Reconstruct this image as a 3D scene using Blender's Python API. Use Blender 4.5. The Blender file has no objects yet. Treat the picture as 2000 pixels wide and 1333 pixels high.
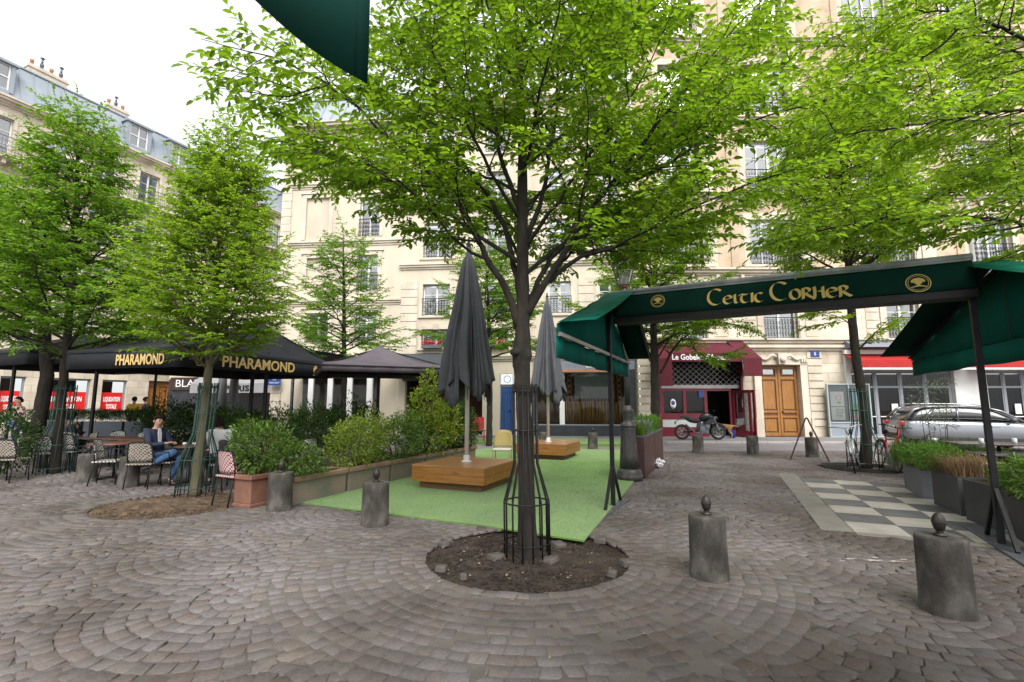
import bpy, math, random
import numpy as np
from mathutils import Vector, Matrix
sc = bpy.context.scene
COL = sc.collection
R = math.radians
# ---------------------------------------------------------------- camera, sky, sun, exposure
PITCH, FPX, CAMZ = R(7.2), 950.0, 1.6
cd = bpy.data.cameras.new("camera"); cam = bpy.data.objects.new("camera", cd); COL.objects.link(cam)
cam.location = (0, 0, CAMZ); cam.rotation_euler = (R(90) + PITCH, 0, 0)
cd.sensor_width = 36; cd.lens = 36 * FPX / 2000; cd.clip_start = 0.05; cd.clip_end = 2000
sc.camera = cam
SUN_EL, SUN_AZ = R(48), R(168)          # azimuth clockwise from +Y: behind the camera, a little to the right
w = bpy.data.worlds.new("World"); sc.world = w; w.use_nodes = True
nt = w.node_tree; bg = nt.nodes["Background"]
sky = nt.nodes.new("ShaderNodeTexSky"); sky.sky_type = 'NISHITA'; sky.sun_disc = False
sky.sun_elevation = SUN_EL; sky.sun_rotation = SUN_AZ
sky.air_density = 1.0; sky.dust_density = 4.0; sky.ozone_density = 1.0
hs = nt.nodes.new("ShaderNodeHueSaturation"); hs.inputs["Saturation"].default_value = 0.12
nt.links.new(sky.outputs[0], hs.inputs["Color"]); mixc = nt.nodes.new("ShaderNodeMix"); mixc.data_type = 'RGBA'; mixc.inputs[0].default_value = .72      # cloud cover over the clear sky
mixc.inputs[7].default_value = (3.1, 3.15, 3.25, 1); nt.links.new(hs.outputs[0], mixc.inputs[6]); nt.links.new(mixc.outputs[2], bg.inputs[0])
bg.inputs[1].default_value = 0.15
sd = bpy.data.lights.new("sun", 'SUN'); sun = bpy.data.objects.new("sun", sd); COL.objects.link(sun)
sd.energy = 1.35; sd.angle = R(40); sd.color = (1, .96, .9)
sv = Vector((math.sin(SUN_AZ) * math.cos(SUN_EL), math.cos(SUN_AZ) * math.cos(SUN_EL), math.sin(SUN_EL)))
sun.rotation_euler = sv.to_track_quat('Z', 'Y').to_euler()
sc.view_settings.view_transform = 'Standard'; sc.view_settings.look = 'None'
sc.view_settings.exposure = 1.45; sc.view_settings.gamma = 1
sc.cycles.use_denoising = True
sc.cycles.max_bounces = 8; sc.cycles.transparent_max_bounces = 12
sc.cycles.transmission_bounces = 6; sc.cycles.caustics_reflective = False; sc.cycles.caustics_refractive = False
sc.render.film_transparent = False

# ---------------------------------------------------------------- measuring: a pixel of the 2000 x 1333 photograph as a ray
FW = Vector((0, math.cos(PITCH), math.sin(PITCH))); UPV = Vector((0, -math.sin(PITCH), math.cos(PITCH)))
C0 = Vector((0, 0, CAMZ))
def ray(px, py): return Vector((1, 0, 0)) * ((px - 1000) / FPX) + UPV * ((666.5 - py) / FPX) + FW
def G(px, py, z=0.0):
    d = ray(px, py); return C0 + d * ((z - CAMZ) / d.z)
def P(px, py, Y):
    d = ray(px, py); return C0 + d * (Y / d.y)
def ZAT(py, Y, px=1000): return P(px, py, Y).z
UA = R(23.3)
U = Vector((math.sin(UA), math.cos(UA), 0)); V = Vector((math.cos(UA), -math.sin(UA), 0))
RZ_UV = -UA                                # rotation about z that takes local +Y to U and local +X to V

# ---------------------------------------------------------------- materials
MATS = {}
def new_mat(name):
    m = bpy.data.materials.new(name); m.use_nodes = True; MATS[name] = m
    return m, m.node_tree, m.node_tree.nodes["Principled BSDF"]
def M(name, c1, c2=None, scale=4.0, rough=.7, metal=0.0, bump=0.0, bscale=None, stretch=(1, 1, 1), spec=.5, detail=6, sub=0.0, c3=None, coord='Object', contrast=(.35, .65)):
    """Principled with two or three real colours mixed by noise, noise bump and noise roughness."""
    if name in MATS: return MATS[name]
    m, t, b = new_mat(name)
    N, L = t.nodes, t.links
    tc = N.new("ShaderNodeTexCoord"); mp = N.new("ShaderNodeMapping"); mp.inputs["Scale"].default_value = stretch
    L.new(tc.outputs[coord], mp.inputs[0])
    b.inputs["Roughness"].default_value = rough; b.inputs["Metallic"].default_value = metal
    b.inputs["Specular IOR Level"].default_value = spec
    if c2 is None: c2 = tuple(x * .82 for x in c1)
    n = N.new("ShaderNodeTexNoise"); n.inputs["Scale"].default_value = scale; n.inputs["Detail"].default_value = detail
    n.inputs["Roughness"].default_value = .6
    L.new(mp.outputs[0], n.inputs["Vector"])
    r = N.new("ShaderNodeValToRGB"); r.color_ramp.elements[0].position = contrast[0]; r.color_ramp.elements[1].position = contrast[1]
    r.color_ramp.elements[0].color = (*c1, 1); r.color_ramp.elements[1].color = (*c2, 1)
    if c3:
        e = r.color_ramp.elements.new(.5); e.color = (*c3, 1)
    L.new(n.outputs[0], r.inputs[0]); L.new(r.outputs[0], b.inputs["Base Color"])
    if bump:
        n2 = N.new("ShaderNodeTexNoise"); n2.inputs["Scale"].default_value = bscale or scale * 8; n2.inputs["Detail"].default_value = 5
        L.new(mp.outputs[0], n2.inputs["Vector"])
        bp = N.new("ShaderNodeBump"); bp.inputs["Strength"].default_value = bump; bp.inputs["Distance"].default_value = .02
        L.new(n2.outputs[0], bp.inputs["Height"]); L.new(bp.outputs[0], b.inputs["Normal"])
    return m
def leafmat(name, c1, c2, trans, tw=.45, rough=.45):
    if name in MATS: return MATS[name]
    m, t, b = new_mat(name); N, L = t.nodes, t.links
    g = N.new("ShaderNodeNewGeometry")
    r = N.new("ShaderNodeValToRGB"); r.color_ramp.elements[0].color = (*c1, 1); r.color_ramp.elements[1].color = (*c2, 1)
    L.new(g.outputs["Random Per Island"], r.inputs[0]); L.new(r.outputs[0], b.inputs["Base Color"])
    b.inputs["Roughness"].default_value = rough; b.inputs["Specular IOR Level"].default_value = .4
    tr = N.new("ShaderNodeBsdfTranslucent")
    mx = N.new("ShaderNodeMix"); mx.data_type = 'RGBA'; mx.blend_type = 'MULTIPLY'; mx.inputs[0].default_value = 0.0
    hsv = N.new("ShaderNodeHueSaturation"); hsv.inputs["Color"].default_value = (*trans, 1)
    mr = N.new("ShaderNodeMapRange"); mr.inputs[3].default_value = .7; mr.inputs[4].default_value = 1.25
    L.new(g.outputs["Random Per Island"], mr.inputs[0]); L.new(mr.outputs[0], hsv.inputs["Value"]); L.new(hsv.outputs[0], tr.inputs[0])
    ms = N.new("ShaderNodeMixShader"); ms.inputs[0].default_value = tw
    out = N["Material Output"]
    L.new(b.outputs[0], ms.inputs[1]); L.new(tr.outputs[0], ms.inputs[2]); L.new(ms.outputs[0], out.inputs[0])
    return m
def glassmat(name, tint=(.8, .85, .85), clear=.75):
    if name in MATS: return MATS[name]
    m, t, b = new_mat(name); N, L = t.nodes, t.links
    tp = N.new("ShaderNodeBsdfTransparent"); tp.inputs[0].default_value = (*tint, 1)
    gl = N.new("ShaderNodeBsdfGlossy"); gl.inputs["Roughness"].default_value = .03
    fr = N.new("ShaderNodeFresnel"); fr.inputs[0].default_value = 1.5
    ma = N.new("ShaderNodeMath"); ma.operation = 'ADD'; ma.inputs[1].default_value = 1 - clear - .04
    L.new(fr.outputs[0], ma.inputs[0])
    ms = N.new("ShaderNodeMixShader"); L.new(ma.outputs[0], ms.inputs[0]); L.new(tp.outputs[0], ms.inputs[1]); L.new(gl.outputs[0], ms.inputs[2])
    L.new(ms.outputs[0], N["Material Output"].inputs[0])
    return m

# ---------------------------------------------------------------- mesh builder
class MB:
    def __init__(s, M0=None): s.v = []; s.f = []; s.mi = []; s.sm = []; s.M = M0 or Matrix.Identity(4)
    def add(s, vs, fs, mi=0, smooth=False):
        o = len(s.v); Mx = s.M
        s.v += [tuple(Mx @ Vector(p)) for p in vs]
        for f in fs: s.f.append(tuple(i + o for i in f)); s.mi.append(mi); s.sm.append(smooth)
        return s
    def quad(s, a, b, c, d, mi=0): return s.add([a, b, c, d], [(0, 1, 2, 3)], mi)
    def box(s, c, d, mi=0, rz=0, rx=0, ry=0, taper=1.0):
        x, y, z = d[0] / 2, d[1] / 2, d[2] / 2; t = taper
        vs = [(-x, -y, -z), (x, -y, -z), (x, y, -z), (-x, y, -z), (-x * t, -y * t, z), (x * t, -y * t, z), (x * t, y * t, z), (-x * t, y * t, z)]
        if rz or rx or ry:
            Rm = Matrix.Rotation(rz, 4, 'Z') @ Matrix.Rotation(ry, 4, 'Y') @ Matrix.Rotation(rx, 4, 'X')
            vs = [Rm @ Vector(p) for p in vs]
        vs = [(p[0] + c[0], p[1] + c[1], p[2] + c[2]) for p in vs]
        return s.add(vs, [(0, 3, 2, 1), (4, 5, 6, 7), (0, 1, 5, 4), (1, 2, 6, 5), (2, 3, 7, 6), (3, 0, 4, 7)], mi)
    def box2(s, a, b, mi=0):
        return s.box([(a[i] + b[i]) / 2 for i in range(3)], [abs(b[i] - a[i]) for i in range(3)], mi)
    def tube(s, pts, r, n=8, mi=0, cap=True, smooth=True, close=False, flat=1.0):
        pts = [Vector(p) for p in pts]; k = len(pts)
        rs = r if hasattr(r, '__len__') else [r] * k
        vs = []; ref = None
        for i in range(k):
            if close: t = pts[(i + 1) % k] - pts[i - 1]
            else: t = pts[min(i + 1, k - 1)] - pts[max(i - 1, 0)]
            t = t.normalized() if t.length > 1e-9 else Vector((0, 0, 1))
            if ref is None: ref = Vector((0, 0, 1)) if abs(t.z) < .9 else Vector((1, 0, 0))
            a = ref - t * ref.dot(t)
            a = a.normalized() if a.length > 1e-6 else t.orthogonal().normalized()
            ref = a; b = t.cross(a)
            for j in range(n):
                q = 2 * math.pi * j / n
                vs.append(pts[i] + a * (math.cos(q) * rs[i]) + b * (math.sin(q) * rs[i] * flat))
        fs = []
        for i in range(k if close else k - 1):
            i2 = (i + 1) % k
            for j in range(n): fs.append((i * n + j, i * n + (j + 1) % n, i2 * n + (j + 1) % n, i2 * n + j))
        if cap and not close:
            fs.append(tuple(range(n - 1, -1, -1))); fs.append(tuple((k - 1) * n + j for j in range(n)))
        return s.add(vs, fs, mi, smooth)
    def cyl(s, a, b, r, r2=None, n=12, mi=0, smooth=True): return s.tube([a, b], [r, r if r2 is None else r2], n, mi, True, smooth)
    def bar(s, a, b, w_, h_=None, mi=0):
        a, b = Vector(a), Vector(b); t = (b - a).normalized(); h_ = h_ or w_
        ref = Vector((0, 0, 1)) if abs(t.z) < .95 else Vector((0, 1, 0))
        x = t.cross(ref).normalized(); y = x.cross(t)
        vs = [p + x * (i * w_ / 2) + y * (j * h_ / 2) for p in (a, b) for i, j in ((-1, -1), (1, -1), (1, 1), (-1, 1))]
        return s.add(vs, [(0, 3, 2, 1), (4, 5, 6, 7), (0, 1, 5, 4), (1, 2, 6, 5), (2, 3, 7, 6), (3, 0, 4, 7)], mi)
    def lathe(s, prof, c=(0, 0, 0), n=24, mi=0, smooth=True, flute=0, fz=(0, 0), fd=.0):
        vs = []
        for r, z in prof:
            for j in range(n):
                q = 2 * math.pi * j / n
                rr = r
                if flute and fz[0] <= z <= fz[1]: rr = r - fd * (0.5 + .5 * math.cos(q * flute))
                vs.append((c[0] + rr * math.cos(q), c[1] + rr * math.sin(q), c[2] + z))
        fs = [(i * n + j, i * n + (j + 1) % n, (i + 1) * n + (j + 1) % n, (i + 1) * n + j) for i in range(len(prof) - 1) for j in range(n)]
        fs.append(tuple(range(n - 1, -1, -1))); fs.append(tuple((len(prof) - 1) * n + j for j in range(n)))
        return s.add(vs, fs, mi, smooth)
    def prism(s, poly, h0, h1, mi=0, axis='z'):
        """extrude a 2D polygon; axis z: (x,y)->z, axis y: (x,z)->y from h0 to h1, axis x: (y,z)->x"""
        n = len(poly)
        def mk(p, h): return (p[0], p[1], h) if axis == 'z' else ((p[0], h, p[1]) if axis == 'y' else (h, p[0], p[1]))
        vs = [mk(p, h0) for p in poly] + [mk(p, h1) for p in poly]
        fs = [tuple(range(n - 1, -1, -1)), tuple(range(n, 2 * n))] + [(i, (i + 1) % n, n + (i + 1) % n, n + i) for i in range(n)]
        return s.add(vs, fs, mi)
    def ring(s, c, r, t=.006, n=24, mi=0, axis='z', seg=6):
        pts = []
        for j in range(n):
            q = 2 * math.pi * j / n; a, b = r * math.cos(q), r * math.sin(q)
            pts.append((c[0] + a, c[1] + b, c[2]) if axis == 'z' else ((c[0] + a, c[1], c[2] + b) if axis == 'y' else (c[0], c[1] + a, c[2] + b)))
        return s.tube(pts, t, seg, mi, close=True)
    def build(s, name, mats, parent=None, bevel=0, **kw):
        me = bpy.data.meshes.new(name)
        me.from_pydata(s.v, [], s.f)
        if not isinstance(mats, (list, tuple)): mats = [mats]
        for m in mats: me.materials.append(m)
        me.polygons.foreach_set("material_index", s.mi); me.polygons.foreach_set("use_smooth", s.sm)
        me.update()
        o = bpy.data.objects.new(name, me); COL.objects.link(o)
        if parent: o.parent = parent
        if bevel:
            b = o.modifiers.new("bevel", 'BEVEL'); b.width = bevel; b.segments = 2; b.limit_method = 'ANGLE'; b.angle_limit = R(40)
        tag(o, **kw)
        return o
def tag(o, label=None, cat=None, group=None, kind=None):
    if label: o["label"] = label
    if cat: o["category"] = cat
    if group: o["group"] = group
    if kind: o["kind"] = kind
    return o
def thing(name, label, cat, loc=(0, 0, 0), rz=0, group=None):
    o = bpy.data.objects.new(name, None); COL.objects.link(o); o.location = loc; o.rotation_euler = (0, 0, rz); o.empty_display_size = .1
    return tag(o, label, cat, group)
def copy_tree(o, loc=None, rz=None, label=None, scale=None, _p=None):
    c = o.copy(); COL.objects.link(c)
    if _p: c.parent = _p
    if loc is not None: c.location = loc
    if rz is not None: c.rotation_euler = (0, 0, rz)
    if label: c["label"] = label
    if scale: c.scale = (scale,) * 3
    for ch in list(o.children): copy_tree(ch, _p=c)
    return c
def np_mesh(name, verts, faces_quads, mats, parent=None, smooth=False, midx=None, **kw):
    """fast mesh from numpy: verts (n,3), faces (m,k) of one size"""
    me = bpy.data.meshes.new(name); k = faces_quads.shape[1]; m = len(faces_quads)
    me.vertices.add(len(verts)); me.vertices.foreach_set("co", verts.astype(np.float32).ravel())
    me.loops.add(m * k); me.loops.foreach_set("vertex_index", faces_quads.astype(np.int32).ravel())
    me.polygons.add(m); me.polygons.foreach_set("loop_start", np.arange(0, m * k, k, dtype=np.int32))
    me.polygons.foreach_set("loop_total", np.full(m, k, dtype=np.int32))
    if not isinstance(mats, (list, tuple)): mats = [mats]
    for x in mats: me.materials.append(x)
    if midx is not None: me.polygons.foreach_set("material_index", midx.astype(np.int32))
    if smooth: me.polygons.foreach_set("use_smooth", np.ones(m, dtype=bool))
    me.update(calc_edges=True); me.validate()
    o = bpy.data.objects.new(name, me); COL.objects.link(o)
    if parent: o.parent = parent
    tag(o, **kw); return o
def text_mesh(name, body, size, mat_, parent, M4, offset=0.0, extrude=.002, spacing=1.0, align='CENTER', shear=0, width=None, **kw):
    cu = bpy.data.curves.new(name, 'FONT'); cu.body = body; cu.size = size; cu.offset = offset; cu.extrude = extrude
    cu.space_character = spacing; cu.align_x = align; cu.align_y = 'CENTER'; cu.shear = shear; cu.resolution_u = 3
    t = bpy.data.objects.new(name, cu); COL.objects.link(t)
    bpy.context.view_layer.update()
    me = bpy.data.meshes.new_from_object(t.evaluated_get(bpy.context.evaluated_depsgraph_get()))
    bpy.data.objects.remove(t); me.name = name; me.materials.clear(); me.materials.append(mat_)
    if width:
        xs = [v.co.x for v in me.vertices]; s_ = width / (max(xs) - min(xs)); me.transform(Matrix.Diagonal((s_, 1, 1, 1)))
    me.transform(M4); o = bpy.data.objects.new(name, me); COL.objects.link(o); o.parent = parent; tag(o, **kw)
    return o
def frameM(o, x, z):
    """matrix: local x along x, local y along z (up in text), local z = outward normal, origin o"""
    x = Vector(x).normalized(); y = Vector(z).normalized(); n = x.cross(y)
    m = Matrix((x, y, n)).transposed().to_4x4(); m.translation = Vector(o); return m
# ================================================================ the setting: ground, paving, soil, turf
rng = np.random.default_rng(7); random.seed(7)
TREE = G(1030, 1085); TREE2 = G(380, 967); TREE1 = G(105, 925); TREEB = G(1690, 915)
PITC = TREE + Vector((0, .03, 0)); PITR = 1.08
PIT2 = G(345, 984); PIT2R = 1.08
def noise2(x, y, seed=0, f=1.0, o=4):
    r = np.random.default_rng(seed); out = np.zeros_like(x, dtype=float); a = 1.0
    for k in range(o):
        for _ in range(5):
            th = r.uniform(0, 6.28); ph = r.uniform(0, 6.28); ff = f * (2 ** k) * r.uniform(.7, 1.4)
            out += a * np.sin(ff * (x * math.cos(th) + y * math.sin(th)) + ph) / 5
        a *= .55
    return out
M("asphalt_base", (.10, .095, .09), (.14, .13, .125), 3, .9, bump=.3, bscale=60)
mb = MB(); mb.quad((-400, -60, -.16), (400, -60, -.16), (400, 500, -.16), (-400, 500, -.16))
mb.build("ground", MATS["asphalt_base"], kind="structure")

# turf outline, checker outline (world xy)
TURF = [G(588, 985), G(935, 1029), G(1140, 1060), G(1238, 943), G(1222, 880), G(960, 876), G(885, 888)]
CK0 = G(1669, 1040); CKN, CKM, CKS = 8, 6, .585        # near left corner of the checker; tiles along U and V
def inpoly(px_, py_, poly):
    ins = np.zeros(px_.shape, bool); n = len(poly)
    for i in range(n):
        x1, y1 = poly[i][0], poly[i][1]; x2, y2 = poly[(i + 1) % n][0], poly[(i + 1) % n][1]
        c = ((y1 > py_) != (y2 > py_)) & (px_ < (x2 - x1) * (py_ - y1) / (y2 - y1 + 1e-12) + x1); ins ^= c
    return ins
def uv(x, y): return x * V.x + y * V.y, x * U.x + y * U.y
ck_v, ck_u = uv(CK0.x, CK0.y)
def incheck(x, y, m=0.0):
    v, u = uv(x, y)
    return (v > ck_v - .36 - m) & (v < ck_v + CKM * CKS + m) & (u > ck_u - m) & (u < ck_u + CKN * CKS + m)
YEND = 16.4
# --- setts
cents, angs, hw, hl = [], [], [], []
def ring_stones(cx, cy, r0, r1, owner, pitch=.128, width=.142):
    k = 0; r = r0 + pitch / 2
    while r < r1:
        n = max(3, int(round(2 * math.pi * r / width))); ph = rng.uniform(0, 6.28)
        wd_ = rng.uniform(.72, 1.28, n); wd_ *= 2 * math.pi / wd_.sum(); ed = np.cumsum(wd_); q = ph + ed - wd_ / 2
        x = cx + r * np.cos(q); y = cy + r * np.sin(q)
        ok = (y > .8) & (y < YEND) & (np.abs(x) < 1.22 * y + 1.2) & owner(x, y)
        m = ok.sum()
        if m:
            cents.append(np.stack([x[ok], y[ok]], 1)); angs.append(q[ok])
            hw.append((wd_ * r / 2)[ok]); hl.append(np.full(m, pitch / 2))
        r += pitch
def base_ok(x, y):
    a = np.hypot(x - PITC.x, y - PITC.y) > PITR - .01; b = np.hypot(x - PIT2.x, y - PIT2.y) > PIT2R
    return a & b & ~inpoly(x, y, [Vector(p) for p in TURF_IN]) & ~incheck(x, y)
tc_ = sum((p for p in TURF), Vector((0, 0, 0))) / len(TURF)
TURF_IN = [tc_ + (p - tc_) * .96 for p in TURF]
D1, D2 = 2.62, 1.9
ring_stones(PITC.x, PITC.y, PITR - .02, D1, lambda x, y: base_ok(x, y))
d1 = lambda x, y: np.hypot(x - PITC.x, y - PITC.y) > D1 - .045
ring_stones(PIT2.x, PIT2.y, PIT2R, D2, lambda x, y: base_ok(x, y) & d1(x, y))
RF = 1.24; FH = 1.02
def fan_owner(j, i):
    def f(x, y):
        v, u = uv(x, y); ok = base_ok(x, y) & d1(x, y) & (np.hypot(x - PIT2.x, y - PIT2.y) > D2 - .06)
        for dj in (1, 2):
            jj = j + dj
            off = RF * (jj % 2)
            ii = np.round((v - off) / (2 * RF)); cv = ii * 2 * RF + off
            ok &= np.hypot(v - cv, u - jj * FH) > RF
        return ok
    return f
for j in range(-12, 20):
    for i in range(-12, 12):
        cv = i * 2 * RF + RF * (j % 2); cu = j * FH
        c = V * cv + U * cu
        if c.y < -1 or c.y > YEND + 1.5 or abs(c.x) > 1.25 * c.y + 3.5: continue
        ring_stones(c.x, c.y, .02, RF, fan_owner(j, i))
ce = np.concatenate(cents); an = np.concatenate(angs); w2 = np.concatenate(hw); l2 = np.concatenate(hl)
n = len(ce)
gap = rng.uniform(.001, .0045, n)
ccx = w2 - gap; rad = l2 - gap * .9
an = an + rng.normal(0, .06, n); ce = ce + rng.normal(0, .004, ce.shape)
top = rng.normal(0, .0028, n) + .002
tr, tt = np.cos(an), np.sin(an)
corn = []
for (sr, st) in ((-1, -1), (1, -1), (1, 1), (-1, 1)):
    jr = rng.normal(0, .0065, n); jt = rng.normal(0, .0085, n)
    corn.append((sr * (rad + jr), st * (ccx * (1 + sr * .0) + jt)))
vs = np.zeros((n, 12, 3)); tilt = rng.normal(0, .011, (n, 2))
for lay, (ins, dz) in enumerate(((0, -.03), (.0, -.0035), (.0035, 0))):
    for c_, (r_, t_) in enumerate(corn):
        rr = r_ - np.sign(r_) * ins; t2 = t_ - np.sign(t_) * ins
        vs[:, lay * 4 + c_, 0] = ce[:, 0] + rr * tr - t2 * tt
        vs[:, lay * 4 + c_, 1] = ce[:, 1] + rr * tt + t2 * tr
        vs[:, lay * 4 + c_, 2] = top + dz + tilt[:, 0] * rr + tilt[:, 1] * t2
fq = []
for lay in (0, 1):
    for e in range(4): fq.append((lay * 4 + e, lay * 4 + (e + 1) % 4, lay * 4 + 4 + (e + 1) % 4, lay * 4 + 4 + e))
fq.append((8, 9, 10, 11)); fq = np.array(fq)
faces = (np.arange(n)[:, None, None] * 12 + fq[None]).reshape(-1, 4)
# sett material: colour differs from stone to stone, as it does in the place; fine grain and stains
m, t, b = new_mat("setts"); N, L = t.nodes, t.links
g = N.new("ShaderNodeNewGeometry"); r = N.new("ShaderNodeValToRGB"); cr = r.color_ramp
cr.elements[0].color = (.112, .100, .098, 1); cr.elements[1].color = (.150, .138, .140, 1)
for p_, c_ in ((.25, (.127, .116, .115)), (.5, (.135, .123, .122)), (.7, (.132, .108, .098)), (.85, (.145, .130, .122))):
    e = cr.elements.new(p_); e.color = (*c_, 1)
L.new(g.outputs["Random Per Island"], r.inputs[0])
tcn = N.new("ShaderNodeTexCoord")
n1 = N.new("ShaderNodeTexNoise"); n1.inputs["Scale"].default_value = .55; n1.inputs["Detail"].default_value = 8; L.new(tcn.outputs["Object"], n1.inputs["Vector"])
r1 = N.new("ShaderNodeValToRGB"); r1.color_ramp.elements[0].position = .38; r1.color_ramp.elements[1].position = .62
r1.color_ramp.elements[0].color = (.66, .61, .56, 1); r1.color_ramp.elements[1].color = (1.32, 1.31, 1.34, 1); L.new(n1.outputs[0], r1.inputs[0])
mx = N.new("ShaderNodeMix"); mx.data_type = 'RGBA'; mx.blend_type = 'MULTIPLY'; mx.inputs[0].default_value = 1
L.new(r.outputs[0], mx.inputs[6]); L.new(r1.outputs[0], mx.inputs[7])
n2 = N.new("ShaderNodeTexNoise"); n2.inputs["Scale"].default_value = 45; n2.inputs["Detail"].default_value = 6; L.new(tcn.outputs["Object"], n2.inputs["Vector"])
r2 = N.new("ShaderNodeValToRGB"); r2.color_ramp.elements[0].position = .3; r2.color_ramp.elements[1].position = .7
r2.color_ramp.elements[0].color = (.78, .78, .78, 1); r2.color_ramp.elements[1].color = (1.18, 1.18, 1.18, 1); L.new(n2.outputs[0], r2.inputs[0])
mx2 = N.new("ShaderNodeMix"); mx2.data_type = 'RGBA'; mx2.blend_type = 'MULTIPLY'; mx2.inputs[0].default_value = 1
L.new(mx.outputs[2], mx2.inputs[6]); L.new(r2.outputs[0], mx2.inputs[7])
# blotches of trodden sand lying over stones and joints
n3 = N.new("ShaderNodeTexNoise"); n3.inputs["Scale"].default_value = 1.1; n3.inputs["Detail"].default_value = 9; n3.inputs["Roughness"].default_value = .68
L.new(tcn.outputs["Object"], n3.inputs["Vector"])
r3 = N.new("ShaderNodeValToRGB"); r3.color_ramp.elements[0].position = .56; r3.color_ramp.elements[1].position = .72
r3.color_ramp.elements[0].color = (0, 0, 0, 1); r3.color_ramp.elements[1].color = (.6, .6, .6, 1); L.new(n3.outputs[0], r3.inputs[0])
mx3 = N.new("ShaderNodeMix"); mx3.data_type = 'RGBA'; L.new(r3.outputs[0], mx3.inputs[0]); L.new(mx2.outputs[2], mx3.inputs[6]); mx3.inputs[7].default_value = (.20, .165, .125, 1)
L.new(mx3.outputs[2], b.inputs["Base Color"])
b.inputs["Roughness"].default_value = .62; b.inputs["Specular IOR Level"].default_value = .45
bp = N.new("ShaderNodeBump"); bp.inputs["Strength"].default_value = .35; bp.inputs["Distance"].default_value = .006
L.new(n2.outputs[0], bp.inputs["Height"]); L.new(bp.outputs[0], b.inputs["Normal"])
np_mesh("cobbled_paving", vs.reshape(-1, 3), faces, m, kind="structure")
# --- joint sand / mortar sheet
gx = np.arange(-21, 21.01, .09); gy = np.arange(.6, YEND + .05, .09)
X, Y = np.meshgrid(gx, gy); nx = len(gx)
Z = -.009 + .004 * noise2(X, Y, 3, 2.2) + .002 * noise2(X, Y, 5, 9)
dT = np.hypot(X - PITC.x, Y - PITC.y); Z = np.where(dT < D1, np.clip(Z + .012, -.004, -.0008), Z)
sand = np.exp(-(((X + 5.6) / 2.6) ** 2 + ((Y - 7.6) / 1.5) ** 2)); Z += sand * .014
loose = np.exp(-(((X + 2.35) / .45) ** 2 + ((Y - 4.1) / .5) ** 2)); Z -= .02 * loose * (dT > D1)
Z = np.minimum(Z, .0012)
idx = np.arange(X.size).reshape(X.shape)
q = np.stack([idx[:-1, :-1], idx[:-1, 1:], idx[1:, 1:], idx[1:, :-1]], -1).reshape(-1, 4)
cx = X.ravel()[q].mean(1); cy = Y.ravel()[q].mean(1)
keep = (np.hypot(cx - PITC.x, cy - PITC.y) > PITR + .04) & (np.hypot(cx - PIT2.x, cy - PIT2.y) > PIT2R + .06) & (np.abs(cx) < 1.25 * cy + 1.6)
M("joint_sand", (.055, .047, .041), (.17, .14, .11), 1.0, .95, bump=.5, bscale=70, c3=(.09, .078, .066))
M("joint_mortar", (.09, .08, .072), (.15, .133, .115), 1.4, .95, bump=.4, bscale=70)
qk = q[keep]; md_ = (np.hypot(cx - PITC.x, cy - PITC.y) < D1 - .02)[keep] | ((sand.ravel()[q].mean(1) > .35)[keep])
np_mesh("paving_joints", np.stack([X, Y, Z], -1).reshape(-1, 3), qk, [MATS["joint_sand"], MATS["joint_mortar"]], midx=md_.astype(int), kind="structure")
# --- soil in the two tree pits
M("dark_soil", (.022, .015, .011), (.055, .038, .027), 5, .97, bump=1.0, bscale=38, c3=(.034, .024, .017))
M("straw_soil", (.055, .034, .020), (.14, .095, .055), 7, .97, bump=1.0, bscale=42, c3=(.085, .056, .034))
def soil(name, c, r, mat_, z0, amp, seed, mound, rough=.012):
    nr, na = 46, 150; rr = np.linspace(0, r + .05, nr); qq = np.linspace(0, 2 * math.pi, na, endpoint=False)
    Rr, Q = np.meshgrid(rr, qq, indexing='ij'); X = c.x + Rr * np.cos(Q); Y = c.y + Rr * np.sin(Q)
    Z = z0 + amp * noise2(X, Y, seed, 3.2) + rough * noise2(X, Y, seed + 1, 20, 3) + mound(X, Y, Rr)
    Z = np.where(Rr > r - .06, np.minimum(Z, -.03), Z)
    i, j = np.meshgrid(np.arange(nr - 1), np.arange(na), indexing='ij'); j2 = (j + 1) % na
    f = np.stack([i * na + j, (i + 1) * na + j, (i + 1) * na + j2, i * na + j2], -1).reshape(-1, 4)
    np_mesh(name, np.stack([X, Y, Z], -1).reshape(-1, 3), f, mat_, kind="structure", smooth=True)
soil("tree_pit_soil", PITC, PITR, MATS["dark_soil"], -.045, .014, 11, lambda X, Y, r: .05 * np.exp(-(r / .45) ** 2))
soil("tree_pit_mulch", PIT2, PIT2R + .05, MATS["straw_soil"], -.02, .018, 21, lambda X, Y, r: .12 * np.exp(-(((X - PIT2.x + .35) / .5) ** 2 + ((Y - PIT2.y + .35) / .42) ** 2)) + .03 * np.exp(-(r / .5) ** 2), rough=.02)
# kerb ring of earth edge
# --- pavement towards the facades and the street behind
M("pavement", (.17, .16, .17), (.23, .215, .225), .8, .85, bump=.25, bscale=25)
mb = MB(); mb.box2((-45, YEND - .02, -.1), (45, 60, .012)); 
mb.build("pavement", MATS["pavement"], kind="structure")
M("kerb_stone", (.30, .28, .27), (.40, .38, .36), 2, .85, bump=.3)
mb = MB()
x = -30.0
while x < 34:
    mb.box2((x, 19.35, -.02), (x + .98, 19.6, .085)); x += 1.0
mb.build("kerb", MATS["kerb_stone"], kind="structure", bevel=.01)
mb = MB(); mb.box2((-30, 19.602, -.02), (34, 24.5, .08)); mb.build("far_pavement", MATS["pavement"], kind="structure")
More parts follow.
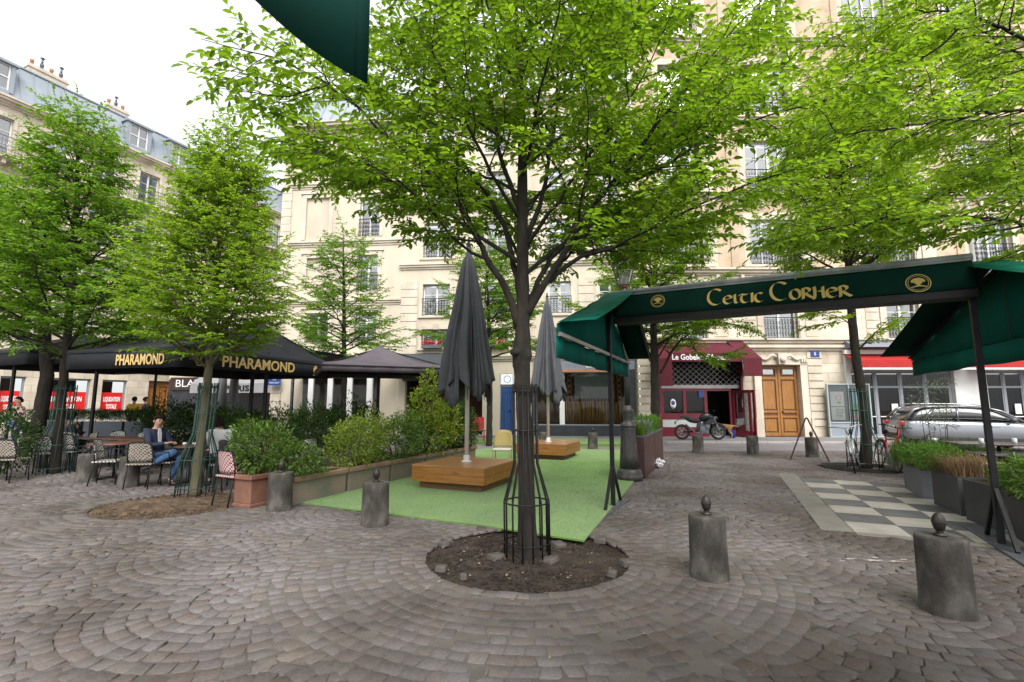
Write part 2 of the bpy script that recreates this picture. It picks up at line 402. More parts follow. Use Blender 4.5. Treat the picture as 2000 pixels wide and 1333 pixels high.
# --- checkered stone paving beside the grey planters, with its pale border strip
M("marble_pale", (.34, .315, .28), (.45, .42, .38), 3, .55, bump=.1); M("marble_dark", (.075, .08, .09), (.12, .125, .135), 3, .5, bump=.1)
M("border_stone", (.19, .175, .155), (.25, .235, .21), 3, .8, bump=.25, bscale=40)
M4u = Matrix.Translation(CK0) @ Matrix.Rotation(RZ_UV, 4, 'Z')
mb = MB(M4u)
for i in range(CKN):
    for j in range(CKM):
        g_ = .003; mb.box2((j * CKS + g_, i * CKS + g_, -.03), ((j + 1) * CKS - g_, (i + 1) * CKS - g_, .008 + random.uniform(-.001, .001)), (i + j) % 2)
mb.build("checkered_paving", [MATS["marble_pale"], MATS["marble_dark"]], kind="structure")
mb = MB(M4u); u_ = -.02
while u_ < CKN * CKS + .0:
    mb.box2((-.36, u_, -.03), (-.006, u_ + .895, .007)); u_ += .9
v_ = 0
while v_ < CKM * CKS:
    mb.box2((v_, -.16, -.03), (v_ + .6, -.004, .0065)); v_ += .605
mb.build("paving_border", MATS["border_stone"], kind="structure")

# --- artificial turf, one thick mat, and a second strip by the shop
m, t, b = new_mat("turf"); N, L = t.nodes, t.links
tcn = N.new("ShaderNodeTexCoord")
n1 = N.new("ShaderNodeTexNoise"); n1.inputs["Scale"].default_value = 90; n1.inputs["Detail"].default_value = 4; L.new(tcn.outputs["Object"], n1.inputs["Vector"])
r1 = N.new("ShaderNodeValToRGB"); r1.color_ramp.elements[0].position = .3; r1.color_ramp.elements[1].position = .7
r1.color_ramp.elements[0].color = (.07, .17, .012, 1); r1.color_ramp.elements[1].color = (.16, .33, .035, 1); L.new(n1.outputs[0], r1.inputs[0])
n2 = N.new("ShaderNodeTexNoise"); n2.inputs["Scale"].default_value = 1.2; n2.inputs["Detail"].default_value = 6; L.new(tcn.outputs["Object"], n2.inputs["Vector"])
r2 = N.new("ShaderNodeValToRGB"); r2.color_ramp.elements[0].color = (.8, .84, .78, 1); r2.color_ramp.elements[1].color = (1.2, 1.14, 1.15, 1)
r2.color_ramp.elements[0].position = .35; r2.color_ramp.elements[1].position = .65; L.new(n2.outputs[0], r2.inputs[0])
mx = N.new("ShaderNodeMix"); mx.data_type = 'RGBA'; mx.blend_type = 'MULTIPLY'; mx.inputs[0].default_value = 1; L.new(r1.outputs[0], mx.inputs[6]); L.new(r2.outputs[0], mx.inputs[7])
L.new(mx.outputs[2], b.inputs["Base Color"]); b.inputs["Roughness"].default_value = .8; b.inputs["Sheen Weight"].default_value = .3
bp = N.new("ShaderNodeBump"); bp.inputs["Strength"].default_value = .8; bp.inputs["Distance"].default_value = .02; L.new(n1.outputs[0], bp.inputs["Height"]); L.new(bp.outputs[0], b.inputs["Normal"])
TURFM = m
def turf_mat_obj(poly, z=.024, name="artificial_turf"):
    xs = [p.x for p in poly]; ys = [p.y for p in poly]
    mb = MB(); mb.prism([(p.x, p.y) for p in poly][::-1], .004, z)
    mb.build(name, TURFM, kind="structure")
    A_ = (max(xs) - min(xs)) * (max(ys) - min(ys)); n = int(min(A_ * 3600, 150000))
    bx = rng.uniform(min(xs), max(xs), n); by = rng.uniform(min(ys), max(ys), n)
    k = inpoly(bx, by, poly) & (by < 13.5); bx, by = bx[k], by[k]; n = len(bx)
    q = rng.uniform(0, 6.28, n); h = rng.uniform(.006, .013, n); wd = rng.uniform(.0025, .0045, n); ln = rng.uniform(-.014, .014, (n, 2))
    v = np.zeros((n, 3, 3)); v[:, 0] = np.stack([bx - wd * np.cos(q), by - wd * np.sin(q), np.full(n, z - .003)], 1)
    v[:, 1] = np.stack([bx + wd * np.cos(q), by + wd * np.sin(q), np.full(n, z - .003)], 1); v[:, 2] = np.stack([bx + ln[:, 0], by + ln[:, 1], z + h], 1)
    if n: np_mesh("turf_blades", v.reshape(-1, 3), np.arange(n * 3).reshape(-1, 3), LEAF_TURF, kind="stuff", label="short bright green blades of the artificial turf")
LEAF_TURF = leafmat("turf_blade", (.105, .235, .018), (.165, .33, .034), (.2, .4, .08), .25, .6)
turf_mat_obj([Vector(p) for p in TURF])
turf_mat_obj([Vector((1.2, 18.2, 0)), Vector((4.9, 17.9, 0)), Vector((5.0, 20.9, 0)), Vector((-4, 21.3, 0)), Vector((-4, 19.2, 0)), Vector((.4, 18.9, 0))], z=.1)
# ================================================================ buildings
M("cream_render", (.62, .55, .445), (.49, .43, .345), .6, .9, bump=.15, bscale=30, c3=(.585, .515, .41), detail=9, stretch=(1, 1, .3))
M("pale_stone", (.68, .61, .51), (.50, .435, .35), 1.2, .88, bump=.25, bscale=14, stretch=(1, 1, .6))
M("old_stone", (.50, .44, .355), (.36, .31, .245), .7, .9, bump=.3, bscale=12, c3=(.46, .40, .32))
M("zinc", (.27, .31, .35), (.35, .39, .43), .6, .45, metal=.25, bump=.05)
M("white_paint", (.78, .78, .77), (.70, .70, .69), 2, .5)
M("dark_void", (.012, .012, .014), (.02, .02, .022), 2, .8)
M("curtain", (.62, .61, .58), (.48, .47, .45), 9, .9, stretch=(8, 1, .3))
M("iron_black", (.006, .006, .007), (.014, .014, .015), 6, .55, spec=.3)
M("iron_grey", (.10, .11, .13), (.14, .15, .17), 6, .5, metal=.3)
M("grey_paint", (.28, .30, .32), (.24, .26, .28), 3, .5)
M("terracotta_pot", (.36, .17, .10), (.44, .23, .14), 6, .85, bump=.2)
PANE = glassmat("window_glass", (.75, .82, .85), .62)
SHOPGLASS = glassmat("shop_glass", (.86, .88, .86), .96)
def brickmat(name, c1, c2, mortar, scale=1.0, bw=.22, bh=.065, ms=.01):
    m, t, b = new_mat(name); N, L = t.nodes, t.links
    tcn = N.new("ShaderNodeTexCoord"); sp = N.new("ShaderNodeSeparateXYZ"); cb = N.new("ShaderNodeCombineXYZ")
    L.new(tcn.outputs["Object"], sp.inputs[0])
    ad = N.new("ShaderNodeMath"); ad.operation = 'ADD'; L.new(sp.outputs[0], ad.inputs[0]); L.new(sp.outputs[1], ad.inputs[1])
    L.new(ad.outputs[0], cb.inputs[0]); L.new(sp.outputs[2], cb.inputs[1])
    bk = N.new("ShaderNodeTexBrick"); bk.inputs["Scale"].default_value = scale; bk.inputs["Brick Width"].default_value = bw; bk.inputs["Row Height"].default_value = bh
    bk.inputs["Mortar Size"].default_value = ms; bk.inputs["Mortar Smooth"].default_value = .2; bk.inputs["Bias"].default_value = .0
    bk.inputs["Color1"].default_value = (*c1, 1); bk.inputs["Color2"].default_value = (*c2, 1); bk.inputs["Mortar"].default_value = (*mortar, 1)
    L.new(cb.outputs[0], bk.inputs[0])
    n = N.new("ShaderNodeTexNoise"); n.inputs["Scale"].default_value = 1.1; n.inputs["Detail"].default_value = 7; L.new(tcn.outputs["Object"], n.inputs["Vector"])
    r = N.new("ShaderNodeValToRGB"); r.color_ramp.elements[0].position = .35; r.color_ramp.elements[1].position = .65
    r.color_ramp.elements[0].color = (.82, .8, .77, 1); r.color_ramp.elements[1].color = (1.1, 1.1, 1.1, 1); L.new(n.outputs[0], r.inputs[0])
    mx = N.new("ShaderNodeMix"); mx.data_type = 'RGBA'; mx.blend_type = 'MULTIPLY'; mx.inputs[0].default_value = 1
    L.new(bk.outputs[0], mx.inputs[6]); L.new(r.outputs[0], mx.inputs[7]); L.new(mx.outputs[2], b.inputs["Base Color"]); b.inputs["Roughness"].default_value = .9
    bp = N.new("ShaderNodeBump"); bp.inputs["Strength"].default_value = .5; bp.inputs["Distance"].default_value = .01; bp.invert = True
    L.new(bk.outputs["Fac"], bp.inputs["Height"]); L.new(bp.outputs[0], b.inputs["Normal"])
    return m
brickmat("yellow_brick", (.60, .46, .32), (.50, .37, .25), (.50, .43, .34))
brickmat("ashlar", (.67, .60, .49), (.58, .51, .41), (.40, .35, .28), 1, 1.15, .42, .012)

class Fac:
    """facade frame: local x along the wall (to the right), local y into the building, z up"""
    def __init__(s, name, label, cat, x, y, rz, group=None):
        s.t = thing(name, label, cat, (x, y, 0), rz, group); s.o = Vector((x, y, 0)); s.rz = rz
        s.A = Vector((math.cos(rz), math.sin(rz), 0)); s.I = Vector((-math.sin(rz), math.cos(rz), 0))
    def px(s, px, py, d=0.0):
        """pixel -> (a, z) on the plane d metres in front of the wall"""
        r_ = ray(px, py); o = s.o - s.I * d
        k = (o - C0).dot(s.I) / r_.dot(s.I); p = C0 + r_ * k
        return (p - s.o).dot(s.A), p.z
    def wall(s, mb, a0, a1, z0, z1, holes, mi=0, dep=.28, y=0.0, rmi=None):
        rmi = mi if rmi is None else rmi
        A_ = sorted({a0, a1} | {h[0] for h in holes} | {h[1] for h in holes}); Z_ = sorted({z0, z1} | {h[2] for h in holes} | {h[3] for h in holes})
        A_ = [a for a in A_ if a0 <= a <= a1]; Z_ = [z for z in Z_ if z0 <= z <= z1]
        for i in range(len(A_) - 1):
            run = None
            for j in range(len(Z_) - 1):
                ca, cz = (A_[i] + A_[i + 1]) / 2, (Z_[j] + Z_[j + 1]) / 2
                hole = any(h[0] < ca < h[1] and h[2] < cz < h[3] for h in holes)
                if not hole: run = (Z_[j] if run is None else run)
                if run is not None and (hole or j == len(Z_) - 2):
                    ze = Z_[j] if hole else Z_[j + 1]
                    mb.quad((A_[i], y, run), (A_[i + 1], y, run), (A_[i + 1], y, ze), (A_[i], y, ze), mi); run = None
        for (h0, h1, g0, g1) in holes:
            mb.quad((h0, y, g0), (h0, y + dep, g0), (h0, y + dep, g1), (h0, y, g1), rmi); mb.quad((h1, y, g0), (h1, y, g1), (h1, y + dep, g1), (h1, y + dep, g0), rmi)
            mb.quad((h0, y, g0), (h1, y, g0), (h1, y + dep, g0), (h0, y + dep, g0), rmi); mb.quad((h0, y, g1), (h0, y + dep, g1), (h1, y + dep, g1), (h1, y, g1), rmi)
def railing_mb(a0, a1, z0, z1, y, mi=0, fancy=True):
    mb = MB(); t = .011
    mb.box2((a0, y - .02, z1 - .03), (a1, y + .02, z1), mi); mb.box2((a0, y - .012, z0), (a1, y + .012, z0 + .025), mi)
    n = max(3, int((a1 - a0) / .13)); h = z1 - z0
    for i in range(n + 1):
        x = a0 + (a1 - a0) * i / n
        mb.box2((x - t / 2, y - t / 2, z0), (x + t / 2, y + t / 2, z1 - .03), mi)
    if fancy:
        for i in range(n):
            x = a0 + (a1 - a0) * (i + .5) / n; rr = (a1 - a0) / n * .42
            for zz in (z0 + h * .25, z0 + h * .5, z0 + h * .75): mb.ring((x, y, zz), rr, .008, 8, mi, 'y', 3)
    return mb
WN = [0]
def window(F, a0, a1, z0, z1, y=0.0, dep=.2, rail=None, bars=1, label=None, curt=None, railmat="iron_black", frame="white_paint", railout=.06):
    """part window: white casement frame, drawn curtains and the dark room; sub-parts pane, railing"""
    WN[0] += 1; rnd = random.Random(WN[0])
    yf = y + dep; mb = MB(); w_, h_ = a1 - a0, z1 - z0; f = .06
    mb.box2((a0, yf - .03, z0), (a0 + f, yf + .03, z1)); mb.box2((a1 - f, yf - .03, z0), (a1, yf + .03, z1))
    mb.box2((a0 + f, yf - .03, z1 - f), (a1 - f, yf + .03, z1)); mb.box2((a0 + f, yf - .03, z0), (a1 - f, yf + .03, z0 + f * 1.3))
    c = (a0 + a1) / 2
    mb.box2((c - .05, yf - .04, z0 + f * 1.3), (c + .05, yf + .03, z1 - f))
    if w_ > 1.9:
        for q in (a0 + w_ * .27, a1 - w_ * .27): mb.box2((q - .04, yf - .035, z0 + f * 1.3), (q + .04, yf + .025, z1 - f))
    for k in range(1, bars + 1):
        zz = z0 + h_ * k / (bars + 1) if bars > 1 else z0 + h_ * .68
        mb.box2((a0 + f, yf - .02, zz - .015), (c - .05, yf + .02, zz + .015)); mb.box2((c + .05, yf - .02, zz - .015), (a1 - f, yf + .02, zz + .015))
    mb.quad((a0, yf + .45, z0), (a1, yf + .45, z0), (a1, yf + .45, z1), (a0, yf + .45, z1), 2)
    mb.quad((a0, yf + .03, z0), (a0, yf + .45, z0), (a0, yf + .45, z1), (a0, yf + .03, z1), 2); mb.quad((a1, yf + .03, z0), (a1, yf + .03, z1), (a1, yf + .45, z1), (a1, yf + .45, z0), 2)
    ct = rnd.random() if curt is None else curt
    if ct > .25:
        cw = w_ * (.5 if ct > .6 else .24)
        for (x0, x1) in ((a0, a0 + cw), (a1 - cw, a1)):
            n = max(4, int((x1 - x0) / .05)); vs = []
            for i in range(n + 1):
                x = x0 + (x1 - x0) * i / n; yy = yf + .1 + .02 * math.sin(i * 1.9 + ct * 9)
                vs += [(x, yy, z0), (x, yy, z1)]
            mb.add(vs, [(2 * i, 2 * i + 2, 2 * i + 3, 2 * i + 1) for i in range(n)], 1, True)
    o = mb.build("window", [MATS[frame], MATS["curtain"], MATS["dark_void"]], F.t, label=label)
    g = MB(); g.quad((a0 + f, yf + .005, z0 + f), (a1 - f, yf + .005, z0 + f), (a1 - f, yf + .005, z1 - f), (a0 + f, yf + .005, z1 - f)); g.build("pane", PANE, o)
    if rail: railing_mb(a0 - .02, a1 + .02, z0 + .03, z0 + rail, y - railout).build("railing", MATS[railmat], o)
    return o
def surround(mb, a0, a1, z0, z1, y, w_=.16, p=.04, mi=0, key=False, sill=True):
    mb.box2((a0 - w_, y - p, z0), (a0, y + .02, z1), mi); mb.box2((a1, y - p, z0), (a1 + w_, y + .02, z1), mi)
    mb.box2((a0 - w_, y - p - .003, z1), (a1 + w_, y + .02, z1 + w_), mi)
    if key: mb.box2(((a0 + a1) / 2 - .12, y - p - .05, z1 - .02), ((a0 + a1) / 2 + .12, y - p - .001, z1 + w_ + .1), mi)
    if sill: mb.box2((a0 - w_ - .04, y - p - .05, z0 - .1), (a1 + w_ + .04, y + .02, z0 - .002), mi)
def cornice(mb, a0, a1, z, y, steps=((.1, .06), (.18, .08), (.28, .1)), mi=0):
    zz = z
    for (p, h) in steps: mb.box2((a0 - p * .3, y - p, zz), (a1 + p * .3, y + .02, zz + h), mi); zz += h
    return zz
def mansard(mb, a0, a1, y0, z0, h, slope, depth, mi=0, seam=.62, topz=.9):
    """zinc roof: steep lower slope with standing seams, then a flat upper slope"""
    mb.quad((a0, y0, z0), (a1, y0, z0), (a1, y0 + slope, z0 + h), (a0, y0 + slope, z0 + h), mi)
    mb.quad((a0, y0 + slope, z0 + h), (a1, y0 + slope, z0 + h), (a1, depth, z0 + h + topz), (a0, depth, z0 + h + topz), mi)
    mb.add([(a0, y0, z0), (a0, y0 + slope, z0 + h), (a0, depth, z0 + h + topz), (a0, depth, z0)], [(0, 1, 2, 3)], mi)
    mb.add([(a1, y0, z0), (a1, y0 + slope, z0 + h), (a1, depth, z0 + h + topz), (a1, depth, z0)], [(3, 2, 1, 0)], mi)
    a = a0 + .1
    while a < a1: mb.bar((a, y0 - .015, z0), (a, y0 + slope - .015, z0 + h), .03, .04, mi); a += seam
    mb.box2((a0, y0 + slope - .08, z0 + h - .03), (a1, y0 + slope + .06, z0 + h + .05), mi)
def chimney(F, a, y, z, w_, d_, h, pots=4):
    mb = MB(); mb.box2((a - w_ / 2, y - d_ / 2, z), (a + w_ / 2, y + d_ / 2, z + h)); mb.box2((a - w_ / 2 - .06, y - d_ / 2 - .06, z + h - .22), (a + w_ / 2 + .06, y + d_ / 2 + .06, z + h - .1))
    c = mb.build("chimney", MATS["pale_stone"], F.t)
    for i in range(pots):
        q = MB(); x = a - w_ / 2 + w_ * (i + .5) / pots; q.lathe([(.09, 0), (.085, .3), (.1, .32), (.1, .42), (.0, .42)], (x, y, z + h), 10)
        if i % 2: q.cyl((x, y, z + h + .42), (x, y, z + h + .75), .05); q.lathe([(.12, 0), (.02, .08), (0, .08)], (x, y, z + h + .78), 8)
        q.build("chimney_pot", MATS["terracotta_pot" if i % 2 == 0 else "iron_grey"], c)

# ---------------------------------------------------------------- A: long stone block with zinc mansard on the left
FA = Fac("apartment_building", "long stone apartment block with zinc mansard roof, above the red sale posters", "building", -26.6, 24.0, math.pi / 2 - UA)
za0, za1 = -14.0, 26.0
EAVE = 17.1
mbw = MB(); holes = []; wins = []
lev = [(4.5, 6.9), (7.7, 10.0), (10.9, 13.1), (14.45, 16.5)]
aa = -12.6; col = 0
cols = []
while aa < 25: cols.append(aa); aa += 2.45
for a in cols:
    for li, (z0, z1) in enumerate(lev): holes.append((a - .6, a + .6, z0, z1))
shop_h = []
for (x0, x1) in ((-3, 48), (92, 176), (198, 247)):
    a_, _ = FA.px(x0, 770); b_, _ = FA.px(x1, 770); shop_h.append((a_, b_, .55, 2.95))
dA, _ = FA.px(288, 780); dB, _ = FA.px(333, 780); door_h = (dA, dB, .0, 3.0)
FA.wall(mbw, za0, za1, 0, EAVE, holes + shop_h + [door_h], 0, .3)
for (a0, a1, z0, z1) in holes: surround(mbw, a0, a1, z0, z1, 0, .15, .045, 1, key=(z0 > 10), sill=z0 < 14)
cornice(mbw, za0, za1, EAVE, 0, ((.08, .1), (.2, .12), (.38, .12), (.46, .1)), 1)
cornice(mbw, za0, za1, 3.7, 0, ((.08, .1), (.16, .1)), 1)
mbw.box2((za0, -.7, 14.12), (za1, .02, 14.3), 1)
mbw.box2((za0, -.1, 10.3), (za1, .02, 10.45), 1); mbw.box2((za0, -.1, 7.1), (za1, .02, 7.22), 1)
a = za0
while a < za1: mbw.box2((a, -.55, 13.85), (a + .16, -.001, 14.118), 1); a += .6
for z in np.arange(3.95, 13.8, .44): mbw.box2((za0, -.012, z), (za1, -.0, z + .03), 2)   # shallow string courses of the rustication
mbw.quad((za0, 0, 0), (za0, 12, 0), (za0, 12, EAVE), (za0, 0, EAVE)); mbw.quad((za1, 0, 0), (za1, 0, EAVE), (za1, 12, EAVE), (za1, 12, 0))
mbw.build("wall", [MATS["ashlar"], MATS["pale_stone"], MATS["old_stone"]], FA.t)
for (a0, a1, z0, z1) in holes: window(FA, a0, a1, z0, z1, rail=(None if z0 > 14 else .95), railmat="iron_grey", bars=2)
railing_mb(za0, za1, 14.32, 15.25, -.66).build("balcony_railing", MATS["iron_grey"], FA.t)
mr = MB(); mansard(mr, za0, za1, -.1, EAVE + .44, 2.35, .8, 9.5, topz=.35)
mr.box2((za0, -.3, EAVE + .44), (za1, -.12, EAVE + .56))
roofA = mr.build("roof", MATS["zinc"], FA.t)
dorm = [FA.px(268, 300)[0], FA.px(348, 330)[0], FA.px(-30, 300)[0]] + [FA.px(348, 330)[0] + 5 + 4.4 * i for i in range(3)]
for a in dorm:
    d = MB(); z = EAVE + .75
    d.box2((a - .72, -.05, z), (a - .55, 1.1, z + 1.55)); d.box2((a + .55, -.05, z), (a + .72, 1.1, z + 1.55)); d.box2((a - .82, -.15, z + 1.55), (a + .82, 1.3, z + 1.68)); d.box2((a - .55, -.06, z - .1), (a + .55, .3, z + .1))
    d.quad((a - .55, .6, z), (a + .55, .6, z), (a + .55, .6, z + 1.55), (a - .55, .6, z + 1.55), 1)
    do = d.build("dormer", [MATS["zinc"], MATS["dark_void"]], FA.t)
    e = MB()
    for x0, x1 in ((a - .54, a - .47), (a - .035, a + .035), (a + .47, a + .54)): e.box2((x0, .02, z + .1), (x1, .08, z + 1.54))
    for zz in (z + .1, z + .8, z + 1.47): e.box2((a - .47, .03, zz), (a + .47, .07, zz + .06))
    e.quad((a - .5, .075, z + .1), (a + .5, .075, z + .1), (a + .5, .075, z + 1.54), (a - .5, .075, z + 1.54), 1)
    e.build("dormer_window", [MATS["white_paint"], PANE], do)
chimney(FA, FA.px(92, 180)[0] + .5, 1.7, EAVE + 2.2, 1.8, .7, 1.5, 4); chimney(FA, FA.px(225, 220)[0] + .8, 1.7, EAVE + 2.2, 1.2, .7, 1.4, 3)
# shop windows with red clearance posters and the wooden double door
M("poster_red", (.72, .015, .015), (.66, .01, .012), 3, .5); M("white_print", (.8, .8, .8), (.74, .74, .74), 4, .6)
M("oak_door", (.25, .105, .022), (.36, .165, .042), 3, .45, bump=.1, stretch=(6, 6, .7), spec=.5)
M("oak_dark", (.14, .055, .013), (.2, .085, .022), 3, .5, bump=.1, stretch=(6, 6, .7))
for k, (a0, a1, z0, z1) in enumerate(shop_h):
    mb = MB(); yf = .2
    for x in (a0, a1 - .08): mb.box2((x, yf - .05, z0), (x + .08, yf + .05, z1))
    mb.box2((a0 + .08, yf - .05, z1 - .1), (a1 - .08, yf + .05, z1)); mb.box2((a0 + .08, yf - .05, z0), (a1 - .08, yf + .05, z0 + .1))
    mb.box2((a0 + .08, yf + 1.2, z0), (a1 - .08, yf + 1.25, z1), 1)
    s_ = mb.build("shop_window", [MATS["grey_paint"], MATS["dark_void"]], FA.t)
    g_ = MB(); g_.quad((a0 + .08, yf + .02, z0 + .1), (a1 - .08, yf + .02, z0 + .1), (a1 - .08, yf + .02, z1 - .1), (a0 + .08, yf + .02, z1 - .1)); g_.build("pane", SHOPGLASS, s_)
    p0, p1 = a0 + .1, a1 - .12
    pz0, pz1 = z0 + .35, z1 - .75
    pt = MB(); pt.box2((p0, yf - .015, pz0), (p1, yf - .005, pz1)); pt = pt.build("poster", MATS["poster_red"], s_)
    for tx, zz, sz, wf in (("LIQUIDATION", pz1 - .42, .36, .8), ("TOTALE", pz1 - .86, .36, .5), ("AVANT TRAVAUX", pz1 - 1.22, .22, .8)):
        if zz < pz0: continue
        text_mesh("poster_text", tx, sz, MATS["white_print"], s_, frameM(((p0 + p1) / 2, yf - .02, zz), (1, 0, 0), (0, 0, 1)), offset=.02, width=(p1 - p0) * wf, extrude=.002)
def double_door(F, h, mats, y=.25, panels=((.06, .28), (.30, .40), (.43, .88)), top=None, name="door", label=None, arch=False):
    a0, a1, z0, z1 = h; mb = MB(); c = (a0 + a1) / 2
    mb.box2((a0, y + .05, z0), (a1, y + .12, z1), 1)
    for (x0, x1) in ((a0 + .03, c - .01), (c + .01, a1 - .03)):
        w_ = x1 - x0; mb.box2((x0, y, z0 + .02), (x0 + .1, y + .05, z1 - .03)); mb.box2((x1 - .1, y, z0 + .02), (x1, y + .05, z1 - .03))
        H_ = z1 - z0; last = z0 + .02
        for (p0, p1) in panels:
            q0, q1 = z0 + H_ * p0, z0 + H_ * p1
            mb.box2((x0 + .1, y, last), (x1 - .1, y + .05, q0)); last = q1
            mb.box2((x0 + .17, y + .02, q0 + .07), (x1 - .17, y + .0499, q1 - .07))
        mb.box2((x0 + .1, y, last), (x1 - .1, y + .05, z1 - .03))
    o = mb.build(name, [mats[0], mats[1]], F.t, bevel=.008, label=label)
    k = MB(); k.lathe([(.03, 0), (.045, .02), (.03, .05), (0, .05)], (0, 0, 0), 10); k.v = [(c + .12 + x_, y - z_ - .002, z0 + 1.1 + y_) for x_, y_, z_ in k.v]; k.build("handle", MATS["iron_black"], o)
    return o
double_door(FA, door_h, (MATS["oak_door"], MATS["oak_dark"]))

# ---------------------------------------------------------------- C1: smooth cream building with blind windows
ph = R(-5.5)
FC = Fac("apartment_building", "smooth cream rendered corner building with blind windows behind the small tree, beside the grey parasols", "building", 0, 22.9, ph)
c0, _ = FC.px(540, 600); c1, _ = FC.px(781, 600)
zL = [FC.px(640, y)[1] for y in (590, 475, 362, 262)]       # ledge heights
mbw = MB(); hs_ = []; blind = []
for r_, (yt, yb) in enumerate(((505, 560), (388, 468), (278, 345))):
    a0, z1 = FC.px(600, yt); a1, z0 = FC.px(641, yb); blind.append((a0, a1, z0, z1))
xw = FC.px(703, 430)[0], FC.px(741, 430)[0]
wz = [(FC.px(720, 668)[1], FC.px(720, 622)[1] + .3), (FC.px(720, 568)[1], FC.px(720, 498)[1]), (FC.px(720, 462)[1], FC.px(720, 386)[1]), (FC.px(720, 349)[1], FC.px(720, 290)[1])]
for (z0, z1) in wz: hs_.append((xw[0], xw[1], z0, z1))
xg = FC.px(598, 640)[0], FC.px(640, 640)[0]; hs_.append((xg[0], xg[1], wz[0][0], wz[0][1]))
FC.wall(mbw, c0, c1, 0, zL[3] + .1, hs_ + blind, 0, .2)
for h in blind: mbw.quad((h[0], .1, h[2]), (h[1], .1, h[2]), (h[1], .1, h[3]), (h[0], .1, h[3]), 0); 
for h in hs_ + blind: surround(mbw, *h, 0, .2, .035, 1, sill=False); mbw.box2((h[0] - .3, -.09, h[3] + .2), (h[1] + .3, .01, h[3] + .27), 1)
for z in zL[:3] + [3.45]: cornice(mbw, c0 + .5, c1, z - .2, 0, ((.04, .1), (.1, .1), (.16, .07)), 1)
cornice(mbw, c0 - .05, c1, zL[3], 0, ((.1, .12), (.22, .12), (.42, .14), (.5, .08)), 1)
z = 0; k = 0
while z < zL[3] - .4:                                                      # corner pilaster of dressed blocks
    mbw.box2((c0 - .01, -.06, z + .01), (c0 + (.52 if k % 2 else .5), .3, z + .40), 1); z += .41; k += 1
mbw.quad((c0, 0, 0), (c0, 14, 0), (c0, 14, zL[3]), (c0, 0, zL[3]), 0)
mbw.build("wall", [MATS["cream_render"], MATS["pale_stone"]], FC.t)
for i, h in enumerate(hs_): window(FC, *h, rail=.9, curt=(.1 if i in (2,) else None), railout=.05)
mr = MB(); mansard(mr, c0, c1, .25, zL[3] + .46, 2.6, 1.5, 12)
mr.build("roof", MATS["zinc"], FC.t)

# ---------------------------------------------------------------- C2: rusticated cream building behind the big tree
FE = Fac("apartment_building", "cream stone building with rusticated piers, blue street door and cafe fronts, behind the big tree", "building", 0, 22.9, ph)
e0 = c1 + .003; e1, _ = FE.px(1243, 600)
mbw = MB(); hs_ = []
rows = [(FE.px(1090, 678)[1], FE.px(1090, 640)[1]), (FE.px(1090, 613)[1], FE.px(1090, 562)[1] + .3), (FE.px(1090, 497)[1], FE.px(1090, 428)[1]), (FE.px(1090, 397)[1], FE.px(1090, 330)[1]), (FE.px(1090, 292)[1], FE.px(1090, 228)[1])]
colsx = [(828, 880), (948, 992), (1070, 1114), (1168, 1212)]
for (xa, xb) in colsx:
    a0, a1 = FE.px(xa, 500)[0], FE.px(xb, 500)[0]
    for (z0, z1) in rows: hs_.append((a0, a1, z0, z1))
TOPE = FE.px(1090, 205)[1]
# ground floor openings
tr0, tr1 = FE.px(790, 800)[0], FE.px(942, 800)[0]; bd0, bd1 = FE.px(976, 800)[0], FE.px(1003, 800)[0]; sh0, sh1 = FE.px(1043, 800)[0], FE.px(1243, 800)[0]
gf = [(tr0, tr1, .1, 3.15), (bd0, bd1, .1, 2.95), (sh0, sh1 - .35, .1, 3.1)]
FE.wall(mbw, e0, e1, 0, TOPE, hs_ + gf, 0, .26)
for h in hs_: surround(mbw, *h, 0, .17, .04, 1, key=True)
for z in (3.55, FE.px(1090, 520)[1], FE.px(1090, 408)[1]): cornice(mbw, e0, e1, z, 0, ((.06, .1), (.14, .1), (.2, .08)), 1)
cornice(mbw, e0, e1, TOPE, 0, ((.1, .12), (.25, .14), (.45, .16)), 1)
zq = 3.9
while zq < FE.px(1090, 528)[1] - .4:                                         # rusticated piers
    for xa, xb in ((783, 815), (1010, 1045), (1130, 1160)):
        a0, a1 = FE.px(xa, 600)[0], FE.px(xb, 600)[0]; mbw.box2((a0, -.05, zq + .015), (a1, .01, zq + .385), 1)
    zq += .4
mbw.quad((e1, 0, 0), (e1, 0, TOPE), (e1, 12, TOPE), (e1, 12, 0), 0)
mbw.build("wall", [MATS["cream_render"], MATS["pale_stone"]], FE.t)
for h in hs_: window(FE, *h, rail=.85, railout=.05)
mr = MB(); mansard(mr, e0, e1, .25, TOPE + .43, 1.6, 1.4, 12); mr.build("roof", MATS["zinc"], FE.t)
chimney(FE, FE.px(1083, 100)[0], 2.6, TOPE + 1.0, 1.0, 2.4, 2.9, 3); chimney(FE, FE.px(850, 100)[0], 3, TOPE + 1.2, 1.5, 1.2, 2.0, 4)
M("red_flower", (.65, .02, .03), (.5, .01, .02), 20, .7)
# red geranium boxes on two sills
for (xa, xb) in ((828, 866), (952, 990)):
    a0, a1 = FE.px(xa, 650)[0], FE.px(xb, 650)[0]; z0 = rows[0][0]
    fb = MB(); fb.box2((a0, -.3, z0 - .02), (a1, -.12, z0 + .14)); fo = fb.build("flower_box", MATS["iron_grey"], FE.t)
    fl = MB()
    for _ in range(90):
        c_ = Vector((random.uniform(a0, a1), random.uniform(-.34, -.1), z0 + .14 + random.uniform(0, .22))); s_ = random.uniform(.02, .04)
        fl.lathe([(0, -s_), (s_, 0), (0, s_)], c_, 5, smooth=False)
    fl.build("flowers", MATS["red_flower"], fo)
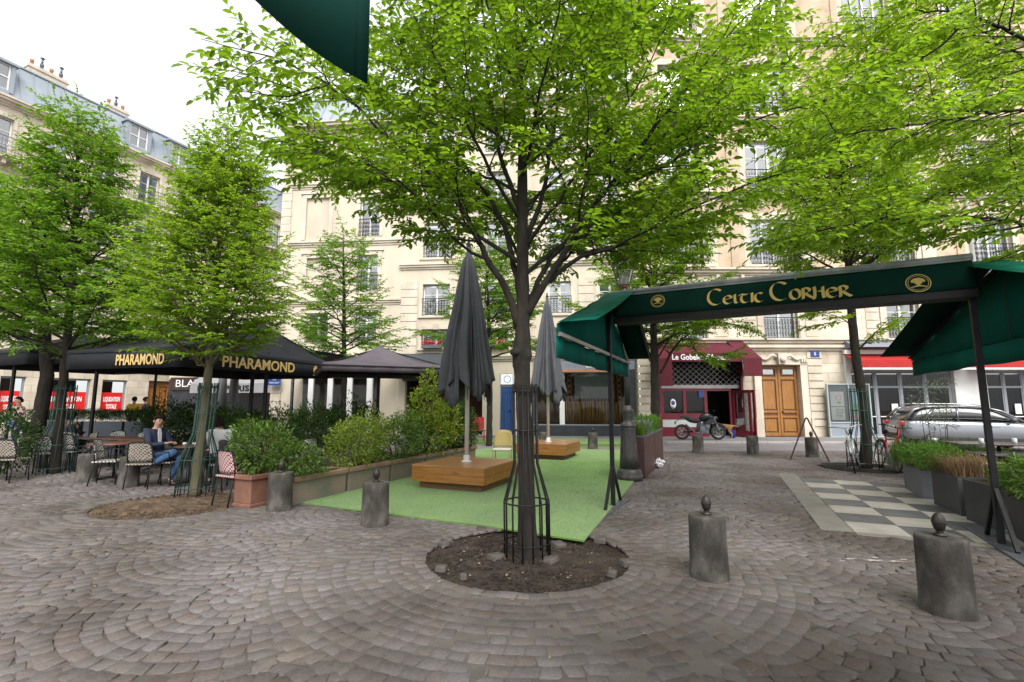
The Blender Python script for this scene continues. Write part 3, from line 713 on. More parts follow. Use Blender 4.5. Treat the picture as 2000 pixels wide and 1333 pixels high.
# blue street door
M("blue_paint", (.02, .07, .22), (.03, .09, .27), 3, .4)
double_door(FE, gf[1][:3] + (2.35,), (MATS["blue_paint"], MATS["blue_paint"]), label="blue panelled street door")
mb = MB(); mb.box2((bd0, .22, 2.352), (bd1, .3, 2.45)); mb.quad((bd0, .3, 2.45), (bd1, .3, 2.45), (bd1, .3, 2.95), (bd0, .3, 2.95), 1)
mb.ring(((bd0 + bd1) / 2, .26, 2.7), .16, .012, 16, 0, 'y'); mb.build("door_fanlight", [MATS["iron_grey"], PANE], FE.t)
# recessed trattoria front
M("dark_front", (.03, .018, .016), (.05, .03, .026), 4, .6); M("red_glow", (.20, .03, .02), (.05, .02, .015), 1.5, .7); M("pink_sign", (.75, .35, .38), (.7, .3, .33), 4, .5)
M("awning_dark", (.045, .05, .058), (.06, .064, .072), 3, .8)
mb = MB(); a0, a1 = tr0, tr1
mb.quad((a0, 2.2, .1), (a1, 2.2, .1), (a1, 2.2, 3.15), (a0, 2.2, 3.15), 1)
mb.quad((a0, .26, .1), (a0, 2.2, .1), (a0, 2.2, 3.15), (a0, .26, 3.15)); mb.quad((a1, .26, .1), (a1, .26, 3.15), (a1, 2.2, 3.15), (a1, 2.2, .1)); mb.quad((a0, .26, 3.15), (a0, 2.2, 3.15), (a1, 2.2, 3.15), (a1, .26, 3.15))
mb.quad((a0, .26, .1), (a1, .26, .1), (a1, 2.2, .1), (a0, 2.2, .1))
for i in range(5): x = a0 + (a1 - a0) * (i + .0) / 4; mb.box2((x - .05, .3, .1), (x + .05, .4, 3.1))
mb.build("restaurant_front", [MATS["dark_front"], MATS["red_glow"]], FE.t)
mb = MB(); mb.box2((tr0 - .1, -.14, 2.62), (tr1 + .1, -.005, 3.12)); sg = mb.build("shop_sign", MATS["dark_front"], FE.t)
xm, zm = FE.px(842, 737, .14); text_mesh("sign_lettering", "Trattoria DA", .33, MATS["pink_sign"], sg, frameM((xm + .25, -.146, 2.86), (1, 0, 0), (0, 0, 1)), offset=.006, width=2.1)
mb = MB(); t0, z_ = FE.px(778, 690); t1 = FE.px(935, 690)[0]
mb.add([(t0, -.01, 3.95), (t1, -.01, 3.95), (t1, -1.5, 3.2), (t0, -1.5, 3.2), (t0, -1.5, 2.98), (t1, -1.5, 2.98), (t0, -.01, 3.9), (t1, -.01, 3.9), (t0, -1.48, 3.16), (t1, -1.48, 3.16)],
       [(0, 1, 2, 3), (3, 2, 5, 4), (7, 6, 8, 9)]); mb.build("awning", MATS["awning_dark"], FE.t)
# chair shop: black surround, large pane with stools stacked in it, small blue-grey fascia
M("black_front", (.022, .026, .034), (.035, .04, .05), 3, .45); M("fascia", (.16, .19, .24), (.2, .23, .28), 3, .6); M("orange_edge", (.45, .16, .06), (.5, .2, .08), 3, .6)
s0, s1 = gf[2][0], gf[2][1]; mid = FE.px(1105, 800)[0]
mb = MB(); mb.box2((s0, -.1, .1), (s1, .26, .58)); mb.box2((s1 - .02, -.1, .58), (sh1 - .02, .05, 3.1)); mb.box2((s0, -.08, .58), (s0 + .12, .1, 3.1)); mb.box2((s0, -.12, 3.1), (sh1 - .02, .0, 3.5), 1); mb.box2((s0, -.3, 3.0), (s1, -.1, 3.1), 2)
mb.box2((mid - .28, -.06, .582), (mid - .05, .12, 3.0), 3); mb.box2((s0, -.11, .56), (s1, .24, .6), 4)
sf = mb.build("shop_front", [MATS["black_front"], MATS["fascia"], MATS["orange_edge"], MATS["white_paint"], MATS["grey_paint"]], FE.t)
x_, z_ = FE.px(1137, 704, .12); text_mesh("sign_lettering", "LE", .3, MATS["white_print"], sf, frameM((x_ + .3, -.125, 3.3), (1, 0, 0), (0, 0, 1)), offset=.006)
mb = MB(); 
mb.quad((s0, 1.6, .1), (s1, 1.6, .1), (s1, 1.6, 3.1), (s0, 1.6, 3.1)); mb.quad((s0, .26, .1), (s0, 1.6, .1), (s0, 1.6, 3.1), (s0, .26, 3.1)); mb.quad((s1, .26, .1), (s1, .26, 3.1), (s1, 1.6, 3.1), (s1, 1.6, .1)); mb.quad((s0, .26, .6), (s1, .26, .6), (s1, 1.6, .6), (s0, 1.6, .6))
M("warm_dark", (.16, .09, .04), (.05, .028, .014), 1.2, .7); mb.build("shop_interior", MATS["warm_dark"], FE.t)  # warm light of the lit shop mixed into the inner wall colour
g_ = MB(); g_.quad((mid, .12, .6), (s1 - .02, .12, .6), (s1 - .02, .12, 3.0), (mid, .12, 3.0)); g_.quad((s0 + .12, .12, .6), (mid - .28, .12, .6), (mid - .28, .12, 3.0), (s0 + .12, .12, 3.0)); g_.build("pane", SHOPGLASS, sf)
M("bamboo", (.66, .40, .13), (.5, .27, .08), 5, .5); M("bronze_dark", (.30, .14, .06), (.4, .2, .09), 5, .45); M("chalk_board", (.10, .125, .13), (.13, .155, .16), 2, .35)
bb0, bz1 = FE.px(1122, 733, -.3); bb1, bz0 = FE.px(1196, 779, -.3)
mb = MB(); mb.box2((bb0, .3, bz0), (bb1, .33, bz1)); mb.build("menu_board", MATS["chalk_board"], sf, label="grey green board hanging in the shop window")
mb = MB(); x = mid + .08
while x < s1 - .15:
    j = random.uniform(-.06, .06); mb.cyl((x, .35 + random.uniform(0, .3), .6), (x + j, .4, 1.62 + random.uniform(-.02, .05)), .016, .014, 5); x += random.uniform(.045, .075)
mb.build("stool_legs", MATS["bamboo"], sf)
mb = MB(); x = mid + .2
while x < s1 - .2:
    for k in range(5): mb.ring((x, .45, 1.72 + k * .26), .1, .016, 10, 0, 'y', 4); mb.cyl((x - .13, .42, 1.6 + k * .26), (x + .13, .42, 1.6 + k * .26), .012, None, 4)
    x += .33
mb.build("stool_seats", MATS["bronze_dark"], sf)
# ---------------------------------------------------------------- D: stone and yellow brick building on the right
FD = Fac("apartment_building", "tall yellow brick and stone apartment building with a wooden double door, behind the green awning", "building", 0, 22.1, 0)
d0 = FE.px(1243, 700)[0] + .05; d1 = 33.0
zc = FD.px(1520, 670)[1]                                       # ledge over the ground floor
rowsD = [(FD.px(1520, 668)[1] + .12, FD.px(1520, 600)[1] + .4), (FD.px(1520, 518)[1], FD.px(1520, 430)[1]), (FD.px(1520, 372)[1], FD.px(1520, 276)[1]), (FD.px(1520, 222)[1], FD.px(1520, 128)[1]), (FD.px(1520, 70)[1], FD.px(1520, -20)[1])]
colsD = [(1312, 1380), (1492, 1558), (1733, 1797), (1922, 1990)]
TOPD = 24.5
hs_ = []
for ci, (xa, xb) in enumerate(colsD):
    for ri, (z0, z1) in enumerate(rowsD):
        a0, a1 = FD.px(xa, 640)[0], FD.px(xb, 640)[0]
        if ri > 0:
            wid = 2.35 if ci in (1, 2) else 2.0; c = (a0 + a1) / 2 - (.35 if ci == 2 else 0); a0, a1 = c - wid / 2, c + wid / 2
        hs_.append((a0, a1, z0, z1))
for ri, (z0, z1) in enumerate(rowsD): hs_.append((26.2, 28.3, z0, z1))
pu0, pu1 = FD.px(1292, 780)[0], FD.px(1452, 780)[0]
dd0, dd1 = FD.px(1487, 780)[0], FD.px(1564, 780)[0]
sh = [(FD.px(1662, 780)[0], FD.px(1862, 780)[0]), (FD.px(1925, 780)[0], FD.px(2080, 780)[0])]
GTOP = FD.px(1520, 714)[1]
gfD = [(pu0, pu1, 0, 4.0), (dd0, dd1, .08, GTOP), (sh[0][0], sh[0][1], .1, 3.0), (sh[1][0], sh[1][1], .1, 3.0)]
mbw = MB()
FD.wall(mbw, d0, d1, 0, zc, gfD, 1, .3)
FD.wall(mbw, d0, d1, zc, rowsD[1][0] - .25, [h for h in hs_ if h[2] < rowsD[1][0] - .3], 1, .3)
FD.wall(mbw, d0, d1, rowsD[1][0] - .25, TOPD, [h for h in hs_ if h[2] >= rowsD[1][0] - .3], 0, .3, rmi=1)
for h in hs_: surround(mbw, *h, 0, .3, .06, 2, key=True)
for zi, z in enumerate((zc - .12, rowsD[1][0] - .5, rowsD[2][0] - .55, rowsD[3][0] - .55, rowsD[4][0] - .55)):
    cornice(mbw, d0, d1, z, 0, ((.08, .1), (.2, .12), (.3, .08)), 2)
    if zi >= 1:                                               # brackets under the upper ledges
        a = d0 + .2
        while a < d1: mbw.box2((a, -.16, z - .3), (a + .14, .01, z - .002), 2); a += 1.15
for (h0, h1, z0, z1) in hs_:
    if z0 > rowsD[1][0] + .5:                                 # panel with a roundel under each upper window
        mbw.box2((h0 - .2, -.05, z0 - .5 - .0), (h1 + .2, .01, z0 - .12), 2)
        m_ = MB(); 
for xa in (1395, 1450, 1585, 1690, 1830, 1900):               # vertical stone bands
    a = FD.px(xa, 640)[0]; mbw.box2((a - .32, -.05, rowsD[1][0] - .2), (a + .32, .01, TOPD), 2 if xa in (1395, 1585, 1830) else 0)
# channelled joints of the first floor and ground floor
for z in np.arange(zc + .3, rowsD[1][0] - .7, .38):
    aa_ = d0
    for (x0, x1) in sorted((h[0] - .34, h[1] + .34) for h in hs_ if h[2] < rowsD[1][0] - .3) + [(d1, d1)]:
        if x0 - aa_ > .5:
            mbw.box2((aa_ + .02, -.03, z), (aa_ + .62, .01, z + .33), 2); mbw.box2((x0 - .62, -.03, z), (x0 - .02, .01, z + .33), 2)
        aa_ = x1
for xa, xb in ((1247, 1279), (1583, 1612)):
    a0, a1 = FD.px(xa, 800)[0], FD.px(xb, 800)[0]
    for z in np.arange(.55, 3.75, .34): mbw.box2((a0, -.05, z), (a1, .01, z + .27), 2)
e0_, e1_ = dd1 + .3, FD.px(1650, 760)[0]
cornice(mbw, e0_ - 4.0, e1_, 3.95, 0, ((.1, .12), (.22, .12)), 2)
# door surround with carved head
mbw.box2((dd0 - .32, -.14, 0), (dd0 - .002, .02, GTOP + .02), 2); mbw.box2((dd1 + .002, -.14, 0), (dd1 + .32, .02, GTOP + .02), 2); mbw.box2((dd0 - .32, -.16, GTOP + .022), (dd1 + .32, .02, GTOP + .3), 2)
mbw.box2((dd0 - .42, -.2, 0), (dd0 - .32, .02, .9), 2); mbw.box2((dd1 + .32, -.2, 0), (dd1 + .42, .02, .9), 2)
wD = mbw.build("wall", [MATS["yellow_brick"], MATS["ashlar"], MATS["pale_stone"]], FD.t)
cm = (dd0 + dd1) / 2; mb = MB()
mb.box((cm, -.26, GTOP + .28), (.34, .2, .5), taper=1.25); mb.lathe([(0, -.16), (.12, -.1), (.14, 0), (.1, .1), (0, .15)], (cm, -.38, GTOP + .25), 12)
for s_ in (-1, 1):
    pts = [(cm + s_ * (.2 + .1 * i), -.22, GTOP + .34 + .1 * math.sin(i * .9)) for i in range(8)]; mb.tube(pts, [.09, .08, .08, .07, .07, .06, .05, .03], 7)
    for k in range(3): mb.box((cm + s_ * (.95 + k * .1), -.2, GTOP + .2), (.07, .1, .14))
mb.build("carved_keystone", MATS["pale_stone"], FD.t, label="carved lion mask and scrolls over the wooden door")
double_door(FD, (dd0, dd1, .08, GTOP), (MATS["oak_door"], MATS["oak_dark"]), y=.16, panels=((.05, .26), (.29, .33), (.36, .80), (.84, .95)), label="varnished oak double street door")
mb = MB(); mb.box2((dd0 + .2, .12, GTOP * .84 + .12), (cm - .22, .15, GTOP * .95 - .02)); mb.box2((cm + .22, .12, GTOP * .84 + .12), (dd1 - .2, .15, GTOP * .95 - .02)); mb.build("door_light", PANE, FD.t)
for i, h in enumerate(hs_): window(FD, *h, rail=(1.0 if h[2] < 12 else .9), railout=.12, bars=(1 if h[2] < 6 else 2))
mr = MB(); mansard(mr, d0, d1, .3, TOPD + .01, 3.0, 1.2, 12); cornice(mr, d0, d1, TOPD - .3, 0, ((.1, .1), (.3, .1), (.5, .1))); mr.build("roof", MATS["zinc"], FD.t)
pt = MB(); xd = FD.px(1890, 450)[0]; pt.cyl((xd, -.12, zc + .3), (xd, -.12, TOPD), .075, None, 10)
for z in np.arange(5, 24, 2.2): pt.box((xd, -.1, z), (.2, .12, .05))
pt.build("drainpipe", MATS["white_paint"], FD.t)
M("plate_blue", (.015, .05, .20), (.02, .06, .24), 4, .35); M("plate_green", (.03, .20, .10), (.04, .24, .13), 4, .4)
xn, zn = FD.px(1590, 692); mb = MB(); mb.box2((xn - .2, -.07, zn - .14), (xn + .2, -.04, zn + .14)); pl = mb.build("house_number", MATS["plate_blue"], FD.t)
text_mesh("number", "5", .2, MATS["white_print"], pl, frameM((xn, -.072, zn), (1, 0, 0), (0, 0, 1)), offset=.004)
# --- pub front: burgundy joinery, grille, open doors, awning
M("burgundy", (.16, .010, .022), (.12, .008, .018), 3, .4); M("burgundy_cloth", (.10, .006, .017), (.075, .005, .012), 2.5, .85, bump=.1); M("steel_grille", (.30, .29, .29), (.4, .39, .38), 5, .4, metal=.6); M("pub_panel", (.42, .45, .44), (.5, .53, .52), 3, .5)
y = .12; mb = MB()
wz0, wz1 = FD.px(1340, 808)[1], FD.px(1340, 764)[1]
a_op0, a_op1 = FD.px(1384, 780)[0], FD.px(1427, 780)[0]
mb.box2((pu0, y, .05), (a_op0 - .0, y + .1, .5)); mb.box2((pu0, y + .005, .5), (a_op0, y + .09, .85), 1); mb.box2((pu0, y - .02, .85), (a_op0, y + .12, wz0))
mb.box2((pu0, y, wz1), (a_op1 + .1, y + .1, wz1 + .12))
for x in (pu0, (pu0 + a_op0) / 2 - .05, a_op0 - .16): mb.box2((x, y - .01, wz0), (x + .14, y + .1, wz1))
mb.box2((a_op1, y, .05), (a_op1 + .1, y + .1, wz1))
gz = FD.px(1360, 752)[1]
mb.box2((pu0, y - .02, wz1 + .12), (pu1, y + .06, gz), 2)
for x0, x1 in ((pu1 - .1, pu1), (pu0 - .1, pu0)): mb.box2((x0, -.06, .0), (x1, .2, 4.0), 0)
pubf = mb.build("pub_front", [MATS["burgundy"], MATS["pub_panel"], MATS["steel_grille"]], FD.t)
g_ = MB(); g_.quad((pu0 + .1, y + .04, wz0), (a_op0 - .1, y + .04, wz0), (a_op0 - .1, y + .04, wz1), (pu0 + .1, y + .04, wz1)); g_.build("pane", SHOPGLASS, pubf)
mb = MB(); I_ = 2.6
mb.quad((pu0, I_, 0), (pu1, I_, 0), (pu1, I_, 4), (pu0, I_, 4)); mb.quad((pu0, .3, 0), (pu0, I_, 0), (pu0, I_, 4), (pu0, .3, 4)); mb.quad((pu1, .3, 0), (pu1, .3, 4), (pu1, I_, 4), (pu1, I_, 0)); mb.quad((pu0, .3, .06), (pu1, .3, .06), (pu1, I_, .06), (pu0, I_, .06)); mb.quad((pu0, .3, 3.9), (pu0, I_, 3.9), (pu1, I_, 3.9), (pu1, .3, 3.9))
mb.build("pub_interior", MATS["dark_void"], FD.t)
mb = MB(); a = pu0 + .05; gz1 = 3.95                          # folding grille of diamonds
step = .135; zt = gz
rows_ = int((gz1 - gz) / .12)
for r_ in range(rows_):
    z = gz + r_ * .12; k = 0; x = pu0 + .02
    while x + step < pu1 - .02:
        s_ = 1 if (k + r_) % 2 else -1
        mb.bar((x, .05, z + (.06 - s_ * .06)), (x + step, .05, z + (.06 + s_ * .06)), .014, .014); x += step; k += 1
mb.build("rolling_grille", MATS["steel_grille"], pubf)
for (x, ang, w_) in ((a_op1 + .08, R(-62), .95), (pu1 - .12, R(-75), .9)):
    mb = MB(Matrix.Translation((x, .1, 0)) @ Matrix.Rotation(ang, 4, 'Z'))
    mb.box2((0, 0, .12), (.12, .05, 2.15)); mb.box2((w_ - .12, 0, .12), (w_, .05, 2.15)); mb.box2((.12, 0, .12), (w_ - .12, .05, .35)); mb.box2((.12, 0, 2.02), (w_ - .12, .05, 2.15)); mb.quad((.12, .025, .35), (w_ - .12, .025, .35), (w_ - .12, .025, 2.02), (.12, .025, 2.02), 1)
    mb.build("door", [MATS["burgundy"], PANE], pubf, label="open burgundy pub door with a glass pane")
A0, A1 = FD.px(1283, 680, 1.1)[0], FD.px(1482, 690, 1.1)[0]
ph0, ph1, pf0, pf1 = 4.35, 4.35, FD.px(1380, 690, 1.1)[1] + .35, FD.px(1380, 704, 1.1)[1]
mb = MB(); D_ = 1.1; iw = .25
mb.add([(A0 + iw, -.02, 4.35), (A1 - iw - .35, -.02, 4.35), (A1 - .75, -D_, 3.72), (A0 + .6, -D_, 3.72)], [(0, 1, 2, 3)])
mb.add([(A0 + .6, -D_, 3.72), (A1 - .75, -D_, 3.72), (A1 - .75, -D_ - .01, 3.36), (A0 + .6, -D_ - .01, 3.36)], [(0, 1, 2, 3)])
# hooped cheek pieces at both ends, falling lower than the front
for (x0, x1, zz) in ((A1 - .75, A1 + .05, 2.72), (A0 + .6, A0 - .05, 2.3)):
    mb.add([(x0 - (.25 if x1 > x0 else -.25), -.02, 4.5), (x1 - (.35 if x1 > x0 else -.35), -.02, 4.5), (x1, -D_ - .1, 3.5), (x0, -D_ - .1, 3.5), (x0, -D_ - .12, zz), (x1, -D_ - .12, zz), (x1 - (.2 if x1 > x0 else -.2), -.02, zz + .1)],
           [(0, 1, 2, 3), (3, 2, 5, 4), (1, 6, 5, 2)])
aw = mb.build("awning", MATS["burgundy_cloth"], FD.t); sm = aw.modifiers.new("thick", 'SOLIDIFY'); sm.thickness = .012
tx, tz = FD.px(1368, 689, 1.12); text_mesh("awning_lettering", "Le Gobelet d'Argent", .34, MATS["white_print"], aw, frameM((tx, -D_ - .03, 3.54), (1, 0, 0), (0, 0, 1)), offset=.008, width=2.5)
mb = MB(); x_, z_ = FD.px(1316, 789); mb.lathe([(0, 0), (.17, 0), (.17, .01), (0, .01)], (0, 0, 0), 20); mb.v = [(x_ + a * .8, .1 - c_, z_ + b_ * 1.3) for a, b_, c_ in mb.v]; mb.lathe([(0, 0), (.1, 0), (.1, .004), (0, .004)], (0, 0, 0), 12, 1)
k = len(mb.v) - 48; mb.v = mb.v[:k] + [(x_ + a * .9, .088 - c_, z_ + .04 + b_) for a, b_, c_ in mb.v[k:]]
mb.build("window_sticker", [MATS["white_print"], MATS["plate_blue"]], pubf)
mb = MB(); x_, z_ = FD.px(1371, 768); mb.box2((x_ - .12, .09, z_ - .2), (x_ + .12, .1, z_ + .12)); mb.build("window_notice", MATS["plate_blue"], pubf)
# --- white shop on the right with red awnings and grey glazing
M("shop_white", (.72, .72, .70), (.62, .62, .60), 1.2, .7); M("red_cloth", (.42, .016, .014), (.34, .013, .011), 2, .8); M("grey_cloth", (.17, .18, .22), (.22, .23, .27), 2, .85)
mb = MB(); w0 = FD.px(1652, 780)[0]
for (x0, x1) in ((w0, sh[0][0]), (sh[0][1], sh[1][0]), (sh[1][1], d1)): mb.box2((x0, -.16, 0), (x1, -.002, 3.2))
mb.box2((w0, -.2, 3.2), (d1, -.003, 3.75)); wf = mb.build("shop_front", MATS["shop_white"], FD.t)
for (s0, s1) in sh:
    mb = MB(); yf = .05; zt = 3.0
    n = 4; 
    for i in range(n + 1): x = s0 + (s1 - s0 - .09) * i / n; mb.box2((x, yf - .04, .1), (x + .09, yf + .04, zt)); mb.box2((x - .05 if i else x, yf - .02, .1), (x + .14 if i < n else x + .09, yf + .02, zt - .001))
    for z in (.1, 2.25, zt - .1): mb.box2((s0, yf - .035, z), (s1, yf + .035, z + .09))
    for i in range(n): x = s0 + (s1 - s0 - .09) * i / n; mb.box2((x + .16, yf - .03, .95), (x + (s1 - s0) / n - .06, yf + .0, .99), 1)
    g = mb.build("glazing", [MATS["grey_paint"], MATS["white_paint"]], FD.t)
    q = MB(); q.quad((s0, yf + .01, .1), (s1, yf + .01, .1), (s1, yf + .01, zt), (s0, yf + .01, zt)); q.build("pane", SHOPGLASS, g)
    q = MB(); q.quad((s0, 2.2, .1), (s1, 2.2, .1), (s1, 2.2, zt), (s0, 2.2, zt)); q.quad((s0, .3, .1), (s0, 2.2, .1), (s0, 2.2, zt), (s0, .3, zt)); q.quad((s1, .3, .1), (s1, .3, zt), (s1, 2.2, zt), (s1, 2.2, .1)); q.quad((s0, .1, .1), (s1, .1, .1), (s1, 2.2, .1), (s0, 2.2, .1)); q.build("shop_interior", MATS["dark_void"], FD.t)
for x_px in (1749, 1990):
    x_, z_ = FD.px(x_px, 800); mb = MB(); mb.box2((x_ - .14, -.02 + .03, z_ - .2), (x_ + .14, .036, z_ + .25)); mb.build("window_notice", MATS["white_print"], FD.t)
for (x0, x1) in ((FD.px(1672, 710, 1)[0], FD.px(1912, 710, 1)[0]), (FD.px(1918, 710, 1)[0], FD.px(2120, 710, 1)[0])):
    mb = MB(); mb.add([(x0, -.2, 3.75), (x1, -.2, 3.75), (x1, -1.0, 3.42), (x0, -1.0, 3.42), (x1, -1.01, 3.12), (x0, -1.01, 3.12)], [(0, 1, 2, 3), (3, 2, 4, 5)])
    a_ = mb.build("awning", MATS["red_cloth"], FD.t, label="red shop awning with a white cassette"); a_.modifiers.new("t", 'SOLIDIFY').thickness = .01
    mb = MB(); mb.box2((x0, -.34, 3.76), (x1, -.201, 3.95)); mb.box2((x0, -1.0, 3.02), (x1, -.97, 3.115), 0); mb.build("awning_cassette", MATS["white_paint"], a_)
mb = MB(); g0 = FD.px(1663, 690, .6)[0]; mb.add([(g0, -.03, 4.45), (d1, -.03, 4.45), (d1, -.9, 4.02), (g0, -.9, 4.02), (g0, -.03, 4.02)], [(0, 1, 2, 3), (0, 3, 4)]); mb.build("grey_canopy", MATS["grey_cloth"], FD.t)
# glass notice case against the wall
n0, n1 = FD.px(1607, 800)[0], FD.px(1690, 800)[0]
NB = thing("notice_case", "glass notice case holding posters on the stone wall between the oak door and the bikes", "notice board", ((n0 + n1) / 2, 21.75, 0.08))
W_ = (n1 - n0) / 2; mb = MB(); M("pale_green_metal", (.32, .40, .40), (.38, .46, .45), 3, .5)
for x in (-W_, -.02, W_ - .05): mb.box2((x, -.05, 0), (x + .05, .05, 2.35))
for z in (.0, .62, 2.3): mb.box2((-W_ + .05, -.045, z), (W_ - .05, .045, z + .05))
mb.box2((-W_ + .05, .02, .66), (W_ - .05, .04, 2.3), 1); mb.box2((-W_ + .05, -.01, .05), (W_ - .05, .02, .62), 2)
mb.build("frame", [MATS["pale_green_metal"], MATS["grey_paint"], MATS["zinc"]], NB)
q = MB(); q.quad((-W_ + .05, -.03, .67), (W_ - .05, -.03, .67), (W_ - .05, -.03, 2.3), (-W_ + .05, -.03, 2.3)); q.build("pane", SHOPGLASS, NB)
M("poster_blue", (.25, .50, .66), (.55, .72, .82), 1.6, .5, c3=(.38, .62, .72)); M("poster_green", (.2, .55, .3), (.3, .6, .38), 5, .5); M("poster_pink", (.75, .35, .42), (.72, .6, .62), 8, .5)
for k, (x0, x1, z0, z1, mm) in enumerate(((-.80, -.2, 1.35, 2.0, ("white_print",)), (-.80, -.2, .75, 1.32, ("white_print",)), (.14, .72, 1.45, 2.05, ("poster_blue",)), (.14, .72, 1.05, 1.44, ("poster_green",)), (.14, .72, .75, 1.04, ("poster_pink",)))):
    mb = MB(); mb.box2((x0, .0, z0), (x1, .012, z1)); po = mb.build("poster", MATS[mm[0]], NB)
    if k == 0: mb = MB(); mb.ring((-.44, -.004, 1.75), .12, .012, 16, 0, 'y', 4); mb.build("poster_drawing", MATS["poster_pink"], po); mb = MB(); mb.box2((-.52, -.004, 1.48), (-.36, -.002, 1.55)); mb.build("poster_drawing", MATS["poster_green"], po)
    if k == 1:
        mb = MB()
        for i in range(6): mb.box2((-.62, -.003, 1.22 - i * .07), (-.62 + random.uniform(.3, .44), -.001, 1.235 - i * .07))
        mb.build("poster_writing", MATS["iron_grey"], po)

# ---------------------------------------------------------------- street plaque, little Paris front at the left corner of the cream building
plx, plz = FC.px(536, 743)
PLQ = thing("street_sign", "blue enamel street name plaque with a rounded green top on the cream wall", "street sign", tuple(FC.o + FC.A * (c0 + .0) + Vector((0, 0, 0))), 0)
p = P(536, 744, 23.6); PLQ.location = p
mb = MB(); mb.prism([(-.3, -.22), (.3, -.22), (.3, .2), (-.3, .2)], 0, .03, 0, 'y'); mb.build("plate", MATS["plate_blue"], PLQ)
mb = MB(); mb.prism([(-.3, .2), (.3, .2), (.27, .3), (.15, .38), (0, .41), (-.15, .38), (-.27, .3)], 0, .03, 0, 'y'); mb.build("plate_top", MATS["plate_green"], PLQ)
text_mesh("street_name", "RUE", .09, MATS["white_print"], PLQ, frameM((0, -.003, .05), (1, 0, 0), (0, 0, 1))); text_mesh("street_name", "PIERRE LESCOT", .1, MATS["white_print"], PLQ, frameM((0, -.003, -.1), (1, 0, 0), (0, 0, 1)), width=.5)
# low wing between: pale wall with a cafe fascia, and the glazed veranda at the foot of the cream building
FV = Fac("veranda", "glazed cafe veranda with white posts at the foot of the cream building, behind the shrubs", "veranda", 0, 21.9, ph)
v0, v1 = FV.px(570, 770)[0], FV.px(722, 770)[0]
mb = MB(); n = 4
for i in range(n + 1): x = v0 + (v1 - v0) * i / n; mb.box2((x - (.03 if i == 0 else .12), -.08, 0), (x + (.05 if i == 0 else .12), .08, 2.75), 0 if i else 1)
mb.box2((v0 - .05, -.1, 2.75), (v1 + .12, 1.0, 2.95), 0); mb.box2((v0, -.05, 0), (v1, .05, .6), 1)
mb.build("veranda_frame", [MATS["white_paint"], MATS["iron_grey"]], FV.t)
q = MB(); q.quad((v0, 0, .6), (v1, 0, .6), (v1, 0, 2.75), (v0, 0, 2.75)); q.build("pane", SHOPGLASS, FV.t)
q = MB(); q.quad((v0, .95, .0), (v1, .95, .0), (v1, .95, 2.75), (v0, .95, 2.75)); q.build("veranda_interior", M("brown_dim", (.07, .06, .055), (.16, .14, .12), 1.5, .8), FV.t)
FP = Fac("cafe_building", "dark cafe front with a grey fascia under a white awning, far behind the second tree", "cafe", -17.4, 29.0, R(-12))
mb = MB(); mb.box2((-3.6, 0, 0), (7, 3, 3.0)); mb.box2((-3.6, .005, 3.0), (7, 3, 9.0), 1); mb.build("wall", [MATS["black_front"], MATS["cream_render"]], FP.t)
mb = MB(); mb.box2((-3.4, -.1, 2.35), (-.4, -.002, 3.1)); s_ = mb.build("shop_sign", MATS["dark_front"], FP.t); text_mesh("sign_lettering", "BLAZE", .62, MATS["white_print"], s_, frameM((-1.9, -.104, 2.72), (1, 0, 0), (0, 0, 1)), width=2.2)
M("white_canvas", (.28, .28, .29), (.23, .23, .24), 2, .9)
mb = MB(); mb.add([(.6, -.1, 4.3), (5.6, -.1, 4.3), (5.6, -2.6, 2.6), (.6, -2.6, 2.6), (5.6, -2.61, 2.1), (.6, -2.61, 2.1)], [(0, 1, 2, 3), (3, 2, 4, 5)]); a_ = mb.build("awning", MATS["white_canvas"], FP.t)
text_mesh("awning_lettering", "PETIT PARIS", .42, MATS["iron_black"], a_, frameM((2.7, -2.64, 2.33), (1, 0, 0), (0, 0, 1)), offset=.01, width=3.2)
for (px_, py_, wx) in ((432, 790, .5), (455, 790, .45)):
    c = P(px_, 787, 21.0); U_ = thing("parasol", ("closed white parasol behind the second tree, left of its pair" if px_ == 432 else "closed white parasol behind the second tree, right of its pair"), "parasol", (c.x, c.y, 0), group="closed white parasols")
    mb = MB(); prof = [(.05, 3.3), (.1, 3.2), (.16, 2.6), (.2, 1.6), (.16, 1.2)]
    mb.lathe(prof[::-1], (0, 0, 0), 16, flute=8, fz=(0, 4), fd=.05); mb.build("canopy", MATS["white_canvas"], U_); mb = MB(); mb.cyl((0, 0, 0), (0, 0, 1.25), .03); mb.build("pole", MATS["white_paint"], U_)
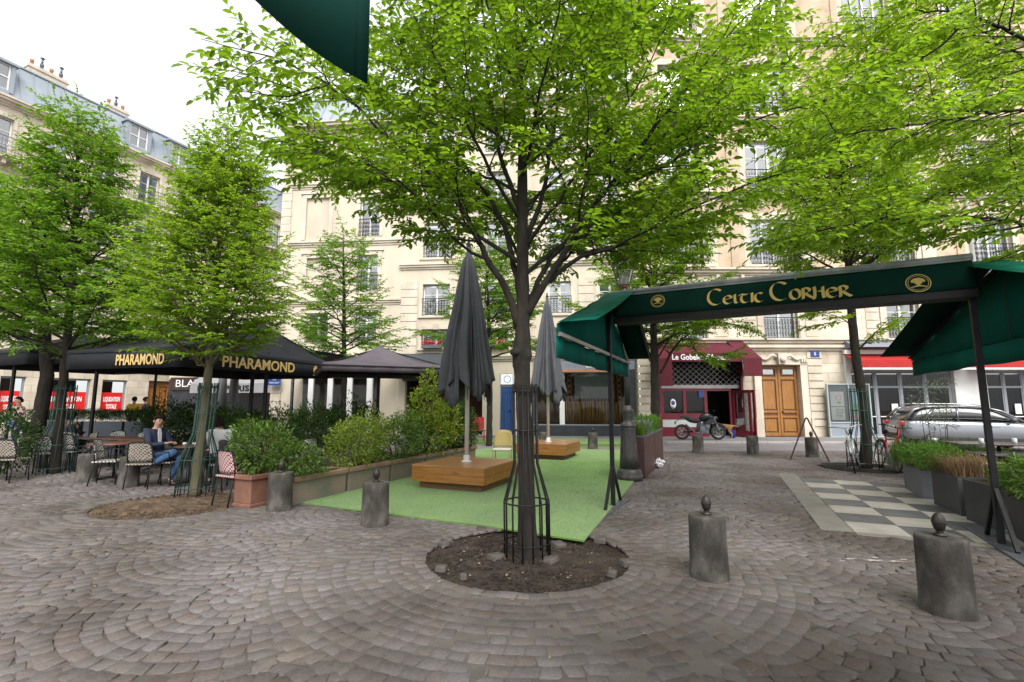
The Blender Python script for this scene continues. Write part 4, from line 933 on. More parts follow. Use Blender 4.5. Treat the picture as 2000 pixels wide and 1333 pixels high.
# ================================================================ vegetation
M("bark", (.012, .009, .007), (.035, .027, .021), 9, .95, bump=1.0, bscale=22, stretch=(1, 1, .25), c3=(.02, .016, .012))
M("bark_olive", (.07, .065, .035), (.13, .115, .07), 9, .95, bump=.8, bscale=22, stretch=(1, 1, .25))
LEAF_A = leafmat("leaf_spring", (.048, .115, .007), (.155, .27, .016), (.30, .50, .02), .5)
LEAF_B = leafmat("leaf_deep", (.038, .11, .009), (.125, .245, .018), (.26, .48, .025), .48)
LEAF_C = leafmat("leaf_yellow", (.085, .19, .012), (.21, .34, .022), (.37, .58, .025), .5)
def leaves_obj(name, Bp, D, Nn, S, mat_, parent=None, width=.5, **kw):
    Bp, D, Nn, S = (np.asarray(a, float) for a in (Bp, D, Nn, S))
    D /= np.linalg.norm(D, axis=1, keepdims=True) + 1e-9
    Nn = Nn - D * (Nn * D).sum(1, keepdims=True); Nn /= np.linalg.norm(Nn, axis=1, keepdims=True) + 1e-9
    Sd = np.cross(D, Nn); s = S[:, None]; k = len(Bp); wv = width
    v = np.zeros((k, 6, 3))
    v[:, 0] = Bp; v[:, 1] = Bp + s * (D * .32 + Sd * .46 * wv + Nn * .07); v[:, 2] = Bp + s * (D * .72 + Sd * .36 * wv + Nn * .03); v[:, 3] = Bp + s * (D - Nn * .12)
    v[:, 4] = Bp + s * (D * .72 - Sd * .36 * wv + Nn * .03); v[:, 5] = Bp + s * (D * .32 - Sd * .46 * wv + Nn * .07)
    f = (np.arange(k)[:, None, None] * 6 + np.array([[0, 1, 2, 3], [0, 3, 4, 5]])[None]).reshape(-1, 4)
    return np_mesh(name, v.reshape(-1, 3), f, mat_, parent, **kw)
class Tree:
    def __init__(s, seed): s.r = random.Random(seed); s.limbs = MB(); s.tr = MB(); s.B = []; s.D = []; s.N = []; s.S = []; s.leaf = .075; s.lsp = .036; s.l2sp = .26; s.l3sp = .13; s.zdamp = .35; s.l2len = 1.0; s.l3len = .42; s.thin = 1.0; s.clip = None
    def rv(s, a=1.0): return Vector((s.r.gauss(0, a), s.r.gauss(0, a), s.r.gauss(0, a)))
    def path(s, p, d, L, seg, wob, trop=Vector((0, 0, 0))):
        pts = [Vector(p)]; d = Vector(d).normalized(); n = max(2, int(L / seg))
        for _ in range(n):
            d = (d + s.rv(wob) + trop).normalized(); pts.append(pts[-1] + d * (L / n))
        return pts
    def twig(s, p, d, L):
        if s.clip and s.clip(p): return
        pts = s.path(p, d, L, .07, .1, Vector((0, 0, -.035)))
        if L > .15: s.limbs.tube(pts, [.0035 * (1 - .6 * i / len(pts)) for i in range(len(pts))], 3, 0, False)
        n = int(L / s.lsp); side = 1
        for i in range(n + 1):
            t = min(.999, (i + .5) / (n + 1)) * (len(pts) - 1); k = int(t); q = pts[k].lerp(pts[k + 1], t - k); dd = (pts[k + 1] - pts[k]).normalized()
            if i == n: q = pts[-1]
            if s.r.random() > s.thin: side = -side; continue
            sd = Vector((0, 0, 1)).cross(dd); sd = sd.normalized() if sd.length > .1 else Vector((1, 0, 0))
            ld = (dd * (.75 if i < n else 1.2) + sd * side * (.8 if i < n else .1) + s.rv(.22) + Vector((0, 0, -.22))).normalized(); side = -side
            s.B.append(q[:]); s.D.append(ld[:]); nn = Vector((0, 0, 1)) + s.rv(.38); s.N.append(nn[:]); s.S.append(s.leaf * s.r.uniform(.6, 1.2))
    def second(s, p, d, L, r):
        if s.clip and s.clip(p + d.normalized() * L * .6): return
        pts = s.path(p, d, L, .14, .09, Vector((0, 0, -.01))); k = len(pts)
        s.limbs.tube(pts, [r * (1 - .8 * i / (k - 1)) + .002 for i in range(k)], 4, 0, False)
        n = max(2, int(L / s.l3sp)); side = s.r.choice((-1, 1))
        for i in range(n):
            t = (.12 + .88 * (i + .5) / n) * (k - 1); j = min(int(t), k - 2); q = pts[j].lerp(pts[j + 1], t - j); dd = (pts[j + 1] - pts[j]).normalized()
            sd = Vector((0, 0, 1)).cross(dd); sd = sd.normalized() if sd.length > .1 else Vector((1, 0, 0))
            nd = dd * .7 + sd * side * .8 + s.rv(.16); nd.z = nd.z * s.zdamp + .02; side = -side
            s.twig(q, nd, s.l3len * s.r.uniform(.55, 1.15) * (1 - .45 * i / n))
        s.twig(pts[-1], pts[-1] - pts[-2], s.l3len * .7)
    def limb(s, pts, r0, start=.3, r1=.006, sub=None):
        """limb along given points with side branches"""
        k = len(pts); Lt = sum((pts[i + 1] - pts[i]).length for i in range(k - 1))
        m = max(k, int(Lt / .16)); q = []
        for i in range(m + 1):                                   # Catmull-Rom resampling
            t = i / m * (k - 1); j = min(int(t), k - 2); f = t - j
            a, b, c, e = pts[max(j - 1, 0)], pts[j], pts[j + 1], pts[min(j + 2, k - 1)]
            q.append(.5 * ((2 * b) + (c - a) * f + (2 * a - 5 * b + 4 * c - e) * f * f + (3 * b - a - 3 * c + e) * f ** 3) + s.rv(.008))
        rs = [r0 + (r1 - r0) * (i / m) ** .8 for i in range(m + 1)]
        if s.clip:
            kk = next((i for i in range(m + 1) if s.clip(q[i])), m + 1)
            kk -= 3 if kk <= m else 0
            if kk < 4: return q
            Lt *= (kk - 1) / m; q = q[:kk]; m = kk - 1; rs = [r0 + (r1 - r0) * (i / m) ** .8 for i in range(m + 1)]
        s.limbs.tube(q, rs, 8 if r0 > .025 else 5, 0, True)
        d = start * Lt; side = s.r.choice((-1, 1))
        while d < Lt:
            t = d / Lt * m; j = min(int(t), m - 1); p = q[j].lerp(q[j + 1], t - j); dd = (q[j + 1] - q[j]).normalized()
            sd = Vector((0, 0, 1)).cross(dd); sd = sd.normalized() if sd.length > .15 else Vector((math.cos(d * 9), math.sin(d * 9), 0))
            nd = dd * .75 + sd * side * .75 + s.rv(.2); nd.z *= .55; side = -side
            fr = 1 - d / Lt
            s.second(p, nd, s.l2len * (.45 + .75 * fr) * s.r.uniform(.75, 1.2), max(.004, rs[j] * .4)); d += s.l2sp * s.r.uniform(.7, 1.3)
        s.second(q[-1], q[-1] - q[-2], s.l2len * .5, .005)
        return q
    def auto(s, p, az, el, L, r0, start=.3, up=.03, flat=0.0):
        d = Vector((math.cos(az) * math.cos(el), math.sin(az) * math.cos(el), math.sin(el)))
        pts = s.path(p, d, L, .35, .06, Vector((0, 0, up - flat))); return s.limb(pts, r0, start)
    def finish(s, name, label, base, trunk_pts, trunk_r, bark, leafm, group=None, n=14):
        T = thing(name, label, "tree", tuple(base), group=group); inv = Matrix.Translation(-Vector(base))
        # trunk: tapered tube, uneven radius
        m = s.tr; k = len(trunk_pts)
        m.tube(trunk_pts, trunk_r, n, 0)
        for mb in (s.tr, s.limbs): mb.v = [tuple(inv @ Vector(p)) for p in mb.v]
        s.tr.build("trunk", bark, T); s.limbs.build("branches", bark, T)
        B = np.array(s.B) - np.array(base[:])[None]
        leaves_obj("crown", B, s.D, s.N, s.S, leafm, T)
        print(name, len(B)); return T
def resample(pts, m, r=None, jit=0.0, seed=1):
    rnd = random.Random(seed); k = len(pts); out = []; ro = []
    for i in range(m + 1):
        t = i / m * (k - 1); j = min(int(t), k - 2); f = t - j
        out.append(pts[j].lerp(pts[j + 1], f) + Vector((rnd.gauss(0, jit), rnd.gauss(0, jit), 0)))
        if r: ro.append((r[j] + (r[j + 1] - r[j]) * f) * (1 + rnd.gauss(0, .03)))
    return out, ro
# --- the big tree in the middle
T = Tree(3); T.leaf = .093; T.lsp = .032; T.l2sp = .155; T.l3sp = .095; T.l2len = 1.05; T.clip = lambda p: math.hypot(p.x - TREE.x, p.y - TREE.y) > (3.15 if p.x < 0 else 3.9)
trp = [TREE + Vector((0, 0, -.08)), TREE + Vector((.0, 0, .08)), P(1028, 950, 5.36), P(1023, 800, 5.36), P(1019, 720, 5.36), P(1019, 690, 5.36), P(1021, 660, 5.36), P(1022, 560, 5.38), P(1020, 430, 5.4), P(1020, 300, 5.4), P(1016, 160, 5.42), P(1006, 0, 5.45), P(1003, -160, 5.5)]
tr_r = [.145, .104, .085, .082, .092, .11, .088, .068, .066, .052, .038, .026, .012]
tp, rr = resample(trp, 60, tr_r, .003)
T.tr.lathe([(0, -.04), (.05, -.03), (.062, 0), (.045, .04), (0, .05)], trp[5] + Vector((-.07, -.075, .0)), 10)
lim = [
    ([(1012, 640, 5.36), (985, 560, 5.3), (952, 505, 5.22), (925, 450, 5.15), (870, 370, 5.0), (760, 265, 4.75), (640, 165, 4.5), (520, 110, 4.2)], .048, .35),
    ([(1018, 590, 5.4), (1000, 500, 5.6), (975, 420, 5.8), (905, 320, 6.0), (800, 225, 6.1), (700, 160, 6.1), (600, 120, 6.1)], .042, .3),
    ([(1030, 615, 5.36), (1060, 560, 5.28), (1098, 500, 5.18), (1140, 430, 5.05), (1190, 365, 4.95), (1260, 275, 4.75), (1345, 165, 4.5), (1440, 50, 4.3)], .05, .35),
    ([(1032, 600, 5.4), (1062, 530, 5.6), (1115, 450, 5.8), (1150, 350, 6.0), (1185, 220, 6.2), (1210, 90, 6.4)], .04, .3),
    ([(1070, 548, 5.28), (1130, 505, 5.2), (1190, 488, 5.05), (1270, 450, 4.9), (1380, 395, 4.6), (1500, 345, 4.2)], .032, .3),
    ([(1026, 480, 5.4), (1058, 380, 5.4), (1082, 250, 5.4), (1092, 120, 5.4), (1100, -20, 5.4)], .036, .3),
    ([(1020, 430, 5.4), (985, 330, 5.3), (960, 220, 5.1), (950, 100, 5.0), (940, -40, 4.9)], .036, .3),
    ([(960, 515, 5.25), (900, 480, 5.1), (830, 400, 4.9), (740, 330, 4.6), (640, 300, 4.3)], .02, .35),
    ([(870, 370, 5.0), (760, 350, 5.2), (680, 310, 5.4), (560, 250, 5.6)], .016, .2),
    ([(640, 165, 4.5), (540, 190, 4.4), (460, 150, 4.35), (390, 110, 4.3)], .012, .1),
    ([(620, 200, 4.6), (540, 230, 4.5), (470, 200, 4.5), (420, 185, 4.4)], .010, .1),
    ([(1190, 365, 4.95), (1290, 330, 4.9), (1400, 260, 4.7), (1520, 220, 4.5), (1640, 190, 4.3)], .02, .2),
    ([(1130, 495, 5.2), (1210, 480, 5.5), (1320, 450, 5.8), (1450, 400, 6.1)], .02, .3),
    ([(1050, 570, 5.4), (1090, 520, 6.0), (1160, 450, 6.6), (1260, 380, 7.1), (1340, 330, 7.5)], .028, .3),
    ([(1190, 365, 4.95), (1300, 260, 5.2), (1400, 140, 5.5), (1480, 40, 5.8)], .024, .2),
    ([(1150, 340, 6.0), (1240, 260, 6.3), (1330, 150, 6.6), (1400, 50, 6.8)], .022, .2),
    ([(1022, 540, 5.4), (1000, 470, 6.0), (950, 400, 6.7), (880, 350, 7.2), (800, 330, 7.6)], .028, .3),
]
for pl_, r0, st in lim: T.limb([P(*q) for q in pl_], r0, st)
for i in range(26):
    z = 3.0 + i * .165; az = i * 2.4 + .6; base = P(1021, 500, 5.4).copy(); base.z = z
    L = 3.2 - .05 * i + T.r.uniform(-.2, .3)
    toward = math.sin(az) < -.3
    T.auto(base, az, R(46 if toward else 40), (L * .72 if toward else L), .03 - .001 * i, .3, .0, .02)
T.finish("tree", "big spring green tree in the round earth pit in the middle of the square", TREE, tp, rr, MATS["bark"], LEAF_A, n=20)
# --- the tree beyond the right edge whose boughs reach into the picture
T = Tree(12); T.leaf = .090; T.lsp = .033; T.l2sp = .15; T.l3sp = .095; T.l2len = 1.1
RB = Vector((8.6, 6.6, 0))
for pl_, r0, st in [
    ([(2420, 420, 6.4), (2200, 270, 5.6), (2000, 217, 5.1), (1800, 243, 4.9), (1610, 266, 4.6)], .032, .25),
    ([(2450, 560, 6.5), (2200, 480, 5.8), (2040, 445, 5.4), (1900, 425, 5.2), (1720, 430, 5.0), (1590, 455, 4.8)], .034, .2),
    ([(2420, 300, 6.4), (2200, 160, 5.8), (2000, 76, 5.4), (1890, 30, 5.2), (1780, 20, 5.1)], .045, .3),
    ([(2430, 420, 6.5), (2200, 380, 6.2), (2000, 340, 6.0), (1850, 380, 5.9), (1720, 420, 5.8), (1640, 400, 5.7)], .024, .15),
    ([(1890, 40, 5.2), (1790, 120, 5.4), (1700, 100, 5.6), (1590, 90, 5.8)], .016, .1),
    ([(2200, 300, 6.6), (2050, 180, 6.8), (1930, 170, 7), (1830, 130, 7.1)], .02, .1),
    ([(2200, 330, 6.8), (2000, 290, 7.2), (1850, 200, 7.6), (1700, 190, 7.9), (1580, 150, 8.0)], .022, .1),
    ([(2100, 160, 6.4), (1950, 90, 6.8), (1800, 50, 7.2), (1680, 40, 7.4)], .02, .1),
]: T.limb([P(*q) for q in pl_], r0, st)
for i in range(9): T.auto(RB + Vector((0, 0, 3.6 + i * .5)), i * 2.4, R(40), 2.6, .03, .3, 0, .02)
tp, rr = resample([RB + Vector((0, 0, -.05)), RB + Vector((0, 0, 2.5)), RB + Vector((-.1, -.1, 4.5)), RB + Vector((-.1, 0, 8))], 20, [.17, .13, .1, .02], .004)
T.finish("tree", "tree just beyond the right edge whose boughs hang over the green awning", RB, tp, rr, MATS["bark"], LEAF_C)
# --- smaller trees
def small_tree(seed, base, path, radii, z0, z1, crown, nl, leafm, label, leaf=.07, up=.06, el=(35, 62), bark="bark", l2=.8, thin=1.0, zd=.35, l3=.36, extra=None, l2sp=.17):
    T = Tree(seed); T.leaf = leaf; T.l2len = l2; T.l2sp = l2sp; T.l3sp = .105; T.l3len = l3; T.thin = thin; T.zdamp = zd; T.leaf = leaf * 1.5; T.lsp = leaf * .52; T.l3sp = .088; nl = int(nl * 1.5)
    tp, rr = resample(path, 40, radii, .004, seed)
    for i in range(nl):
        f = i / max(1, nl - 1); z = z0 + (z1 - z0) * f ** 1.1
        j = min(range(len(tp)), key=lambda q: abs(tp[q].z - z)); p = tp[j]
        prof = crown(f); T.auto(p, i * 2.4 + seed + T.r.uniform(-.3, .3), R(el[0] + (el[1] - el[0]) * f), prof * T.r.uniform(.85, 1.12), max(.008, rr[j] * .45), .22, up)
    T.second(tp[-1], tp[-1] - tp[-3], .5, .006)
    if extra:
        for pl_, r0, st in extra: T.limb([P(*q) for q in pl_], r0, st)
    return T.finish("tree", label, base, tp, rr, MATS[bark], leafm, n=12)
b = TREE1
small_tree(21, b, [b + Vector((0, 0, -.05)), P(113, 850, b.y), P(128, 700, b.y), P(140, 560, b.y), P(150, 400, b.y), P(152, 225, b.y)], [.12, .095, .085, .075, .055, .012], 2.5, 8.0,
           lambda f: 2.9 - 2.3 * f ** .85, 34, LEAF_B, "tall layered tree in an iron guard, leftmost behind the stone bollards", .075, .035, (18, 60), l2=.95, l3=.42)
b = TREE2
small_tree(22, b, [b + Vector((0, 0, -.05)), P(393, 850, b.y), P(408, 720, b.y), P(420, 600, b.y), P(432, 440, b.y), P(440, 285, b.y)], [.085, .075, .066, .055, .035, .008], 2.15, 5.9,
           lambda f: 1.8 - 1.15 * f, 54, LEAF_C, "slender leaning tree with upright branches in a green iron guard beside the seated couple", .055, .09, (28, 74), "bark_olive", l2=.7, l3=.34, thin=1.0, l2sp=.17)
b = Vector(P(62, 787, 14.6)); b.z = 0
small_tree(23, b, [b + Vector((-.1, 0, -.05)), P(75, 830, 14.6), P(92, 735, 14.6), P(85, 620, 14.6), P(40, 500, 14.6), P(20, 400, 14.6)], [.2, .19, .17, .13, .08, .02], 3.6, 7.6,
           lambda f: 2.6 - 1.5 * f, 18, LEAF_B, "thick leaning tree at the far left behind the black canopy", .08, .02, (15, 55), l2=1.0, l3=.45)
b = Vector(P(673, 787, 17.0)); b.z = 0
small_tree(24, b, [b + Vector((0, 0, -.05)), P(672, 690, 17), P(672, 600, 17), P(670, 450, 17)], [.1, .08, .06, .01], 2.7, 7.1,
           lambda f: 2.3 - 1.7 * f, 24, LEAF_B, "small airy tree in front of the smooth cream building, behind the open grey parasol", .075, .0, (14, 50), l2=.75, l3=.36, thin=.95)
b = G(955, 872)
small_tree(25, b, [b + Vector((0, 0, -.05)), P(957, 760, b.y), P(955, 640, b.y), P(950, 500, b.y)], [.12, .1, .075, .012], 3.3, 6.9,
           lambda f: 2.5 - 1.5 * f, 20, LEAF_B, "dark trunked tree before the restaurant front, half hidden by the nearest closed parasol", .08, .0, (12, 50), l2=.85, l3=.4)
b = Vector(P(1281, 787, 16.8)); b.z = .0
small_tree(26, b, [b + Vector((0, 0, -.05)), P(1280, 800, 16.8), P(1278, 700, 16.8), P(1275, 600, 16.8), P(1283, 480, 16.8), P(1290, 400, 16.8)], [.17, .155, .14, .1, .06, .012], 3.4, 8.4,
           lambda f: 2.9 - 1.4 * f, 24, LEAF_A, "tree standing by the burgundy pub awning behind the brown plank planters", .08, .02, (15, 60), l2=1.0, l3=.42,
           extra=[([(1290, 730, 16.7), (1325, 670, 16.4), (1390, 630, 16.2), (1455, 640, 16)], .05, .3), ([(1285, 700, 16.8), (1330, 640, 16.2), (1370, 700, 16.0), (1420, 690, 16)], .03, .3)])
b = TREEB
small_tree(27, b, [b + Vector((0, 0, -.05)), P(1692, 850, b.y), P(1684, 770, b.y), P(1672, 700, b.y), P(1664, 620, b.y), P(1655, 480, b.y), P(1645, 330, b.y), P(1640, 230, b.y)], [.14, .12, .11, .10, .095, .075, .045, .012], 4.6, 8.4,
           lambda f: 2.7 - 1.0 * f, 24, LEAF_C, "crooked tree with two bicycles leaning on its guard", .08, .05, (25, 65), l2=.95, l3=.42,
           extra=[([(1670, 690, b.y), (1700, 660, b.y - .2), (1725, 635, b.y - .3)], .03, .3), ([(1668, 640, b.y), (1640, 620, b.y - .2), (1610, 612, b.y - .3)], .02, .3)])
# --- iron tree guards
M("guard_green", (.012, .045, .035), (.02, .06, .045), 5, .5, metal=.2)
def tree_guard(base, label, r0=.24, r1=.13, z1=.55, z2=.95, top=1.8, n=14, lean=(0, 0), mat_="guard_green"):
    T_ = thing("tree_guard", label, "tree guard", tuple(base), group="iron tree guards")
    for k in range(n):
        q = 2 * math.pi * k / n; c, s_ = math.cos(q), math.sin(q); mb = MB()
        f = lambda r, z: (r * c + lean[0] * z, r * s_ + lean[1] * z, z)
        mb.tube([f(r0, -.04), f(r0, z1), f(r1, z2), f(r1, top)], .009, 6); mb.build("rod", MATS[mat_], T_)
    for (r, z) in ((r0, .14), (r0, z1), (r1, z2 + .35), (r1, top - .08)):
        mb = MB(); mb.ring((lean[0] * z, lean[1] * z, z), r, .009, 24); mb.build("hoop", MATS[mat_], T_)
    return T_
tree_guard(TREE, "bottle shaped iron guard round the big tree in the middle", lean=(-.012, 0), mat_="iron_black")
tree_guard(TREE2, "green bottle shaped guard round the slender leaning tree", .30, .15, .62, 1.05, 1.95, lean=(.055, 0))
tree_guard(TREE1, "bottle shaped guard round the tall layered tree on the left", .36, .2, .65, 1.1, 2.0, lean=(.03, 0))
tree_guard(TREEB, "bottle shaped guard with bicycles leaning on it", .36, .2, .6, 1.05, 1.95)
# iron grate round the bicycle tree
mb = MB()
for r in np.arange(.42, 1.0, .075): mb.ring((TREEB.x, TREEB.y, .012), r, .014, 40, 0, 'z', 4)
for k in range(12): q = k * math.pi / 6; mb.bar((TREEB.x + .4 * math.cos(q), TREEB.y + .4 * math.sin(q), .012), (TREEB.x + 1.0 * math.cos(q), TREEB.y + 1.0 * math.sin(q), .012), .03, .02)
mb.build("tree_grate", MATS["iron_black"], label="round cast iron grate under the bicycles", cat="tree grate")

# --- shrubs
SH_D = leafmat("shrub_dark", (.012, .040, .010), (.075, .145, .03), (.07, .16, .02), .25, .35)
SH_M = leafmat("shrub_mid", (.022, .07, .012), (.17, .27, .045), (.16, .30, .03), .3, .35)
SH_Y = leafmat("shrub_yellow", (.045, .12, .015), (.38, .44, .06), (.32, .45, .04), .4, .4)
SH_P = leafmat("shrub_pale", (.12, .16, .11), (.24, .28, .20), (.15, .2, .1), .25, .5)
SH_B = leafmat("grass_bright", (.04, .13, .015), (.13, .27, .035), (.16, .33, .03), .35, .5)
DRY = leafmat("dry_grass", (.15, .09, .05), (.36, .25, .14), (.3, .2, .1), .3, .7)
M("stem", (.05, .035, .02), (.09, .06, .035), 8, .9)
def bush(name, label, base, blobs, leafm, n, leaf=.06, seed=1, cat="shrub", width=.45, shell=.55, group=None, rz=0, up=.25, stems=7):
    """blobs: list of (dx, dy, z, rx, ry, rz) ellipsoids in the local frame"""
    r = np.random.default_rng(seed); T_ = thing(name, label, cat, tuple(base), rz, group)
    vol = np.array([b[3] * b[4] * b[5] for b in blobs]); cnt = (n * vol ** .8 / (vol ** .8).sum()).astype(int)
    Bs, Ds = [], []
    for b, c in zip(blobs, cnt):
        d = r.normal(size=(c, 3)); d /= np.linalg.norm(d, axis=1, keepdims=True)
        lump = 1 + .18 * np.sin(d[:, 0] * 5 + b[0] * 9) * np.cos(d[:, 2] * 6 + b[2] * 7) + .14 * np.sin(d[:, 1] * 9 + d[:, 2] * 8 + b[1] * 5)
        rad = (shell + (1.0 - shell) * r.random(c) ** .5) * lump
        k = d * rad[:, None] * np.array(b[3:6]); p = k + np.array(b[0:3]); Bs.append(p)
        dd = d + r.normal(0, .55, (c, 3)); dd[:, 2] += up; Ds.append(dd)
    B = np.concatenate(Bs); D = np.concatenate(Ds); ok = B[:, 2] > .0; B, D = B[ok], D[ok]
    N_ = r.normal(0, .5, B.shape) + np.array([0, 0, 1.0]); S = leaf * r.uniform(.6, 1.25, len(B))
    leaves_obj("foliage", B, D, N_, S, leafm, T_, width)
    mb = MB(); rd = random.Random(seed)
    for b in blobs:
        for _ in range(stems):
            x, y = b[0] + rd.uniform(-.6, .6) * b[3], b[1] + rd.uniform(-.6, .6) * b[4]
            mb.tube([(b[0] * .8 + (x - b[0]) * .3, b[1] * .8 + (y - b[1]) * .3, 0), ((b[0] + x) / 2, (b[1] + y) / 2, b[2] * .6), (x, y, b[2] + b[5] * rd.uniform(.2, .8))], [.012, .008, .003], 4)
    mb.build("stems", MATS["stem"], T_)
    return T_
# planters along the turf: square pot first, then troughs running towards the buildings
M("terra", (.17, .078, .05), (.23, .115, .075), 4, .85, bump=.2, bscale=30, c3=(.20, .095, .062)); M("trough_side", (.15, .145, .12), (.25, .19, .145), 2.2, .9, bump=.3, c3=(.19, .18, .145)); M("trough_rim", (.22, .13, .085), (.28, .19, .135), 3, .85, bump=.2)
M("potting_soil", (.03, .02, .014), (.06, .04, .03), 12, .95, bump=.8)
POT = G(492, 987)
PT = thing("flower_pot", "square terracotta pot with a thick rim beside the stone bollard", "flower pot", tuple(POT), RZ_UV); PT.scale = (.87, .87, .95)
mb = MB(); s_ = .225
mb.box((0, 0, .03), (.46, .46, .06)); mb.box((0, 0, .25), (.42, .42, .38), taper=1.06); mb.build("body", MATS["terra"], PT, bevel=.012)
mb = MB()
for a, b_ in (((-.26, -.26), (.26, -.2)), ((-.26, .2), (.26, .26)), ((-.26, -.2), (-.2, .2)), ((.2, -.2), (.26, .2))): mb.box2((a[0], a[1], .44), (b_[0], b_[1], .52))
mb.build("rim", MATS["terra"], PT, bevel=.012); mb = MB(); mb.box((0, 0, .475), (.4, .4, .04)); mb.build("soil", MATS["potting_soil"], PT)
LINE0 = G(572, 990)
names = ["first trough of the row behind the terracotta pot, under the drooping shrub", "second trough of the row from the pot, with mossy streaks", "third trough of the row from the pot", "fourth trough of the row from the pot", "last trough of the row, beside the wicker chairs"]
TRO = []
LT = 1.24
for k in range(5):
    c = LINE0 + U * (LT * k + .6) - V * .24
    tt = thing("planter_trough", "weathered clay " + names[k], "planter", tuple(c), RZ_UV, "clay planter troughs along the turf"); TRO.append(c)
    if k == 0:
        mb = MB(); mb.box((0, 0, .2), (.42, 1.16, .4), taper=1.03); tb = mb.build("body", [MATS["trough_side"]], tt, bevel=.015)
        mb2 = MB(); mb2.box((.225, 0, .40), (.07, 1.2, .09)); mb2.box((-.225, 0, .40), (.07, 1.2, .09)); mb2.box((0, -.585, .40), (.38, .05, .0895)); mb2.box((0, .585, .40), (.38, .05, .0895)); tr_ = mb2.build("rim", [MATS["trough_rim"]], tt, bevel=.02)
        mb3 = MB(); mb3.box((0, 0, .4), (.38, 1.12, .05)); so_ = mb3.build("soil", MATS["potting_soil"], tt)
    else:
        for ch in (tb, tr_, so_): c2 = ch.copy(); COL.objects.link(c2); c2.parent = tt
def at_line(d, off=-.24, z=.4): p = LINE0 + U * d + V * off; return Vector((p.x, p.y, z))
bush("shrub", "drooping green and reddish shrub growing out of the terracotta pot", POT + Vector((0, 0, .46)), [(.05, .15, .42, .42, .45, .42), (.45, .35, .2, .42, .4, .34), (-.2, .0, .55, .25, .3, .3), (.62, .5, .05, .28, .28, .22)], SH_M, 5200, .06, 2, rz=RZ_UV, width=.42)
bush("shrub", "yellow green rounded shrub in the second trough", at_line(1.6), [(0, 0, .42, .42, .62, .46), (-.1, .5, .5, .4, .55, .5)], SH_Y, 4600, .055, 3, rz=RZ_UV)
bush("shrub", "dark glossy shrub in the third trough", at_line(2.9), [(0.05, 0, .4, .45, .62, .48), (-.1, .5, .6, .4, .5, .4)], SH_M, 4600, .06, 4, rz=RZ_UV)
bush("shrub", "tallest light green shrub with upright shoots in the fourth trough", at_line(4.2), [(0, 0, .5, .5, .6, .55), (-.1, -.1, 1.15, .36, .4, .45), (-.05, .0, 1.7, .2, .22, .32), (.1, .5, .7, .4, .5, .5)], SH_Y, 4300, .085, 5, rz=RZ_UV, up=.5)
bush("shrub", "dark leaved shrub in the last trough by the wicker chairs", at_line(5.6), [(0, 0, .55, .45, .7, .6), (.05, -.4, .9, .4, .4, .45)], SH_D, 5200, .07, 6, rz=RZ_UV)
# second line of shrubs behind, along the terrace
for k, (px_, Y_, z_, rx, rzz, lm, lb) in enumerate((
    (395, 14.0, .5, .8, .75, SH_D, "dark laurel shrub behind the seated man"), (470, 13.5, .5, .9, .62, SH_B, "bright green low shrub behind the seated woman"), (300 + 260, 13.2, .5, .95, .62, SH_M, "mid green shrub between the terrace poles"),
    (620, 12.0, .45, .7, .8, SH_D, "dark shrub with pale specks behind the yellow green one"), (690, 13.0, .4, .8, .95, SH_D, "tall dark shrub under the grey parasol"), (330, 15.0, .5, .75, .9, SH_D, "dark shrub with big leaves left of the seated man"))):
    c = P(px_, 787, Y_); c.z = 0
    bush("shrub", lb, (c.x, c.y, .35), [(0, 0, z_, rx, .5, rzz), (rx * .5, .1, z_ + .1, rx * .5, .45, rzz * .7), (-rx * .5, 0, z_, rx * .5, .45, rzz * .75)], lm, 3600, .085, 30 + k, group="shrubs behind the terrace")
c = P(20, 787, 10.5); c.z = 0
bush("shrub", "dark reddish shrub at the left edge behind a woven chair", (c.x, c.y, .1), [(0, 0, .75, .55, .5, .62)], SH_D, 3000, .07, 41)
# ================================================================ street furniture and terrace things
M("bollard_stone", (.030, .027, .023), (.125, .113, .098), 6, .9, bump=.35, bscale=80, c3=(.062, .056, .048), stretch=(1, 1, .6)); M("cast_iron", (.035, .03, .028), (.06, .05, .045), 10, .5, metal=.5, bump=.1)
def bollard(px_, py_, label, knob=True, first=[None]):
    p = G(px_, py_)
    if first[0] is None:
        T_ = thing("bollard", label, "bollard", tuple(p), random.uniform(0, 6), "stone bollards on the square")
        mb = MB(); mb.lathe([(.19, -.05), (.178, .0), (.172, .15), (.168, .53), (.166, .552), (.158, .562)], n=36); mb.lathe([(.158, .5622), (.02, .5624)], n=36, smooth=False); mb.build("post", MATS["bollard_stone"], T_)
        mb = MB(); mb.lathe([(.045, .565), (.045, .575), (.02, .585), (.018, .6), (.034, .612), (.043, .64), (.047, .67), (.04, .705), (.02, .73), (.006, .74), (0, .74)], n=18, flute=0); k_ = mb.build("knob", MATS["cast_iron"], T_)
        mb = MB(); mb.ring((0, 0, .668), .047, .0035, 18); mb.ring((0, 0, .595), .026, .004, 14); mb.build("knob_rings", MATS["cast_iron"], k_)
        first[0] = T_; return T_
    c = copy_tree(first[0], tuple(p), random.uniform(0, 6), label)
    if not knob:
        for ch in list(c.children):
            if ch.name.startswith("knob"):
                for g in list(ch.children): bpy.data.objects.remove(g)
                bpy.data.objects.remove(ch)
    c.scale = (random.uniform(.97, 1.03),) * 2 + (random.uniform(.98, 1.02),)
    return c
